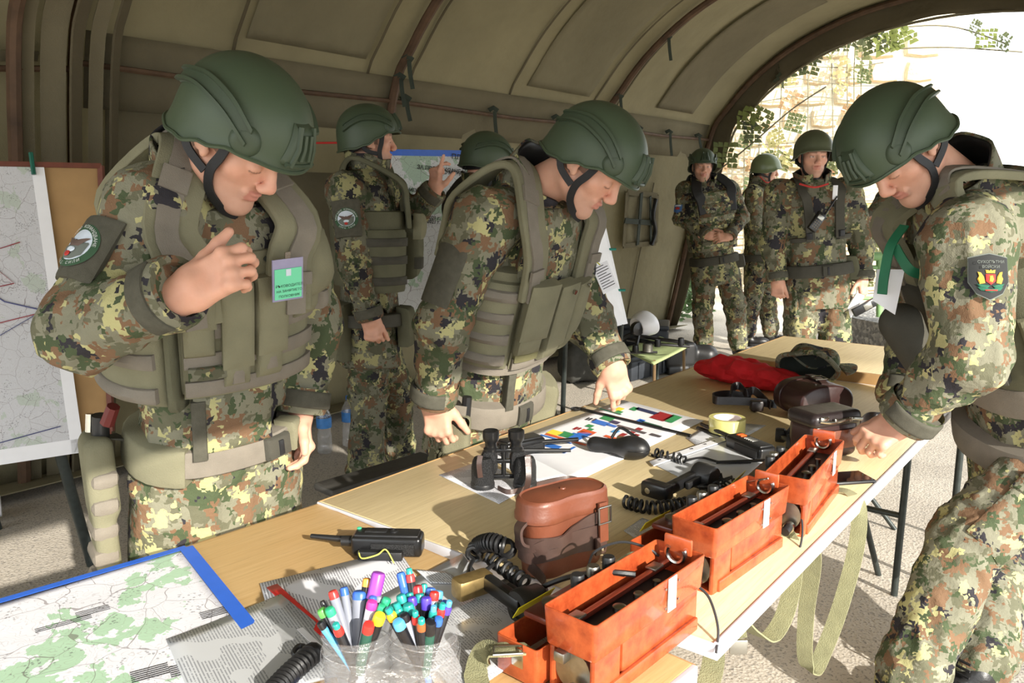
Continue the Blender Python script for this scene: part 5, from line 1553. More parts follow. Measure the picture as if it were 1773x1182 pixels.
def table(label, corner, d, n, L, Wd, z, mat, edge='edge'):
    rz = math.atan2(d.y, d.x)
    r = empty('folding_table', (corner.x, corner.y, 0), rz, label, 'table')
    # local x along the table, local -y towards its right edge
    MB().box((L / 2, -Wd / 2, z - .011), (L - .006, Wd - .006, .022), .003).build('tabletop', mat, r)
    for nm, c, s in (('edge_band', (L / 2, 0, z - .013), (L, .006, .026)), ('edge_band', (L / 2, -Wd, z - .013), (L, .008, .030)), ('edge_band', (0, -Wd / 2, z - .013), (.006, Wd, .026)), ('edge_band', (L, -Wd / 2, z - .013), (.006, Wd, .026))):
        MB().box(c, s, .002).build(nm, M['raw'] if nm == 'edge_band' and c[1] == 0 else M[edge], r)
    return r
TA0 = on_z(550, 868); T1 = table('pale veneer folding table carrying the field telephones and chart', TA0, TD, TNR, 2.0, .955, TZ, M['veneer'])
def leg(root, pts, name='leg', r=.0125):
    o = MB().tube(pts, r, 10).build(name, M['dark_steel'], root); return o
def loc_(root, p):
    return Matrix.Rotation(-root.rotation_euler.z, 3, 'Z') @ (Vector(p) - Vector(root.location))
fr = on_z(1548, 1030, 0); fl = fr - TNR * .72
for f in (fr, fl): leg(T1, [loc_(T1, f + Vector((0, 0, .0))), loc_(T1, f + Vector((.02, .02, .72)))])
leg(T1, [loc_(T1, fr + Vector((.01, .01, .30))), loc_(T1, fl + Vector((.01, .01, .30)))], 'crossbar', .011)
b1 = on_z(1521, 995, 0); leg(T1, [loc_(T1, b1), loc_(T1, b1 - TD * .34 - TNR * .10 + Vector((0, 0, .72)))], 'leg', .011)
b2 = on_z(1550, 917, 0); leg(T1, [loc_(T1, b2), loc_(T1, b2 - TNR * .32 + Vector((0, 0, .36)))], 'brace', .010)
for p in (TA0 + TD * .25 + TNR * .12, TA0 + TD * .25 + TNR * .84): leg(T1, [loc_(T1, (p.x, p.y, 0)), loc_(T1, (p.x, p.y, .72))])
dN = Vector((-.672, -.7406, 0)); nN = Vector((.7406, -.672, 0))
rt2 = empty('folding_table', (TA0.x, TA0.y, 0), math.atan2(-dN.y, -dN.x), 'honey coloured table with worn edge under the map and marker cups', 'table')
L2 = 1.35
TZN = .746
MB().box((-L2 / 2, -.955 / 2, TZN - .011), (L2, .95, .022), .003).build('tabletop', M['veneer2'], rt2)
MB().box((-L2 / 2, -.004, TZN - .013), (L2, .008, .026), .002).build('edge_band', M['raw'], rt2)
MB().box((-L2 / 2, -.955, TZN - .015), (L2, .010, .030), .002).build('edge_band', M['edge'], rt2)
MB().box((.002, -.955 / 2, TZN - .0135), (.004, .955, .025), .002).build('edge_band', M['raw'], rt2)
for x, y in ((-.2, -.12), (-.2, -.84), (-1.2, -.12), (-1.2, -.84)): MB().tube([(x, y, 0), (x, y, .72)], .0125, 10).build('leg', M['dark_steel'], rt2)
# the third table stands a little higher beyond the seam
A3 = TA0 + TD * 2.015 + TNR * .10
T3 = table('pale table standing higher at the far end, under the camouflage cap', A3, TD, TNR, .62, .95, .79, M['veneer'], 'raw')
MB().box((-.006, -.475, .765), (.012, .95, .05), .002).build('front_rail', M['raw'], T3)
for x, y in ((.08, -.1), (.08, -.85), (.55, -.1), (.55, -.85)): MB().tube([(x, y, 0), (x, y, .76)], .0125, 10).build('leg', M['dark_steel'], T3)

# ------------------------------------------------------------------ things lying on the tables
def ang(p, q): d = Vector(q) - Vector(p); return math.atan2(d.y, d.x)
def orange_mat():
    m = NT('orange_bakelite'); co = m.coords()
    f = m.noise(co, 24, 6, .65)
    m.base(m.ramp(f, [(.28, srgb(124, 44, 22)), (.5, srgb(170, 76, 40)), (.72, srgb(194, 94, 52))]))
    m.set(Roughness=.27); m.b.inputs['Coat Weight'].default_value = .3; m.bump(m.noise(co, 60, 3), .06, .002)
    return m.m
M['orange'] = orange_mat()
M['brown_bar'] = plain('brown_bakelite', (96, 38, 24), .3, var=.2, nscale=40)
M['panel'] = plain('black_panel', (22, 20, 20), .35, var=.3, nscale=50)
M['webbing'] = plain('olive_webbing', (140, 138, 104), .9, var=.12, nscale=40, bump=.6, bscale=480)
M['yellow_tape'] = plain('yellow_tape', (218, 206, 36), .4, var=.05)
M['tan_leather'] = plain('brown_leather', (112, 62, 42), .42, var=.22, nscale=14, bump=.15, bscale=140)
M['strap_leather'] = plain('dark_strap_leather', (70, 52, 46), .4, var=.25, nscale=20, bump=.2, bscale=90)
M['dark_leather'] = plain('maroon_leather', (52, 30, 28), .35, var=.2, nscale=14, bump=.1, bscale=140)
M['wire'] = plain('grey_wire', (58, 58, 60), .5, var=.1)

def open_box(mb, x0, x1, y0, y1, z0, z1, th, flare=0.0, r=.008, floor_=True):
    """rounded open tray: outer wall, rim, inner wall, inner floor, bottom"""
    def ring(ins, z, fl):
        X0, X1, Y0, Y1 = x0 + ins - fl, x1 - ins + fl, y0 + ins - fl, y1 - ins + fl; out = []
        rr = max(r - ins, .001)
        for (cx, cy, a0) in ((X1 - rr, Y1 - rr, 0), (X0 + rr, Y1 - rr, 90), (X0 + rr, Y0 + rr, 180), (X1 - rr, Y0 + rr, 270)):
            for k in range(4):
                a = math.radians(a0 + 30 * k); out.append((cx + rr * math.cos(a), cy + rr * math.sin(a), z))
        return out
    rings = [ring(.003, z0, 0), ring(0, z0 + .004, 0), ring(0, z1 - .001, flare), ring(.001, z1, flare), ring(th - .001, z1, flare), ring(th, z1 - .001, flare), ring(th, z0 + th, 0)]
    n = 16; vs = [p for q in rings for p in q]
    fs = [(i * n + j, i * n + (j + 1) % n, (i + 1) * n + (j + 1) % n, (i + 1) * n + j) for i in range(len(rings) - 1) for j in range(n)]
    fs += [tuple(range(n - 1, -1, -1)), tuple((len(rings) - 1) * n + j for j in range(n))]
    mb.add(vs, fs, 0, True); return mb

def field_phone(corner, far, label, z=TZ, crank=True):
    c = Vector((corner.x, corner.y, 0)); f = Vector((far.x, far.y, 0)); d = (f - c).normalized(); left = Vector((-d.y, d.x, 0))
    L = (f - c).length; r = empty('field_telephone', (c.x + left.x * .042, c.y + left.y * .042, z), math.atan2(d.y, d.x), label, 'telephone')
    w = .042
    # lower body with the crank bay open at the near end
    mb = MB(); mb.box((.17 * L / .288 + .012, 0, .036), (L - .075, 2 * w - .012, .072), .006)
    body = mb.build('body', M['orange'], r)
    for y in (-w + .008, w - .008): MB().box((.036, y, .036), (.062, .010, .072), .004).build('bay_wall', M['orange'], body)
    MB().box((.036, 0, .003), (.062, 2 * w - .01, .006), .002).build('bay_floor', M['orange'], body)
    MB().box((L * .52, -w + .003, .012), (L - .03, .008, .022), .003).build('foot_rail', M['orange'], body)
    # upper tray
    t = open_box(MB(), 0, L, -w, w, .068, .125, .0035, .003, .007).build('top_tray', M['orange'], r)
    MB().box((L / 2 - .006, -.012, .093), (L - .05, .050, .006), .001).build('panel', M['panel'], t)
    MB().box((L / 2, .012, .100), (L - .012, .010, .012), .004).build('bar', M['brown_bar'], t)
    for x in (.03, L - .055): MB().box((x, .012, .107), (.026, .018, .004), .001).build('clip', M['steel'], t)
    for k in range(3): MB().lathe([(.0, .0), (.010 - .002 * k, 0), (.010 - .002 * k, .006), (.006, .008), (0, .008)], 14, 0, (L * .35 + .05 * k, -.012, .096), False).build('dial', M['steel'], t)
    MB().box((L - .10, -w - .0042, .099), (.022, .0012, .052), 0).build('label_strip', M['paper'], t)
    for x, zz in ((L - .118, .082), (L - .118, .112), (L - .082, .084), (L - .082, .114)): MB().at((x, -w - .003, zz), (math.pi / 2, 0, 0)).lathe([(.002, 0), (.002, .002)], 8).build('rivet', M['chrome'], t)
    # horseshoe hook on the far wall
    MB().tube([(L - .012 - .004 * 0, .016 * math.cos(a), .118 + .016 * math.sin(a)) for a in [math.radians(150 + 240 * k / 14) for k in range(15)]], .0045, 8).build('hook', M['chrome'], t)
    MB().box((L - .005, 0, .130), (.006, .050, .028), .003).build('hook_plate', M['orange'], t)
    # opened lid standing as a lower tray on the left, posts between
    lid = open_box(MB(), -.012, L * .80, w + .004, w + .082, .0, .058, .0035, .0, .007).build('lid_tray', M['orange'], r)
    MB().box((L * .36, w + .030, .088), (L * .62, .044, .010), .003).build('terminal_board', M['brown_bar'], r)
    for x, y, h in ((.10, .020, .034), (.145, .024, .030), (.18, .020, .034)):
        p = MB().lathe([(.008, 0), (.008, .012), (.010, .014), (.0105, h - .003), (.009, h), (0, h)], 14, 0, (x, w + y, .093), False).build('terminal', M['black_rubber'] if x != .145 else M['steel'], r)
    MB().lathe([(.016, 0), (.017, .006), (.010, .010), (.0, .011)], 18, 0, (.055, w + .030, .093), False).build('knob', M['steel'], r)
    MB().at((.075, w + .082, .070), (.55, 0, 0)).box((0, 0, 0), (.085, .0012, .024)).build('yellow_tape', M['yellow_tape'], lid)
    if crank:
        ck = MB().at((.020, 0, .040), (0, -math.pi / 2, 0)).lathe([(.0, 0), (.030, 0), (.032, .004), (.030, .012), (.0, .014)], 24, 0, (0, 0, 0), False).build('crank', M['steel'], r)
        MB().box((.000, .012, .062), (.018, .018, .016), .003).build('crank_arm', M['steel'], ck)
        MB().tube([(-.004, -.012, .022), (-.030, -.010, .018)], .009, 12).build('crank_handle', M['black_rubber'], ck)
        MB().tube([(-.002, -.012, .022), (-.012, -.012, .021)], .011, 12).build('crank_ferrule', M['chrome'], ck)
    MB().box((-.010, w + .040, .036), (.006, .022, .030), .002).build('strap_lug', M['chrome'], lid)
    return r
ph1 = field_phone(on_z(1031, 1087, .872), on_z(1218, 962, .872), 'orange field telephone nearest the marker cups, first of three')
ph2 = field_phone(on_z(1240, 915, .875), on_z(1365, 840, .875), 'orange field telephone in the middle of the row of three')
ph3 = field_phone(on_z(1400, 830, .875), on_z(1460, 762, .875), 'orange field telephone under the hand of the soldier at the table edge')

def phone_strap(name, px, label, w=.034):
    pts = [on_y(x, y, d) if d > .95 else on_z(x, y, d) for x, y, d in px]
    r = empty('webbing_strap', pts[0], 0, label, 'strap', 'olive carrying straps')
    b = bez([p - pts[0] for p in pts], 7)
    n = len(b); Wv = []
    for i in range(n):
        t = (b[min(i + 1, n - 1)] - b[max(i - 1, 0)]).normalized()
        up = Vector((0, 0, 1)); f = Vector((.8, -.6, 0))
        s_ = t.cross(up) if abs(t.z) < .6 else f.cross(t).cross(t) * -1
        x = TNR.copy() if abs(t.z) > .45 else t.cross(up)
        Wv.append((x if i == 0 or x.dot(Wv[-1]) >= 0 else -x))
    for i in range(1, n): Wv[i] = (Wv[i - 1] * .6 + Wv[i].normalized() * .4)
    mb = MB(); mb.ribbon(b, Wv, w, .003); mb.build('strap', M['webbing'], r)
    return r, b
phone_strap('s', [(1442, 848, 1.80), (1470, 853, 1.78), (1487, 880, 1.74), (1482, 950, 1.68), (1455, 1050, 1.64), (1425, 1130, 1.62), (1408, 1160, 1.61), (1394, 1140, 1.61), (1396, 1060, 1.60), (1408, 970, 1.58), (1396, 935, 1.56), (1356, 915, 1.55)], 'long olive strap hanging in a loop from the far orange telephone')
phone_strap('s', [(1352, 912, 1.55), (1374, 950, 1.52), (1372, 1010, 1.48), (1356, 1070, 1.44), (1330, 1104, 1.42), (1300, 1090, 1.38), (1270, 1062, 1.34), (1230, 1050, 1.33), (1204, 1040, 1.33)], 'short olive strap drooping from the middle orange telephone')
st3, b3 = phone_strap('s', [(1198, 1048, 1.30), (1240, 1062, 1.28), (1268, 1080, 1.25), (1276, 1106, 1.23)], 'olive strap end with white metal tip over the table edge')
MB().box(tuple(b3[-1] + Vector((.002, -.003, -.012))), (.030, .006, .026), .002).build('strap_tip', M['chrome'], st3)
phone_strap('s', [(1196, 1060, 1.30), (1222, 1085, 1.24), (1236, 1130, 1.18), (1226, 1185, 1.12), (1205, 1230, 1.10)], 'olive strap bending down beside the near telephone')
st4, b4 = phone_strap('s', [(920, 1122, .79), (885, 1124, .80), (850, 1126, .795), (830, 1140, .775), (824, 1170, .758), (836, 1215, .755)], 'olive strap with wire slider lying left of the near telephone')
phone_strap('s', [(1138, 968, .785), (1105, 966, .80), (1080, 978, .775), (1068, 996, .757)], 'olive strap between leather case and nearest telephone', .028)
MB().tube([b4[8] + Vector(v) for v in ((-.02, 0, .004), (.02, 0, .006), (.02, -.02, .006), (-.02, -.02, .004), (-.02, 0, .004))], .002, 6).build('slider', M['chrome'], st4)

def handset(px1, px2, zs, label, kind='block', flip=1, name='telephone_handset'):
    """bar handset from the mouthpiece block to the round earpiece"""
    p, q = on_z(*px1, zs[0]), on_z(*px2, zs[1]); L = (q - p).length
    d = (q - p).normalized()
    r = empty(name, p, 0, label, 'handset'); side = d.cross(Vector((0, 0, 1))).normalized(); up = side.cross(d)
    R3 = Matrix((d, -side, up)).transposed(); r.rotation_euler = R3.to_euler()
    if kind == 'block':
        MB().box((L / 2, 0, 0), (L, .022, .026), .006).build('handle', M['bakelite'], r)
        MB().box((L * .62, flip * .019, -.002), (L * .42, .012, .018), .004).build('talk_switch', M['black_rubber'], r)
        MB().box((.004, flip * -.022, -.004), (.034, .070, .036), .007).build('mouthpiece', M['brass'] if flip > 0 and 'brass' in label else M['bakelite'], r)
        MB().at((-.0135, flip * -.035, -.004), (0, -math.pi / 2, 0)).lathe([(.007, 0), (.007, .002), (.003, .0025)], 14).build('screw', M['chrome'], r)
        X = MB().at((L - .005, flip * .012, -.004), (math.pi / 2 * flip, 0, 0))
        X.lathe([(0, -.030), (.026, -.030), (.029, -.026), (.029, -.008), (.031, -.004), (.031, .016), (.028, .020), (.016, .021), (.014, .017), (0, .017)], 28, 0, (0, 0, 0), False)
        e = X.build('earpiece', M['black_rubber'], r)
        MB().at((L - .005, flip * (.012 - .018), -.004), (math.pi / 2 * flip, 0, 0)).lathe([(0, .001), (.009, .001), (.009, .0)], 16, 0, (0, 0, 0), False).build('earpiece_hole', M['chrome'] if kind == 'block' and 'pale' in label else M['glass_dark'], e)
    else:
        S = Sdf(); S.cap((0, 0, 0), (L * .62, 0, .002), .018, .022, .03); S.ell((L * .80, 0, .006), (.040, .032, .030), None, .03); S.ell((.004, 0, -.004), (.02, .018, .015), None, .02)
        v, qd = S.mesh(.004); link('handle', fast_mesh('handle', v, qd, [M['black_rubber']]), r)
        MB().tube([(L * .80 + .039 * math.cos(a), .0325 * math.sin(a), .004) for a in [2 * math.pi * k / 24 for k in range(25)]], .0016, 5).build('seam', M['bakelite'], r)
        MB().tube(bez([(.045, .01, .02), (.06, .03, .045), (.10, .03, .030), (.13, .02, .022)], 6), .0042, 8).build('cord_loop', M['bakelite'], r)
        MB().box((.075, .012, .022), (.03, .012, .012), .004).build('clip', M['brass'], r)
    return r
hs1 = handset((835, 1000), (905, 1050), (.785, .782), 'black telephone handset with a brass mouthpiece beside the leather case')
hs2 = handset((1030, 768), (1118, 782), (.772, .776), 'grey rubber handset lying on the coloured chart', 'round')
hs3 = handset((1150, 850), (1212, 818), (.782, .790), 'black handset with a pale earpiece disc beside the middle telephone', 'block', -1)
def cord(name, pts, label, R=.011, turns=14, r=.0030, tail=None, mat='black_rubber'):
    o = pts[0]; root = empty('coiled_cord', o, 0, label, 'cord')
    MB().tube(helix([p - o for p in pts], R, turns, 12), r, 6).build('coil', M[mat], root)
    if tail: MB().tube(bez([p - o for p in tail], 8), r, 6).build('lead', M[mat], root)
    return root
c0 = [on_z(820, 962, .765), on_z(828, 945, .775), on_z(850, 938, .80), on_z(872, 945, .80), on_z(880, 952, .785)]
cord('c', c0, 'tight black coiled cord bunched behind the brass handset', .014, 17, .0038, [on_z(820, 968, .765), on_z(812, 985, .765), on_z(820, 1000, .772), on_z(884, 955, .772)])
cord('c', [on_z(845, 960, .768), on_z(870, 980, .768), on_z(895, 998, .768), on_z(912, 1012, .768)], 'stretched black coil running along the brass handset', .012, 7, .0038)
cord('c', [on_z(1082, 868, .764), on_z(1120, 878, .764), on_z(1160, 876, .764), on_z(1204, 868, .766)], 'black coiled cord between leather case and middle telephone', .0125, 13, .0036, [on_z(1204, 868, .768), on_z(1210, 855, .775), on_z(1215, 845, .77)])
cord('c', [on_z(1132, 782, .762), on_z(1150, 788, .762), on_z(1172, 792, .762), on_z(1186, 798, .762)], 'short black coil at the end of the grey handset', .0105, 6, .0032, [on_z(1186, 798, .76), on_z(1215, 792, .757), on_z(1250, 800, .757), on_z(1300, 800, .757)])
cord('c', [on_z(545, 1128, .765), on_z(530, 1140, .768), on_z(500, 1168, .766), on_z(470, 1200, .766)], 'thick black coiled cord left of the marker cups', .0125, 13, .0042, [on_z(545, 1128, .765), on_z(520, 1118, .77), on_z(508, 1130, .772), on_z(520, 1140, .768)])
def wire(pts, label, r=.0022, mat='wire', parts=1):
    o = pts[0]; root = empty('wire', o, 0, label, 'wire'); MB().tube(bez([p - o for p in pts], 9), r, 6).build('lead', M[mat], root); return root
wire([on_z(1018, 985, .80), on_z(1030, 955, .84), on_z(1075, 938, .865), on_z(1120, 948, .865), on_z(1140, 962, .85)], 'thin dark wire arching over the near telephone')
wire([on_z(930, 1020, .79), on_z(980, 1000, .82), on_z(1040, 990, .86), on_z(1100, 994, .86)], 'thick black lead from the brass handset into the near telephone', .0045, 'black_rubber')
wire([on_y(1205, 1012, 1.22), on_y(1228, 1035, 1.20), on_y(1243, 1085, 1.16), on_y(1240, 1130, 1.13)], 'thin grey wire dropping over the edge past the near telephone')
wire([on_z(1200, 870, .80), on_z(1240, 850, .83), on_z(1290, 835, .86), on_z(1330, 828, .885)], 'thin pale wire reaching the hook of the middle telephone', .0018, 'steel')
wire([on_y(1362, 862, 1.56), on_y(1385, 885, 1.55), on_y(1388, 935, 1.50), on_y(1365, 990, 1.45), on_y(1290, 1085, 1.36)], 'dark wire hanging between the middle and far telephones')
wire([on_z(1240, 800, .762), on_z(1290, 798, .77), on_z(1340, 797, .80), on_z(1372, 806, .815)], 'black lead lying behind the far telephone', .0042, 'black_rubber')
tg = on_z(1240, 850, .765); root = empty('wire_tangle', tg, 0, 'small knot of black wires beside the middle telephone', 'wire')
rw = random.Random(4)
for k in range(7): MB().tube(bez([(rw.uniform(-.05, .05), rw.uniform(-.05, .05), rw.uniform(0, .03)) for _ in range(5)], 6), .0026, 5).build('lead', M['black_rubber'], root)

# ---- leather binocular case, kidney shaped
def kidney(a, s=1.0, W=.096, D=.050, pinch=.013):
    x = W * s * math.copysign(abs(math.cos(a)) ** .72, math.cos(a)); y = D * s * math.copysign(abs(math.sin(a)) ** .72, math.sin(a))
    return x, y + pinch * s * math.exp(-(x / (.045 * s)) ** 2) * (1 if y < 0 else -.35)
k0 = (on_z(925, 1000) + on_z(1072, 985)) / 2; krz = ang(on_z(925, 865, .9), on_z(1075, 825, .9))
k0 = k0 + Vector((-math.sin(krz), math.cos(krz), 0)) * .045
case = empty('binocular_case', (k0.x, k0.y, TZ), krz, 'upright brown leather binocular case wrapped in its dark strap', 'case')
def kring(mb, prof, n=48, mi=0, s0=1):
    vs = []; fs = []
    for s_, z in prof:
        for j in range(n):
            x, y = kidney(2 * math.pi * j / n, s_); vs.append((x, y, z))
    for i in range(len(prof) - 1):
        for j in range(n): fs.append((i * n + j, i * n + (j + 1) % n, (i + 1) * n + (j + 1) % n, (i + 1) * n + j))
    fs += [tuple(range(n - 1, -1, -1)), tuple((len(prof) - 1) * n + j for j in range(n))]
    return mb.add(vs, fs, mi, True)
kring(MB(), [(.80, 0), (.84, .004), (.88, .05), (.94, .112)]).build('body', M['tan_leather'], case)
lid = kring(MB(), [(.95, .104), (1.0, .107), (1.0, .118), (.98, .121), (.97, .138), (.95, .143), (.90, .1465), (.86, .144), (.6, .147), (.2, .149)]).build('lid', M['tan_leather'], case)
MB().lathe([(.0, 0), (.006, 0), (.005, .002), (0, .002)], 14, 0, (0, .0, .149), False).build('lid_stud', M['tan_leather'], lid)
def kst(a0, a1, z0, z1, w, off, n=30, wob=0.0):
    pts = []
    for k in range(n + 1):
        t = k / n; a = math.radians(a0 + (a1 - a0) * t); z = z0 + (z1 - z0) * t + wob * math.sin(9 * t); s_ = .86 + .06 * z / .11
        x, y = kidney(a, s_); dn = Vector((math.cos(a), math.sin(a), 0)); pts.append(Vector((x, y, z)) + dn * (off + abs(wob) * .3 * math.sin(14 * t)))
    return pts
for a0, a1, z0, z1, w, wob in ((170, 372, .062, .082, .026, .004), (172, 300, .046, .05, .022, -.003), (205, 300, .056, .094, .022, .006), (180, 20, .06, .07, .024, .003)):
    MB().ribbon(kst(a0, a1, z0, z1, w, .006, wob=wob), (0, 0, 1), w, .0035).build('strap', M['strap_leather'], case)
fx, fy = kidney(math.radians(300), .93)
MB().ribbon([(fx, fy - .010, .125), (fx, fy - .013, .09), (fx + .002, fy - .013, .05)], (1, 0, 0), .020, .005).build('closing_tab', M['tan_leather'], case)
MB().tube([(fx - .014, fy - .016, .118), (fx + .014, fy - .016, .118), (fx + .014, fy - .018, .088), (fx - .014, fy - .018, .088), (fx - .014, fy - .016, .118)], .0022, 8).build('buckle', M['steel'], case)
MB().ribbon([(fx - .004, fy - .012, .060), (fx - .004, fy - .014, .042), (fx - .004, fy - .010, .026)], (1, 0, 0), .024, .005).build('strap_keeper', M['strap_leather'], case)
MB().at((fx - .004, fy - .017, .040), (math.pi / 2, 0, 0)).lathe([(.005, 0), (.005, .002), (.002, .0035)], 12).build('rivet', M['chrome'], case)
sx, sy = kidney(math.radians(183), .95)
MB().ribbon(bez([(sx + .004, sy, .112), (sx - .012, sy, .098), (sx - .010, sy - .002, .075), (sx + .004, sy - .004, .066)], 5), (.2, 1, 0), .026, .005).build('strap_loop', M['strap_leather'], case)
MB().ribbon(bez([kst(195, 200, .03, .03, .02, .006)[0], Vector((-.085, -.06, .012)), Vector((-.105, -.075, .003))], 6), (0, .4, 1), .02, .003).build('strap_end', M['strap_leather'], case)

# ---- binoculars standing on their objectives
def binocular(loc, rz, label, sc=1.0):
    b = empty('binoculars', loc, rz, label, 'binoculars')
    for s in (-1, 1):
        br = MB().lathe([(.0, 0), (.027, 0), (.028, .004), (.028, .014), (.0265, .017), (.0265, .05), (.024, .066), (.020, .074), (.0, .076)], 28, 0, (s * .050, -.012, 0), False).build('barrel', M['pebble'], b)
        MB().lathe([(.0282, .001), (.0286, .004), (.0286, .012), (.0270, .015)], 28, 0, (s * .050, -.012, 0), False).build('objective_ring', M['black_rubber'], br)
        MB().box((s * .034, .006, .057), (.040, .040, .062), .016).build('prism_housing', M['pebble'], br)
        MB().lathe([(0, 0), (.0175, 0), (.0175, .006), (.014, .010), (.014, .020), (.0185, .026), (.0195, .034), (.0195, .048), (.017, .050), (.013, .047), (0, .044)], 26, 0, (s * .030, .010, .084), False).build('eyepiece', M['bakelite'], br)
        MB().ribbon(bez([(s * .055, -.034, .086), (s * .058, -.040, .07), (s * .057, -.041, .05), (s * .055, -.040, .035)], 5), (1, 0, 0), .012, .003).build('strap_lug', M['strap_leather'], br)
    MB().tube([(0, .004, .018), (0, .004, .094)], .006, 12).build('hinge_rod', M['bakelite'], b)
    for z in (.022, .060, .086): MB().box((0, .004, z), (.062, .012, .010), .003).build('bridge', M['bakelite'], b)
    MB().lathe([(.010, 0), (.010, .010), (.006, .012)], 18, 0, (0, .004, .090)).build('focus_wheel', M['bakelite'], b)
    return b
bn = on_z(872, 848); binocular((bn.x, bn.y + .03, TZ), .04, 'black binoculars standing upright behind the leather case')
p0 = Vector((bn.x + .055, bn.y - .012, TZ + .085))
sp = [p0, p0 + Vector((.002, -.02, -.05)), on_z(905, 868, .756), on_z(898, 888, .756), on_z(925, 905, .77)]
root = empty('leather_strap', sp[0], 0, 'narrow brown strap joining the standing binoculars and the case', 'strap')
MB().ribbon(bez([p - sp[0] for p in sp], 7), (.8, .3, .2), .013, .0025).build('strap', M['strap_leather'], root)
sp = [on_z(862, 845, .756), on_z(885, 852, .757), on_z(935, 838, .757), on_z(985, 828, .757), on_z(1012, 836, .757)]
MB().ribbon([p - Vector(root.location) for p in bez(sp, 7)], (0, .3, 1), .013, .0025).build('strap', M['strap_leather'], root)

# ---- handheld radios
def radio(px1, px2, ant, zc, size, label, accent=None, name='handheld_radio'):
    p, q = on_z(*px1, TZ), on_z(*px2, TZ); L = (q - p).length; r = empty(name, (p.x, p.y, TZ), ang(p, q), label, 'radio')
    w, h = size
    b = MB().box((L / 2, 0, h / 2), (L, w, h), .008, 0, 3).build('body', M['bakelite'], r)
    MB().box((L * .60, -w / 2, h * .42), (L * .62, .006, h * .6), .002).build('grip_panel', M['pebble'], r)
    MB().box((L * .50, 0, h), (L * .9, w * .8, .006), .002).build('front_face', M['black_rubber'], r)
    k = MB().tube([(-.001, 0, h * .55), (-.022, 0, h * .55)], .010, 14).build('knob', M['black_rubber'], r)
    a0 = loc_(r, Vector((p.x, p.y, TZ))); a1 = loc_(r, on_z(*ant, TZ)); a1.z = h * .4
    MB().tube([(-.0, w * .2, h * .55), (-.03, w * .2, h * .55), tuple(a1)], [.0075, .0065, .0048], 10).build('antenna', M['black_rubber'], r)
    return r, L, w, h, b
r1, L, w, h, b = radio((612, 955), (733, 958), (540, 941), 0, (.046, .040), 'black handheld radio with green dot lying near the marker cups')
MB().lathe([(.0045, 0), (.0045, .003), (.002, .004)], 12, 0, (.010, .012, h + .002)).build('green_dot', plain('green_dot', (70, 190, 140), .4), r1)
MB().box((.045, .004, h + .003), (.042, .020, .005), .0024).build('speaker_grille', M['pebble'], r1)
MB().lathe([(.008, 0), (.008, .003), (.005, .004), (.005, .002), (0, .002)], 16, 0, (.080, .002, h + .002)).build('push_button', M['black_rubber'], r1)
MB().box((.06, -w / 2 - .010, .010), (.085, .016, .018), .003).build('belt_clip', M['black_rubber'], r1)
MB().tube(bez([(.02, -w / 2 - .014, .018), (.03, -w / 2 - .03, .012), (.06, -w / 2 - .035, .022), (.072, -w / 2 - .016, .024), (.09, -w / 2 - .03, .004)], 7), .0014, 5).build('tie_string', plain('yellow_string2', (206, 204, 96), .6), r1)
r2, L, w, h, b = radio((868, 792), (935, 778), (988, 790), 0, (.056, .042), 'black radio lying behind the standing binoculars')
MB().tube([(L * .8, -.02, .03), (L * .8 + .12, -.045, .024)], .0058, 10).build('handle_bar', M['bakelite'], r2)
r3, L, w, h, b = radio((1268, 772), (1330, 798), (1214, 742), 0, (.054, .036), 'slim radio with orange buttons beside the roll of tape')
for k in (0, 1): MB().box((.028 + .011 * k, .002, h + .004), (.009, .020, .004), .001).build('orange_button', plain('orange_button%d' % k, (236, 96, 30), .4), r3)
for k in range(5): MB().box((.058 + .008 * k, .002, h + .0035), (.003, .026, .003), .0008).build('grille_bar', M['steel'], r3)

# ---- papers
def print_mat(name, paper=(232, 232, 238), ink=(96, 96, 106), pitch=.0048, cover=.62, gloss=.5, table_=False):
    m = NT(name); co = m.coords()
    sx = m.n('ShaderNodeSeparateXYZ'); m.l(co, sx.inputs[0])
    fy = m.math('FRACT', m.math('DIVIDE', sx.outputs[1], pitch)); line = m.math('LESS_THAN', fy, .42)
    q = m.n('ShaderNodeVectorMath', operation='SNAP'); q.inputs[1].default_value = (.0016, pitch, 1); m.l(co, q.inputs[0])
    w = m.math('GREATER_THAN', m.noise(q.outputs[0], 260, 2), 1 - cover - .0)
    blk = m.math('GREATER_THAN', m.noise(co, 13, 1), .50)
    ma = m.math('MULTIPLY', m.math('MULTIPLY', line, w), blk)
    m.base(m.mix(m.math('MULTIPLY', ma, .7), srgb(*paper), srgb(*ink))); m.set(Roughness=gloss); return m.m
M['print'] = print_mat('printed_page'); M['print2'] = print_mat('printed_form', (226, 228, 234), (100, 104, 112), .0042, .6, .3)
M['sleeve'] = plain('clear_sleeve', (206, 208, 212), .16, var=.08, nscale=9, bump=.25, bscale=18)
def sheet(name, px, z, mat, label, cat='paper', th=.0012, curl=.0, n=8, group=None, mats2=None):
    Q = [on_z(x, y, z) for x, y in px]; o = Q[0]
    rz = ang(Q[0], Q[1]); r = empty(name, o, rz, label, cat, group)
    q = [loc_(r, p) for p in Q]
    mb = MB()
    def fn(u, v):
        p = (q[0] * (1 - u) + q[1] * u) * (1 - v) + (q[3] * (1 - u) + q[2] * u) * v
        return p + Vector((0, 0, curl * (math.sin(3 * u + 1) * math.sin(4 * v) * .5 + .5)))
    mb.grid(fn, n, n)
    s_ = mb.build('sheet', mat, r); so = s_.modifiers.new('s', 'SOLIDIFY'); so.thickness = th; so.offset = 1
    return r, q, s_
sheet('paper_sheet', [(500, 1182), (450, 1010), (690, 950), (760, 1060)], .749, M['print'], 'printed page lying under the handheld radio and marker cups', curl=.001)
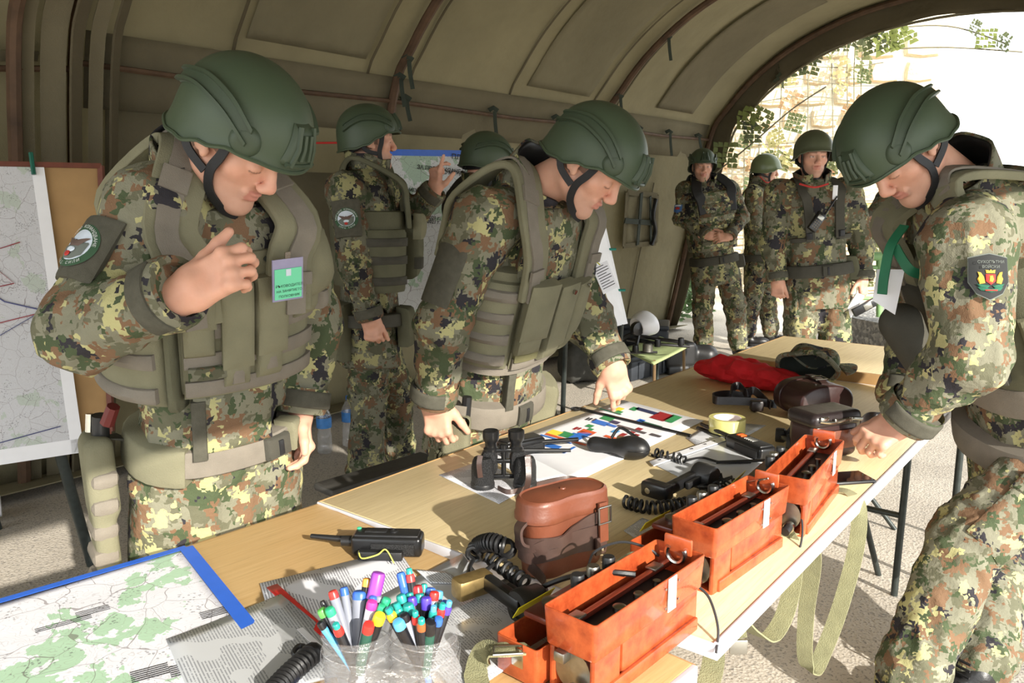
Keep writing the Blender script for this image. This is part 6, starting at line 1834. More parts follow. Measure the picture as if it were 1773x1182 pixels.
fd = sheet('folder', [(560, 1105), (462, 1016), (480, 1010), (575, 1095)], .752, plain('red_folder', (214, 40, 38), .35), 'red edge of a folder beside the marker cups', 'folder', .003)
MB().box((.0, .016, .0), (.10, .010, .002)).build('folder_spine', M['white_plastic'], fd[0])
sheet('plastic_sleeve', [(345, 1240), (290, 1108), (470, 1030), (560, 1040), (640, 1200)][:1] + [(288, 1108), (486, 1030), (640, 1150)], .751, print_mat('sleeved_form', (196, 198, 200), (120, 122, 128), .0046, .6, .18), 'grey stack of sleeved papers lying over the map corner', 'paper', .004, .003)
sheet('plastic_sleeve', [(600, 1240), (560, 1080), (800, 960), (905, 1090)], .750, M['sleeve'], 'clear sleeved sheet lying right of the marker cups', 'paper', .002, .003)
sheet('plastic_sleeve', [(800, 1210), (690, 1085), (880, 1000), (985, 1085)], .7535, print_mat('sleeved_list', (208, 210, 214), (120, 122, 128), .0045, .55, .2), 'sleeved list under the near end of the nearest telephone', 'paper', .002, .002)
sheet('paper_slip', [(745, 1008), (720, 985), (775, 990), (802, 1010)], .7545, M['print2'], 'small printed slip sticking out behind the marker cups', 'paper')
sheet('paper_slip', [(1110, 938), (1080, 918), (1112, 896), (1154, 910)], .7515, M['print2'], 'small printed label between the leather case and middle telephone', 'paper')
sheet('paper_sheet', [(864, 872), (760, 822), (832, 798), (925, 838)], .7515, M['print'], 'white page under the standing binoculars', curl=.001)
sheet('plastic_sleeve', [(1262, 868), (1125, 800), (1265, 755), (1325, 805)], .752, M['sleeve'], 'clear sleeve under the slim radio', 'paper', .002, .002)
bs = sheet('binder_strip', [(1132, 806), (1124, 798), (1258, 752), (1264, 760)], .756, M['white_plastic'], 'white punched strip of the clear sleeve', 'paper', .0016)
for t in (.1, .17, .34, .5, .68, .8):
    p = bs[1][0].lerp(bs[1][3], t) * .5 + bs[1][1].lerp(bs[1][2], t) * .5
    MB().lathe([(.0034, 0), (.0034, .0003)], 12, 0, (p.x, p.y, p.z + .0022)).build('punch_hole', M['glass_dark'], bs[0])
sheet('paper_slip', [(1232, 790), (1188, 758), (1236, 728), (1326, 736)], .7515, M['print2'], 'printed leaf under the roll of tape', 'paper', .0012, .001)
# the coloured chart
CHM = {k: plain('chart_' + k, c, .6, var=0) for k, c in dict(y=(236, 216, 70), g=(52, 140, 84), b=(40, 110, 200), o=(214, 92, 46), n=(36, 44, 84), r=(150, 30, 34), d=(88, 82, 84), c=(70, 160, 216), k=(48, 46, 50), f=(46, 96, 76)).items()}
chart, cq, _ = sheet('chart', [(1000, 832), (868, 765), (1078, 692), (1218, 728)], .7528, M['paper'], 'white planning chart with coloured blocks on the table', 'chart')
def cblock(cx, cy, ln, wd, col, z=.7545):
    c = Vector((cx, cy)); d1 = Vector((.955, .27)).normalized(); d2 = Vector((.80, -.42)).normalized()
    P = [c + d1 * (a * ln / 2) + d2 * (b * wd / 2) for a, b in ((-1, -1), (1, -1), (1, 1), (-1, 1))]
    Q = [loc_(chart, on_z(860 + p.x / 4.666, 680 + p.y / 4.666, z)) for p in P]
    MB().add(Q, [(0, 1, 2, 3)], 0, False).build('chart_block', CHM[col], chart)
for a in ((470, 320, 90, 60, 'y'), (560, 335, 90, 66, 'g'), (640, 352, 110, 76, 'b'), (560, 375, 340, 22, 'o'), (480, 372, 260, 14, 'b'), (455, 430, 110, 50, 'b'), (585, 460, 20, 110, 'b'), (730, 318, 110, 60, 'o'),
          (705, 332, 90, 60, 'b'), (752, 266, 50, 36, 'g'), (757, 294, 40, 30, 'g'), (840, 240, 120, 50, 'b'), (930, 262, 80, 26, 'b'), (895, 205, 90, 50, 'g'), (955, 236, 70, 36, 'n'), (1090, 293, 240, 24, 'd'),
          (1150, 292, 44, 36, 'r'), (1090, 320, 44, 36, 'r'), (1285, 342, 90, 26, 'd'), (1020, 338, 40, 44, 'r'), (960, 310, 50, 40, 'c'), (990, 132, 50, 50, 'y'), (985, 155, 50, 40, 'g'), (1112, 128, 50, 44, 'g'), (1215, 146, 180, 32, 'n'),
          (1335, 190, 120, 100, 'r'), (1420, 208, 80, 100, 'g'), (1160, 226, 50, 50, 'b'), (1245, 248, 190, 12, 'f'), (930, 360, 120, 26, 'o'), (640, 285, 22, 40, 'r'), (670, 288, 18, 30, 'r'), (735, 208, 16, 36, 'k'), (758, 212, 16, 36, 'k'), (790, 216, 16, 36, 'd'), (920, 150, 180, 12, 'f'), (1130, 340, 40, 26, 'r')): cblock(*a)
sheet('paper_sheet', [(925, 838), (845, 790), (868, 765), (1005, 826)], .7522, M['paper'], 'blank end of a white sheet beside the chart')
# pointer with a ring end
pa, pb = on_z(1003, 707, .757), on_z(1196, 754, .757); pt_ = empty('pointer', pa, 0, 'thin black pointer with a ring end lying across the chart', 'pointer')
MB().tube([(0, 0, 0), tuple(pb - pa)], .0048, 8).build('rod', M['bakelite'], pt_)
MB().tube([Vector((-.012, -.004, 0)) + Vector((.014 * math.cos(a), .014 * math.sin(a), 0)) for a in [2 * math.pi * k / 16 for k in range(17)]], .0036, 6).build('ring', M['bakelite'], pt_)
sheet('folder', [(1288, 768), (1205, 740), (1208, 737), (1290, 764)], .7575, M['black_rubber'], 'thin black binder spine in front of the tape roll', 'folder', .004)

# ---- map on the near table
def map_mat(name, paper=(226, 226, 232), green=(150, 196, 150), dens=.55, sc=1.0, red=True):
    m = NT(name); co = m.coords(sc)
    wp = m.n('ShaderNodeTexNoise'); wp.inputs['Scale'].default_value = 5; m.l(co, wp.inputs['Vector'])
    wv = m.n('ShaderNodeVectorMath', operation='SCALE'); wv.inputs['Scale'].default_value = .14; m.l(wp.outputs['Color'], wv.inputs[0])
    ad = m.n('ShaderNodeVectorMath', operation='ADD'); m.l(co, ad.inputs[0]); m.l(wv.outputs[0], ad.inputs[1])
    n1 = m.noise(ad.outputs[0], 5.0, 5, .6); n2 = m.noise(ad.outputs[0], 9, 3)
    gr = m.math('GREATER_THAN', n1, dens)
    c = m.mix(m.math('MULTIPLY', gr, .75), srgb(*paper), srgb(*green))
    iso = m.math('LESS_THAN', m.math('FRACT', m.math('MULTIPLY', n2, 22)), .13)
    c = m.mix(m.math('MULTIPLY', iso, .22), c, srgb(120, 104, 92))
    v = m.n('ShaderNodeTexVoronoi', feature='DISTANCE_TO_EDGE'); v.inputs['Scale'].default_value = 8; m.l(ad.outputs[0], v.inputs['Vector'])
    rd = m.math('LESS_THAN', v.outputs['Distance'], .007); c = m.mix(m.math('MULTIPLY', rd, .6), c, srgb(104, 88, 88))
    sp = m.n('ShaderNodeTexVoronoi'); sp.inputs['Scale'].default_value = 95; m.l(co, sp.inputs['Vector'])
    tw = m.math('MULTIPLY', m.math('LESS_THAN', sp.outputs['Distance'], .32), m.math('GREATER_THAN', m.noise(co, 13, 3), .57))
    c = m.mix(m.math('MULTIPLY', tw, .5), c, srgb(70, 64, 70))
    m.base(c); m.set(Roughness=.45); m.bump(m.noise(co, 7, 3), .25, .01); return m.m
M['map'] = map_mat('map_print', dens=.56, sc=1.5); M['map2'] = map_mat('map_print_grey', (200, 200, 204), (178, 190, 176), .58, 2.0); M['map3'] = map_mat('map_print_green', (204, 206, 206), (146, 178, 146), .5, 1.0)
M['blue_tape'] = plain('blue_tape', (44, 100, 204), .35, var=.06)
mp, mq, ms = sheet('map', [(470, 1160), (412, 1058), (318, 945), (-330, 1134)][:0] + [(-60, 1460), (-360, 1150), (318, 945), (520, 1215)], .7485, M['map'], 'topographic map with a blue tape border on the near table', 'map', .0012, .0012, 20)
def strip3(parent, A, B, w, z, mat, name):
    a = loc_(parent, on_z(*A, z)); b = loc_(parent, on_z(*B, z)); d = (b - a).normalized(); s_ = Vector((-d.y, d.x, 0))
    MB().add([a - s_ * w / 2, b - s_ * w / 2, b + s_ * w / 2, a + s_ * w / 2, a - s_ * w / 2 + Vector((0, 0, .0006)), b - s_ * w / 2 + Vector((0, 0, .0006)), b + s_ * w / 2 + Vector((0, 0, .0006)), a + s_ * w / 2 + Vector((0, 0, .0006))], [(3, 2, 1, 0), (4, 5, 6, 7), (0, 1, 5, 4), (2, 3, 7, 6)], 0, False).build(name, mat, parent)
strip3(mp, (-340, 1138), (322, 947), .017, .7514, M['blue_tape'], 'blue_border'); strip3(mp, (322, 947), (540, 1220), .026, .7517, M['blue_tape'], 'blue_border')
lv = loc_(mp, on_z(245, 1080, .7516))
for cx, cy, rows, w_ in ((130, 1062, 4, .05), (345, 1062, 5, .06), (225, 1165, 6, .05), (60, 1090, 3, .08), (292, 1156, 6, .05)):
    mb = MB(); o_ = loc_(mp, on_z(cx, cy, .7516)); ex = (loc_(mp, on_z(cx + 30, cy - 8, .7516)) - o_).normalized(); ey = Vector((-ex.y, ex.x, 0))
    for k in range(rows):
        p = o_ - ey * (.0055 * k); mb.add([p, p + ex * w_, p + ex * w_ + ey * .002, p + ey * .002], [(0, 1, 2, 3)], 0, False)
    mb.build('map_print', INK, mp)

# ---- roll of tape, phone, leather cases, straps, cloth, cap
tr = on_z(1260, 752); tp = empty('tape_roll', (tr.x, tr.y + .012, TZ), 0, 'roll of clear yellowish packing tape standing flat on the table', 'tape')
M['tape'] = plain('clear_tape', (214, 206, 128), .12, var=.06, nscale=60, coat=.4); M['core'] = plain('printed_core', (226, 214, 210), .6, var=.1, nscale=90)
MB().lathe([(.040, 0), (.052, 0), (.0525, .004), (.0525, .044), (.052, .048), (.040, .048)], 40, 0, (0, 0, 0), False).build('tape', M['tape'], tp)
MB().lathe([(.040, .048), (.037, .048), (.037, 0), (.040, 0)], 40, 0, (0, 0, 0), False).build('core', M['core'], tp)
for k in range(10):
    a = .5 + k * .36; MB().at((.0368 * math.cos(a), .0368 * math.sin(a), .026), (math.pi / 2, 0, a - math.pi / 2)).box((0, 0, 0), (.009, .003, .0006)).build('core_print', plain('pink_print', (206, 110, 110), .6), tp) if k < 10 else None
sm = on_z(1448, 832); spn = empty('smartphone', (sm.x - .01, sm.y, TZ), .18, 'dark smartphone lying at the table edge beside the far telephone', 'phone')
MB().box((.02, 0, .004), (.15, .072, .008), .003).build('case', M['black_rubber'], spn); MB().box((.02, 0, .0085), (.142, .066, .001), 0).build('screen', M['glass_dark'], spn)
# maroon case lying on its side
ca, cb = on_z(1375, 722), on_z(1470, 715); mc = empty('binocular_case', on_z(1412, 722), .28, 'dark maroon binocular case lying on its side beyond the tape', 'case')
mc.location.z = TZ
def lyingkid(mb, prof, n=44, W=.098, D=.056):
    vs = []; fs = []
    for s_, y in prof:
        for j in range(n):
            a = 2 * math.pi * j / n; x = W * s_ * math.copysign(abs(math.cos(a)) ** .8, math.cos(a)); z = D * s_ * math.copysign(abs(math.sin(a)) ** .8, math.sin(a)); vs.append((x, y, z + D + .002))
    for i in range(len(prof) - 1):
        for j in range(n): fs.append((i * n + j, i * n + (j + 1) % n, (i + 1) * n + (j + 1) % n, (i + 1) * n + j))
    fs += [tuple(range(n - 1, -1, -1)), tuple((len(prof) - 1) * n + j for j in range(n))]
    return mb.add(vs, fs, 0, True)
fix_normals(lyingkid(MB(), [(.86, -.055), (.94, -.052), (.97, -.048), (.97, .05), (.99, .052), (1.0, .056), (1.0, .085), (.96, .090)]).build('body', M['dark_leather'], mc))
fix_normals(lyingkid(MB(), [(1.0, .050), (1.025, .052), (1.025, .060), (1.0, .062)]).build('lid_seam', M['dark_leather'], mc))
MB().ribbon(bez([(.0, -.035, .112), (.01, .0, .119), (.015, .04, .121), (.02, .075, .118)], 5), (1, 0, 0), .022, .005).build('closing_tab', M['dark_leather'], mc)
MB().tube([(-.012, -.01, .122), (.03, -.008, .122), (.032, .028, .124), (-.008, .026, .124), (-.012, -.01, .122)], .0026, 8).build('buckle', M['chrome'], mc)
def loops(pxs, label, name='leather_strap', w=.030, mat='strap_leather'):
    P0 = [on_z(x, y, z) for x, y, z in pxs[0]]; root = empty(name, P0[0], 0, label, 'strap')
    for L_ in pxs:
        q = [on_z(x, y, z) - P0[0] for x, y, z in L_]; MB().ribbon(bez(q, 7), (0, .25, 1), w, .0035).build('strap', M[mat], root)
    return root
M['black_leather'] = plain('black_strap_leather', (42, 34, 34), .36, var=.25, nscale=20, bump=.2, bscale=90)
ls = loops([[(1345, 700, .768), (1310, 696, .768), (1270, 694, .768), (1240, 693, .768), (1236, 686, .770), (1262, 682, .770), (1300, 688, .768)], [(1265, 688, .772), (1268, 672, .790), (1280, 668, .795), (1292, 680, .785), (1305, 676, .792), (1322, 690, .775), (1334, 702, .768)]], 'dark leather strap looped on the table left of the maroon case', w=.026, mat='black_leather')
q = on_z(1310, 702, .77) - Vector(ls.location); MB().box(tuple(q), (.04, .03, .034), .006).build('strap_keeper', M['black_leather'], ls)
# brown case with black lid and its binoculars behind the far telephone
bc = empty('binocular_case', on_z(1432, 790), .42, 'brown leather case with black lid between maroon case and far telephone', 'case'); bc.location.z = TZ
S = Sdf(); S.box((0, .02, .052), (.080, .05, .052), None, .022, .01); v, qd = S.mesh(.005); link('body', fast_mesh('body', v, qd, [M['dark_leather']]), bc)
S = Sdf(); S.box((0, .02, .108), (.084, .054, .020), None, .016, .01); v, qd = S.mesh(.005); link('lid', fast_mesh('lid', v, qd, [M['black_leather']]), bc)
MB().tube(bez([(-.07, -.036, .112), (-.03, -.040, .106), (.03, -.040, .110), (.075, -.036, .104)], 5), .0045, 8).build('clasp_rod', M['chrome'], bc)
MB().box((-.055, -.036, .116), (.028, .008, .012), .003).build('clasp', M['chrome'], bc)
for x in (-.02, .03): MB().box((x, -.040, .109), (.010, .008, .012), .002).build('clasp_lug', M['chrome'], bc)
MB().box((.02, -.034, .055), (.10, .004, .05), .001).build('front_pocket', M['tan_leather'], bc)
lb = empty('binoculars', on_z(1368, 790), .3, 'black binoculars lying beside the brown case, one eyepiece showing', 'binoculars'); lb.location.z = TZ
for k in (0, 1):
    b_ = MB().at((.02 + .01 * k, .03 + .062 * k, .030), (math.pi / 2, 0, .9)).lathe([(0, -.01), (.018, -.01), (.020, -.006), (.020, .012), (.015, .018), (.026, .026), (.027, .07), (.0, .072)], 24, 0, (0, 0, 0), False).build('barrel', M['pebble'], lb)
MB().box((.03, .06, .03), (.02, .06, .014), .004).build('bridge', M['bakelite'], lb)
loops([[(1490, 735, .775), (1505, 722, .772), (1535, 724, .765), (1560, 730, .757)]], 'black strap running right from the maroon case', w=.03, mat='black_leather')
# red cloth
ra, rb = on_z(1210, 634, .79), on_z(1400, 668, .785); rd = empty('cloth', ra, ang(ra, rb), 'crumpled red cloth lying across the seam of the far tables', 'cloth'); Lr = (rb - ra).length
mb = MB()
def red(u, v):
    a = 2 * math.pi * v; e = math.sin(math.pi * min(max(u, .0), 1)) ** .35 if 0 < u < 1 else 0
    w_ = (.045 + .050 * u) * e; h_ = (.044 + .012 * math.sin(5 * u)) * e
    n_ = float(vnoise(np.array([[u * 9 + 3, math.cos(a) * 1.6 + 5, math.sin(a) * 1.6 + 2]]))[0] - .5) + .5 * float(vnoise(np.array([[u * 22, math.cos(a) * 3 + 9, math.sin(a) * 3]]))[0] - .5)
    f = 1 + .65 * n_
    return (u * (Lr + .04) - .02, w_ * math.cos(a) * f, max(-.036, h_ * math.sin(a) * f))
mb.grid(lambda v, u: red(u, v), 40, 60, closed_u=True); fix_normals(mb.build('cloth', plain('red_cloth', (206, 26, 34), .85, var=.1, bump=.4, bscale=300), rd))
# camouflage cap lying open towards us
cp = on_z(1405, 655, .79); cap = empty('cap', (cp.x, cp.y, .80), .1, 'camouflage field cap lying open beside the red cloth', 'cap')
def capf(u, v, o=0):
    a = 2 * math.pi * u; r_ = (.098 - o) * (1 - .18 * v) if v < .8 else (.098 - o) * .856 * max(0, (1 - (v - .8) / .2)) ; z_ = .085 * min(v / .8, 1) + (.012 if v > .8 else 0) * (v - .8) / .2
    return Vector((r_ * math.cos(a) * 1.05, -z_ + .04, r_ * .62 * math.sin(a) + .055 + .006 * math.sin(4 * a + 5 * v)))
Rz = Matrix.Rotation(2.4, 4, 'Z') @ Matrix.Rotation(-.35, 4, 'X')
mb = MB(); mb.X = Rz @ Matrix.Translation((0, 0, 0)); mb.grid(lambda u, v: capf(u, v), 40, 12, closed_u=True); fix_normals(mb.build('crown', M['camo'], cap))
mb = MB(); mb.X = Rz; mb.grid(lambda u, v: capf(u, v * .97, .004), 40, 12, closed_u=True); mb.build('lining', plain('dark_lining', (46, 50, 44), .9), cap)
mb = MB(); mb.X = Rz; mb.tube([capf(k / 40, 0, -.002) for k in range(41)], .009, 8, 0, False); mb.build('band', M['camo'], cap)
mb = MB(); mb.grid(lambda u, v: (.085 + .075 * v * math.sin(math.pi * u) ** .6, (u - .5) * .17, .016 + .018 * math.sin(math.pi * u)), 16, 6); o = mb.build('peak', M['camo'], cap); o.modifiers.new('s', 'SOLIDIFY').thickness = .005

# ---- markers in two cups cut from clear bottles
def film(name, tr, rough, bs, white=.0):
    m = NT(name); co = m.coords(); out = m.t.nodes['Material Output']
    t = m.n('ShaderNodeBsdfTransparent'); g0 = m.n('ShaderNodeBsdfGlossy'); g0.inputs['Roughness'].default_value = rough
    df = m.n('ShaderNodeBsdfTranslucent'); df.inputs[0].default_value = (.95, .95, 1, 1); dd = m.n('ShaderNodeBsdfDiffuse'); dd.inputs[0].default_value = (.92, .93, .96, 1)
    ms = m.n('ShaderNodeMixShader'); ms.inputs[0].default_value = .5; m.l(df.outputs[0], ms.inputs[1]); m.l(dd.outputs[0], ms.inputs[2])
    g = m.n('ShaderNodeMixShader'); g.inputs[0].default_value = .55; m.l(g0.outputs[0], g.inputs[1]); m.l(ms.outputs[0], g.inputs[2])
    bp = m.n('ShaderNodeBump'); bp.inputs['Strength'].default_value = .8 if white > 0 else .12; bp.inputs['Distance'].default_value = .01
    m.l(m.noise(m.coords((1, 1, 2.5)), bs, 4, .7), bp.inputs['Height']); m.l(bp.outputs[0], g0.inputs['Normal'])
    mx = m.n('ShaderNodeMixShader'); st = m.math('GREATER_THAN', m.noise(m.coords((1, 1, 3)), bs * .8, 5, .8), .60)
    fac = m.math('ADD', m.math('MULTIPLY', st, white), 1 - tr); m.l(fac, mx.inputs[0])
    m.l(t.outputs[0], mx.inputs[1]); m.l(g.outputs[0], mx.inputs[2]); m.l(mx.outputs[0], out.inputs[0]); return m.m
M['film'] = film('clear_bottle_plastic', .90, .12, 30, .15); M['film2'] = film('crinkled_clear_tape', .86, .16, 45, .34)
CL, CR = on_z(622, 1222, TZN), on_z(736, 1222, TZN)
cups = []
for c, lab in ((CL, 'left clear cup of markers cut from a bottle'), (CR, 'right clear cup of markers cut from a bottle')):
    r = empty('marker_cup', (c.x, c.y, TZN + .003), 0, lab, 'cup', None)
    MB().lathe([(.0, .0), (.038, .0), (.044, .008), (.045, .10), (.0455, .112), (.0445, .112), (.044, .10), (.043, .01)], 36, 0, (0, 0, 0), False).build('cup', M['film'], r); cups.append(r)
    for z in (.052, .084, .104): MB().tube([(.0462 * math.cos(a), .0462 * math.sin(a), z + .003 * math.sin(2 * a)) for a in [2 * math.pi * k / 36 for k in range(37)]], .0008, 4).build('rib_line', M['film2'], r)
mid = (CL + CR) / 2; tw = empty('tape_wrap', (mid.x, mid.y, TZN + .012), ang(CL, CR), 'clear crinkled tape wound round both marker cups', 'tape')
hl = (CR - CL).length / 2
mb = MB()
def wrapf(u, v):
    a = 2 * math.pi * u; R_ = .0485 + .0015 * math.sin(9 * a + 6 * v); cx = hl * max(-1, min(1, 1.6 * math.cos(a)))
    return (cx + R_ * math.cos(a), R_ * math.sin(a), .072 * v + .004 * math.sin(2 * a))
mb.grid(wrapf, 64, 8, closed_u=True); mb.build('film', M['film2'], tw)
COLS = dict(green=(46, 170, 120), lightgreen=(98, 180, 84), red=(206, 52, 46), blue=(56, 104, 196), purple=(146, 66, 172), violet=(84, 62, 186), teal=(38, 150, 142), orange=(226, 158, 68), black=(28, 28, 32), yellow=(238, 206, 50), pink=(214, 62, 150), lightblue=(88, 170, 222), grey=(140, 144, 156), darkgreen=(36, 84, 72), brown=(176, 92, 52), white=(226, 224, 232), darkred=(170, 34, 40))
PM_ = {k: plain('marker_' + k, c, .32, var=.04) for k, c in COLS.items()}
def marker(px, py, cup, dy, barrel, cap, tip=None, r=.0055, label='', caplen=.012, ln=.150):
    c = CL if cup == 'L' else CR
    T_ = on_y(px, py, c.y + dy); B_ = Vector((c.x + (c.x - T_.x) * .35, c.y + (c.y - T_.y) * .35, TZN + .012))
    B_.x = c.x + max(-.028, min(.028, B_.x - c.x)); B_.y = c.y + max(-.028, min(.028, B_.y - c.y))
    d = (T_ - B_).normalized(); B2 = T_ - d * min(ln, (T_ - B_).length)
    root = empty('marker', B2, 0, label, 'marker', 'markers in the clear cups'); root.rotation_euler = d.to_track_quat('Z', 'Y').to_euler()
    L_ = (T_ - B2).length
    MB().lathe([(.0, 0), (r * .9, 0), (r, .003), (r, L_ - caplen), (r * .94, L_ - caplen + .0005)], 12, 0, (0, 0, 0), True).build('barrel', PM_[barrel], root)
    MB().lathe([(r * 1.02, L_ - caplen), (r * 1.02, L_ - .004), (r * .86, L_ - .0008), (r * .6, L_), (0, L_)], 12, 0, (0, 0, 0), False).build('cap', PM_[cap], root)
    if tip: MB().lathe([(r * .72, L_ - .001), (r * .70, L_ + .006), (r * .5, L_ + .0075), (0, L_ + .0075)], 10, 0, (0, 0, 0), False).build('end_plug', PM_[tip], root)
X7 = lambda x, y: (540 + x / 5.85, 980 + y / 5.85)
PENS = [(100, 350, 'L', .02, 'black', 'black', None, .0042, 'slim all black pen leaning out at the left rim of the cups'),
    (90, 430, 'L', -.005, 'black', 'lightgreen', None, .0065, 'marker with a light green cap at the far left rim'),
    (170, 420, 'L', -.015, 'grey', 'green', None, .0065, 'grey barrelled marker with an emerald cap at the left'),
    (205, 245, 'L', .02, 'grey', 'red', None, .0065, 'grey barrelled marker with a red end standing tall in the left cup'),
    (320, 210, 'L', .03, 'grey', 'blue', None, .0058, 'thin grey pen with a blue end beside the tall red-ended one'),
    (490, 245, 'L', .03, 'grey', 'blue', None, .0105, 'thick grey marker with a broad blue top'),
    (560, 120, 'L', .035, 'black', 'orange', None, .0060, 'black marker with an orange end next to the purple highlighter'),
    (640, 75, 'L', .036, 'grey', 'purple', None, .0048, 'slim purple-topped pen half hidden behind the purple highlighter'),
    (680, 60, 'L', .03, 'black', 'purple', None, .0095, 'tallest marker, a thick one with a long purple cap', .036),
    (895, 60, 'R', .035, 'blue', 'blue', None, .0060, 'tall all blue pen at the back of the right cup', .02),
    (990, 75, 'R', .034, 'black', 'red', 'teal', .0060, 'tall black marker with red band and teal plug at the back'),
    (1065, 190, 'R', .03, 'black', 'darkred', None, .0072, 'marker with a long dark red cap in the right cup', .022),
    (1135, 175, 'R', .034, 'black', 'teal', None, .0048, 'thin marker with a small teal end behind the dark red cap'),
    (1205, 215, 'R', .03, 'black', 'blue', None, .0068, 'black marker with a blue cap behind the red-ended grey pen'),
    (1245, 255, 'R', .015, 'grey', 'red', None, .0066, 'grey barrelled pen with a red end in the right cup'),
    (1290, 245, 'R', .03, 'black', 'lightblue', None, .0060, 'black marker with a light blue end at the back right'),
    (895, 285, 'R', .01, 'black', 'teal', None, .0066, 'black marker with a flat teal end below the tall blue pen'),
    (985, 265, 'R', .022, 'black', 'teal', None, .0055, 'black marker with a muted teal end behind the violet one'),
    (1010, 310, 'R', .01, 'black', 'violet', None, .0062, 'black marker with a violet cap near the middle of the cups'),
    (1090, 275, 'R', .018, 'black', 'teal', None, .0062, 'black marker with teal cap between the two violet ones'),
    (1160, 310, 'R', .008, 'black', 'violet', None, .0070, 'thick black marker with a violet cap in the right cup', .016),
    (1290, 370, 'R', .005, 'black', 'teal', None, .0056, 'black marker with teal end at the right side of the right cup'),
    (1360, 350, 'R', .012, 'black', 'blue', None, .0062, 'black marker with a blue end at the far right rim'),
    (1315, 425, 'R', -.004, 'black', 'red', 'teal', .0064, 'black marker with red band and teal plug at the right rim'),
    (1380, 400, 'R', .0, 'black', 'violet', 'lightblue', .0060, 'rightmost black marker, violet band and light blue plug'),
    (1230, 450, 'R', -.008, 'black', 'teal', 'lightblue', .0058, 'black marker with a blue-green end beside the red-banded one'),
    (765, 320, 'L', .012, 'grey', 'green', None, .0066, 'grey pen with a mint green end between the two cups'),
    (720, 390, 'L', .0, 'grey', 'green', None, .0064, 'grey pen with emerald end above the yellow one'),
    (695, 485, 'L', -.018, 'black', 'yellow', None, .0080, 'thick black marker with a bright yellow cap', .014),
    (580, 580, 'L', -.03, 'darkgreen', 'red', None, .0076, 'dark green pencil-like marker with a red cap at the front', .014),
    (615, 350, 'L', .0, 'white', 'pink', None, .0074, 'white barrelled marker with a pink top'),
    (625, 300, 'L', .012, 'black', 'blue', None, .0052, 'thin black marker with a dark blue end behind the pink one'),
    (690, 300, 'L', .018, 'grey', 'grey', None, .0058, 'plain grey pen in the middle of the bunch'),
    (790, 470, 'R', -.01, 'black', 'yellow', 'teal', .0068, 'black marker with yellow band and teal plug'),
    (870, 420, 'R', -.002, 'black', 'teal', 'teal', .0072, 'thick black marker with a double teal end at the centre'),
    (815, 385, 'R', .004, 'black', 'teal', None, .0064, 'black marker with teal end left of the double teal one'),
    (970, 380, 'R', -.002, 'black', 'teal', None, .0076, 'thick black marker with a hollow teal cap', .014),
    (930, 480, 'R', -.018, 'grey', 'black', None, .0064, 'grey barrelled pen with a black end at the front of the right cup'),
    (865, 550, 'R', -.025, 'black', 'lightblue', None, .0080, 'thick black marker with a light blue cap at the front', .012),
    (1050, 500, 'R', -.018, 'black', 'red', 'teal', .0060, 'black marker with red band and teal plug behind the brown-banded one'),
    (1110, 570, 'R', -.028, 'black', 'brown', 'teal', .0066, 'black marker with brown band and teal plug'),
    (1205, 555, 'R', -.026, 'darkgreen', 'black', None, .0080, 'dark green marker with a black cap at the front right', .02),
    (1290, 520, 'R', -.022, 'black', 'blue', None, .0058, 'black marker with blue end at the front right rim'),
    (255, 620, 'L', -.03, 'black', 'red', 'teal', .0066, 'black marker with red band and teal plug at the front left'),
    (75, 565, 'L', -.02, 'lightblue', 'black', None, .0048, 'pale blue ballpoint with a black ball end at the left')]
for p in PENS:
    x, y = X7(p[0], p[1]); marker(x, y, p[2], p[3], p[4], p[5], p[6], p[7], p[8], p[9] if len(p) > 9 else .011)
# ================================================================== things standing round the tent
def slab_from(name, pts, th, mat, parent, base):
    """flat quad with thickness; pts world, counter-clockwise as seen from the front"""
    P4 = [Vector(p) - base for p in pts]; n = (P4[1] - P4[0]).cross(P4[3] - P4[0]).normalized()
    return MB().add([p for p in P4] + [p - n * th for p in P4], [(0, 1, 2, 3), (7, 6, 5, 4), (0, 4, 5, 1), (1, 5, 6, 2), (2, 6, 7, 3), (3, 7, 4, 0)], 0, False).build(name, mat, parent)
def quadpt(P4, u, v): return (P4[0] * (1 - u) + P4[1] * u) * (1 - v) + (P4[3] * (1 - u) + P4[2] * u) * v

# map board on its stand at the left
br, tr_ = on_y(145, 782, 2.85), on_y(76, 290, 3.02); dl = Vector((-.62, -.42, 0)).normalized()
bl, tl = br + dl * .9, tr_ + dl * .9
bd = empty('map_board', Vector((br.x, br.y, 0)), 0, 'map pinned on a fibreboard stand behind the soldier at the left', 'map board'); B0 = Vector(bd.location)
fwd_b = (tr_ - br).cross(dl).normalized(); 
if fwd_b.y > 0: fwd_b = -fwd_b
up_b = (tr_ - br).normalized(); rt_b = -dl
board = [bl - up_b * -.06 + rt_b * .10 - fwd_b * .012, br + up_b * .06 + rt_b * .10 - fwd_b * .012, tr_ + up_b * .012 + rt_b * .19 - fwd_b * .012, tl + up_b * .012 - fwd_b * .012]
slab_from('board', board, .012, plain('fibreboard', (168, 134, 90), .85, var=.15, nscale=7), bd, B0)
for a, b in ((1, 2), (2, 3), (0, 1)):
    MB().tube([board[a] - B0 + fwd_b * .004, board[b] - B0 + fwd_b * .004], .013, 4).build('board_frame', plain('red_brown_frame', (104, 52, 34), .6, var=.2), bd)
s_ = empty('tmp'); bpy.data.objects.remove(s_)
mapq = [bl + fwd_b * .012, br + fwd_b * .016, tr_ + fwd_b * .004, tl + fwd_b * .004]
ms_ = slab_from('map_sheet', mapq, .002, M['map2'], bd, B0)
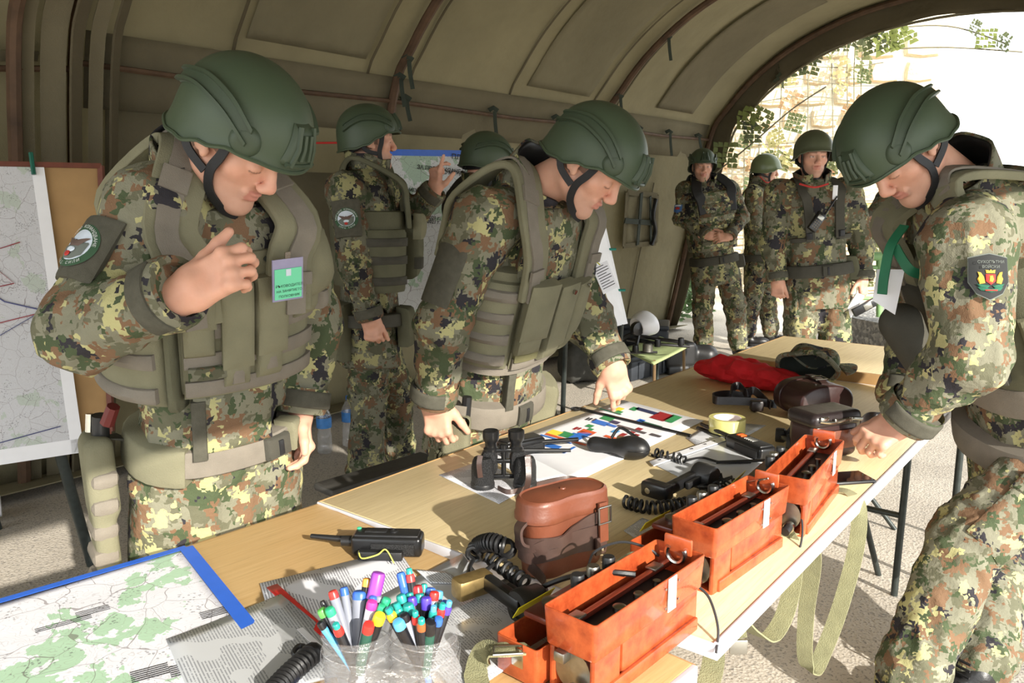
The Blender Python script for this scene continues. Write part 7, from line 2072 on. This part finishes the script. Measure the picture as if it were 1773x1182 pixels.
for u0, u1 in ((.955, 1.0),): slab_from('map_margin', [quadpt(mapq, u0, .002) + fwd_b * .001, quadpt(mapq, u1, .002) + fwd_b * .001, quadpt(mapq, u1, 1) + fwd_b * .001, quadpt(mapq, u0, 1) + fwd_b * .001], .001, M['paper'], ms_, B0)
slab_from('map_margin', [quadpt(mapq, 0, 0) + fwd_b * .001, quadpt(mapq, 1, 0) + fwd_b * .001, quadpt(mapq, 1, .05) + fwd_b * .001, quadpt(mapq, 0, .05) + fwd_b * .001], .001, M['paper'], ms_, B0)
RED, NAVY = plain('red_line', (150, 52, 60), .6, var=0), plain('navy_line', (70, 74, 120), .6, var=0)
def mline(pts, mat, w=.0022): MB().tube([quadpt(mapq, u, v) + fwd_b * .003 - B0 for u, v in pts], w, 4).build('map_line', mat, ms_)
mline([(.78, .92), (.62, .76)], RED); mline([(.88, .74), (.74, .70), (.84, .60), (.60, .56)], RED); mline([(.95, .50), (.6, .44), (.45, .40)], RED); mline([(.95, .495), (.80, .54), (.70, .62), (.50, .72)], NAVY, .003); mline([(.9, .49), (.5, .30)], NAVY, .0016); mline([(.93, .10), (.62, .06), (.5, .12)], NAVY); mline([(.62, .76), (.48, .64)], RED)
def wtext(s, size, pos, right, up, mat, parent, base, **kw):
    me = text_mesh(s, size, mat, **kw); r = Vector(right).normalized(); u = Vector(up); u = (u - r * u.dot(r)).normalized(); n = r.cross(u)
    Mx = Matrix((r, u, n)).transposed().to_4x4(); Mx.translation = Vector(pos) - base; me.transform(Mx); return link('writing', me, parent)
wtext('ПЛАН', .045, quadpt(mapq, .585, .80) + fwd_b * .003, rt_b, up_b, INK, ms_, B0, align='RIGHT')
clip = quadpt(mapq, .96, 1.0); MB().tube([clip - B0 + up_b * .05 + fwd_b * .01, clip - B0 - up_b * .03 + fwd_b * .012], .008, 6).build('clip', plain('green_clip', (24, 92, 76), .4), bd)
for a, b in (((104, 785), (160, 978)),):
    MB().tube([on_y(a[0], a[1], 2.90) - B0, on_z(b[0], b[1], 0.0) - B0], .020, 10).build('leg', M['dark_steel'], bd)
MB().tube([bl - B0 + Vector((.1, .05, 0)), Vector((bl.x - .02, bl.y + .1, 0)) - B0], .020, 10).build('leg', M['dark_steel'], bd)
bk = (tr_ + tl) / 2 - fwd_b * .03; MB().tube([bk - B0, Vector((bk.x - .15, bk.y + .55, 0)) - B0], .018, 10).build('leg', M['dark_steel'], bd)

# poster on the back wall
P4 = [on_y(676, 560, 4.75), on_y(915, 560, 5.25), on_y(908, 262, 5.25), on_y(668, 258, 4.75)]
po = empty('wall_poster', P4[0], 0, 'large green map poster with Cyrillic heading hung before the tent wall', 'poster'); b0 = Vector(po.location)
sh_ = slab_from('sheet', P4, .004, M['map3'], po, b0)
pn = (P4[1] - P4[0]).cross(P4[3] - P4[0]).normalized(); pr_ = (P4[1] - P4[0]).normalized(); pu = (P4[3] - P4[0]).normalized()
for q in ([(0, .965), (1, .965), (1, 1), (0, 1)], [(0.975, 0), (1, 0), (1, 1), (.975, 1)], [(0, 0), (.03, 0), (.03, .9), (0, .9)]):
    slab_from('blue_border', [quadpt(P4, *a) + pn * .002 for a in q], .002, M['blue_tape'], po, b0)
def pofs(px, py):
    r = _ray(px, py); o0 = Vector((0, 0, CAM_H)); k = (P4[0] + pn * .003 - o0).dot(pn) / r.dot(pn); return o0 + r * k
for s, px, py, sz, al in (('ПЛАН', 782, 271, .042, 'LEFT'), ('ЗА ПРОВЕЖДАНЕ НА ЗАНЯТИЕ', 722, 289, .033, 'LEFT'), ('С МЕХАНИЗИРАНА', 768, 298, .033, 'LEFT'), ('ТЕМА: „МЕХАНИЗИРАНО ОТДЕЛЕНИЕ ПРИ', 678, 326, .028, 'LEFT'), ('07.06.2021 г.', 720, 375, .030, 'LEFT'), ('10.09.2021 г.', 720, 382, .030, 'LEFT')):
    wtext(s, sz, pofs(px, py), pr_, pu, INK, po, b0, align=al, bold=.0006)
for px in (808, 906): MB().tube(bez([pofs(px, 264) - b0, pofs(px - 4, 254) - b0 + pn * .02, pofs(px + 3, 247) - b0], 4), .014, 6).build('tie', M['green_ribbon'], po)
# white board leaning behind the bending officer
W4 = [on_y(965, 590, 4.3), on_y(1087, 560, 4.9), on_y(1040, 352, 5.0), on_y(965, 330, 4.4)]
wb = empty('white_board', W4[0], 0, 'tall white sheet on a stand right behind the bending officer', 'board'); slab_from('sheet', W4, .006, M['paper'], wb, Vector(wb.location))
for v in (.28, .62): 
    c = quadpt(W4, 1, v) - Vector(wb.location); MB().tube([c - Vector((.06, 0.01, 0)), c + Vector((.03, -.01, 0))], .008, 6).build('clip', plain('teal_clip', (40, 130, 116), .4), wb)
MB().tube([quadpt(W4, .9, 0) - Vector(wb.location), Vector((quadpt(W4, .9, 0).x, quadpt(W4, .9, 0).y + .2, 0)) - Vector(wb.location)], .014, 8).build('leg', M['dark_steel'], wb)
MB().tube([quadpt(W4, .1, 0) - Vector(wb.location), Vector((quadpt(W4, .1, 0).x, quadpt(W4, .1, 0).y + .2, 0)) - Vector(wb.location)], .014, 8).build('leg', M['dark_steel'], wb)

# red cord stretched along the wall
rc = [on_y(127, 284, 4.15), on_y(127, 262, 4.15), on_y(230, 256, 4.2), on_y(345, 249, 4.3), on_y(600, 247, 4.5)]
o = empty('red_cord', rc[0], 0, 'thin red cord stretched along the tent wall behind the left soldiers', 'cord'); MB().tube([p - rc[0] for p in rc], .0055, 6).build('cord', plain('red_cord_fibre', (196, 40, 36), .7), o)

# water bottles
M['pet'] = film('clear_bottle', .74, .05, 14, .0); M['blue_cap'] = plain('blue_cap', (40, 120, 206), .4); M['blue_label'] = plain('blue_label', (74, 140, 214), .4, var=.2, nscale=30)
def bottle(px, py, label, s=1.0):
    p = on_z(px, py, 0); r = empty('water_bottle', p, 0, label, 'bottle', 'water bottles by the wall')
    pr = [(0, .004), (.036, 0), (.043, .010), (.042, .05), (.038, .062), (.042, .074), (.042, .105), (.036, .125), (.042, .145), (.042, .215), (.038, .232), (.018, .268), (.0135, .275), (.0135, .285)]
    MB().lathe([(a * s, b * s) for a, b in pr], 28, 0, (0, 0, 0), False).build('bottle', M['pet'], r)
    MB().lathe([(0, .006), (.038 * s, .006), (.040 * s, .05), (.036 * s, .062), (.040 * s, .075), (.034 * s, .125), (.040 * s, .15), (.040 * s, .19 * s), (0, .19 * s)], 24, 0, (0, 0, 0), False).build('water', M['pet'], r)
    MB().lathe([(.0428 * s, .150 * s), (.0428 * s, .208 * s)], 28, 0, (0, 0, 0), False).build('label', M['blue_label'], r)
    MB().lathe([(.0155 * s, .277 * s), (.0158 * s, .296 * s), (.014 * s, .300 * s), (0, .300 * s)], 20, 0, (0, 0, 0), False).build('cap', M['blue_cap'], r)
bottle(563, 783, 'clear water bottle with a blue cap standing on the floor'); bottle(606, 771, 'second water bottle partly hidden by the pointing soldier')
# dark bench behind the table
q0, q1 = on_z(572, 848, .43), on_z(760, 790, .43); be = empty('bench', Vector((q0.x, q0.y, 0)), ang(q0, q1), 'dark grey bench standing behind the table', 'bench'); Lb = (q1 - q0).length
MB().box((Lb / 2, .05, .415), (Lb, .12, .03), .012).build('seat', plain('grey_bench', (64, 62, 58), .6, var=.2), be)
for x in (.12, Lb - .12): MB().box((x, .05, .20), (.05, .10, .40), .006).build('leg', M['dark_steel'], be)

# folding stool, black case, drone and kit near the arch
st = on_z(1135, 606, .34); sq = [on_z(x, y, .34) for x, y in ((1078, 603), (1132, 629), (1193, 598), (1142, 582))]
so_ = empty('folding_stool', (st.x, st.y, 0), 0, 'small folding stool with green canvas seat near the tent arch', 'stool'); s0 = Vector(so_.location)
mb = MB(); mb.grid(lambda u, v: quadpt([p - s0 for p in sq], u, v) + Vector((0, 0, -.02 * math.sin(math.pi * u) * math.sin(math.pi * v))), 10, 10); o = mb.build('seat', plain('green_canvas', (158, 172, 118), .85, bump=.3, bscale=300), so_); o.modifiers.new('s', 'SOLIDIFY').thickness = .012
for a, b in ((0, 2), (2, 0), (1, 3), (3, 1)):
    e = sq[a] * .92 + sq[b] * .08; g = sq[a] * .75 + sq[b] * .25 if a % 2 else sq[a] * .95 + sq[b] * .05
    MB().tube([e - s0, Vector((g.x, g.y, 0)) - s0], .011, 8).build('leg', plain('wood_leg', (120, 96, 66), .7) if a in (1, 2) else M['dark_steel'], so_)
kp = [on_z(1093, 664, 0), on_z(1178, 642, 0)]; kc = empty('equipment_case', Vector((kp[0].x, kp[0].y, 0)), ang(*kp), 'black hard equipment case on the floor under the stool', 'case'); Lk = (kp[1] - kp[0]).length
M['hardcase'] = plain('black_hard_case', (44, 48, 54), .5, var=.15)
MB().box((Lk / 2, .17, .09), (Lk, .34, .16), .02).build('body', M['hardcase'], kc); MB().box((Lk / 2, .17, .185), (Lk + .01, .35, .05), .018).build('lid', M['hardcase'], kc)
for k in range(4): MB().box((Lk * (.14 + .24 * k), -.004, .09), (.022, .016, .13), .005).build('case_rib', M['hardcase'], kc)
MB().tube(bez([(Lk * .35, -.01, .15), (Lk * .36, -.05, .15), (Lk * .62, -.05, .15), (Lk * .64, -.01, .15)], 6), .010, 8).build('handle', M['black_rubber'], kc)
kb_ = on_z(1075, 640, 0); k2 = empty('equipment_case', kb_ + Vector((-.1, .35, 0)), -.2, 'second black case carrying the white drone', 'case')
MB().box((.25, .2, .15), (.60, .4, .30), .025).build('body', M['hardcase'], k2); MB().box((.25, .2, .315), (.61, .41, .04), .012).build('lid', M['hardcase'], k2)
dp = on_y(1110, 566, 5.55); dr = empty('drone', (dp.x, dp.y, dp.z), 0, 'white and black drone with folded arms beyond the stool', 'drone')
S = Sdf(); S.ell((0.02, 0, .02), (.10, .10, .085), None, .02); S.ell((-.07, -.05, .0), (.075, .075, .06), None, .01, 's'); S.cap((.02, 0, .06), (.09, 0, -.01), .05, .035, .03)
v, qd = S.mesh(.008); link('shell', fast_mesh('shell', v, qd, [M['white_plastic']]), dr)
MB().at((-.05, -.06, .0), (math.pi / 2, 0, .5)).lathe([(0, 0), (.045, 0), (.05, .01), (.045, .04), (0, .045)], 20, 0, (0, 0, 0), False).build('motor', M['bakelite'], dr)
for a, b in (((-.03, -.05, -.02), (-.24, -.1, -.11)), ((-.06, -.05, -.05), (.26, -.1, -.09)), ((-.1, -.02, -.08), (.10, -.1, -.10)), ((-.02, -.06, -.02), (-.05, -.1, -.14))):
    am = MB().tube([a, b], .014, 8).build('arm', M['bakelite'], dr)
    MB().lathe([(0, -.02), (.022, -.02), (.024, 0), (.020, .03), (0, .035)], 16, 0, b, False).build('arm_motor', M['bakelite'], am)
cg = MB().lathe([(0, 0), (.035, 0), (.035, .05), (.028, .055), (0, .055)], 20, 0, (.03, -.12, -.15), False).build('camera', M['steel'], dr)
MB().tube([(.05, -.1, -.10), (.32, -.1, -.12)], .010, 8).build('landing_skid', M['bakelite'], dr); MB().tube([(-.2, -.1, -.16), (.1, -.1, -.16)], .010, 8).build('landing_skid', M['bakelite'], dr)
op = on_z(1178, 592, .0); oc = empty('field_camera', on_y(1172, 585, 6.6), .3, 'black camera with a round lens on the ground by the arch', 'camera'); oc.location.z = 0
S = Sdf(); S.box((0, 0, .16), (.14, .10, .10), None, .03, .02); S.cap((.1, 0, .17), (.26, -.05, .14), .06, .09, .02); S.box((-.02, 0, .03), (.10, .10, .03), None, .01, .01); v, qd = S.mesh(.014); link('body', fast_mesh('body', v, qd, [M['black_rubber']]), oc)
MB().at((.27, -.055, .138), (0, 1.6, -.3)).lathe([(0, .0), (.07, .0), (.085, .015), (.0, .004)], 20, 0, (0, 0, 0), False).build('lens', M['glass_dark'], oc)
bgp = on_z(1030, 668, 0); bg_ = empty('bag', bgp + Vector((0, .2, 0)), .2, 'dark bag on the floor behind the pointing arm', 'bag')
S = Sdf(); S.box((0, 0, .16), (.26, .16, .15), None, .08, .02); v, qd = S.mesh(.014); v = cloth_disp(v, qd, [], 1.2, 4); link('body', fast_mesh('body', v, qd, [plain('dark_bag', (62, 62, 58), .8, var=.2)]), bg_)
MB().tube(bez([(-.15, -.1, .28), (-.05, -.12, .36), (.08, -.12, .36), (.15, -.1, .28)], 6), .012, 8).build('handle', M['black_strap'], bg_)
# rolled tarpaulin with a tape-banded pole by the map board
ta, tb = on_z(-40, 852, 0), on_z(152, 812, 0); rl_ = empty('rolled_tarpaulin', ta, 0, 'green rolled tarpaulin lying at the wall under the map', 'tarpaulin')
MB().tube([Vector((0, .1, .07)), (tb - ta) * .5 + Vector((0, .1, .065)), tb - ta + Vector((0, .1, .05))], [.06, .055, .03], 14).build('roll', plain('green_tarp', (70, 88, 66), .6, var=.25, nscale=9), rl_)
po1 = empty('banded_pole', on_z(30, 862, 0.06) + Vector((0, -.12, 0)), 0, 'grey pole end with a white and yellow band at the left edge', 'pole')
MB().tube([(-.24, -.15, .0), (-.05, -.03, .01)], .045, 14).build('pole', M['dark_steel'], po1); MB().tube([(-.05, -.03, .01), (.0, 0, .01)], .048, 14).build('white_band', M['white_plastic'], po1); MB().tube([(-.16, -.099, .004), (-.08, -.049, .008)], .046, 14).build('yellow_band', M['yellow_tape'], po1)

# the radio on the standing man's chest and the papers in his hand
rd_ = empty('handheld_radio', on_y(1411, 384, 4.98), 0, 'black handheld radio clipped to the chest of the man facing us', 'radio'); rd_.rotation_euler = (-.1, .62, .1)
MB().box((0, -.02, 0), (.058, .032, .125), .006).build('body', M['bakelite'], rd_); MB().tube([(.018, -.02, .06), (.018, -.02, .20)], [.008, .005], 8).build('antenna', M['black_rubber'], rd_)
MB().box((0, -.037, .030), (.040, .003, .028), .001).build('screen', M['steel'], rd_)
for i in range(4):
    for j in range(3): MB().box((-.014 + .014 * j, -.037, -.0 - .014 * i), (.009, .003, .007), .001).build('key', M['web'], rd_)
pp = empty('papers', on_y(1478, 528, 5.08), 0, 'white folded papers held in the hand of the man facing us', 'paper')
MB().at((0, 0, 0), (.3, .35, .2)).box((0, 0, 0), (.06, .012, .16), .002).build('sheet', M['paper'], pp)
ph_ = empty('handheld_radio', on_y(1496, 532, 5.02), 0, 'black device held with the papers by the man facing us', 'device'); ph_.rotation_euler = (.1, 1.05, .1)
MB().box((0, 0, 0), (.055, .028, .15), .006).build('body', M['bakelite'], ph_); MB().box((.0, -.015, .02), (.04, .003, .05), .001).build('screen', M['steel'], ph_)
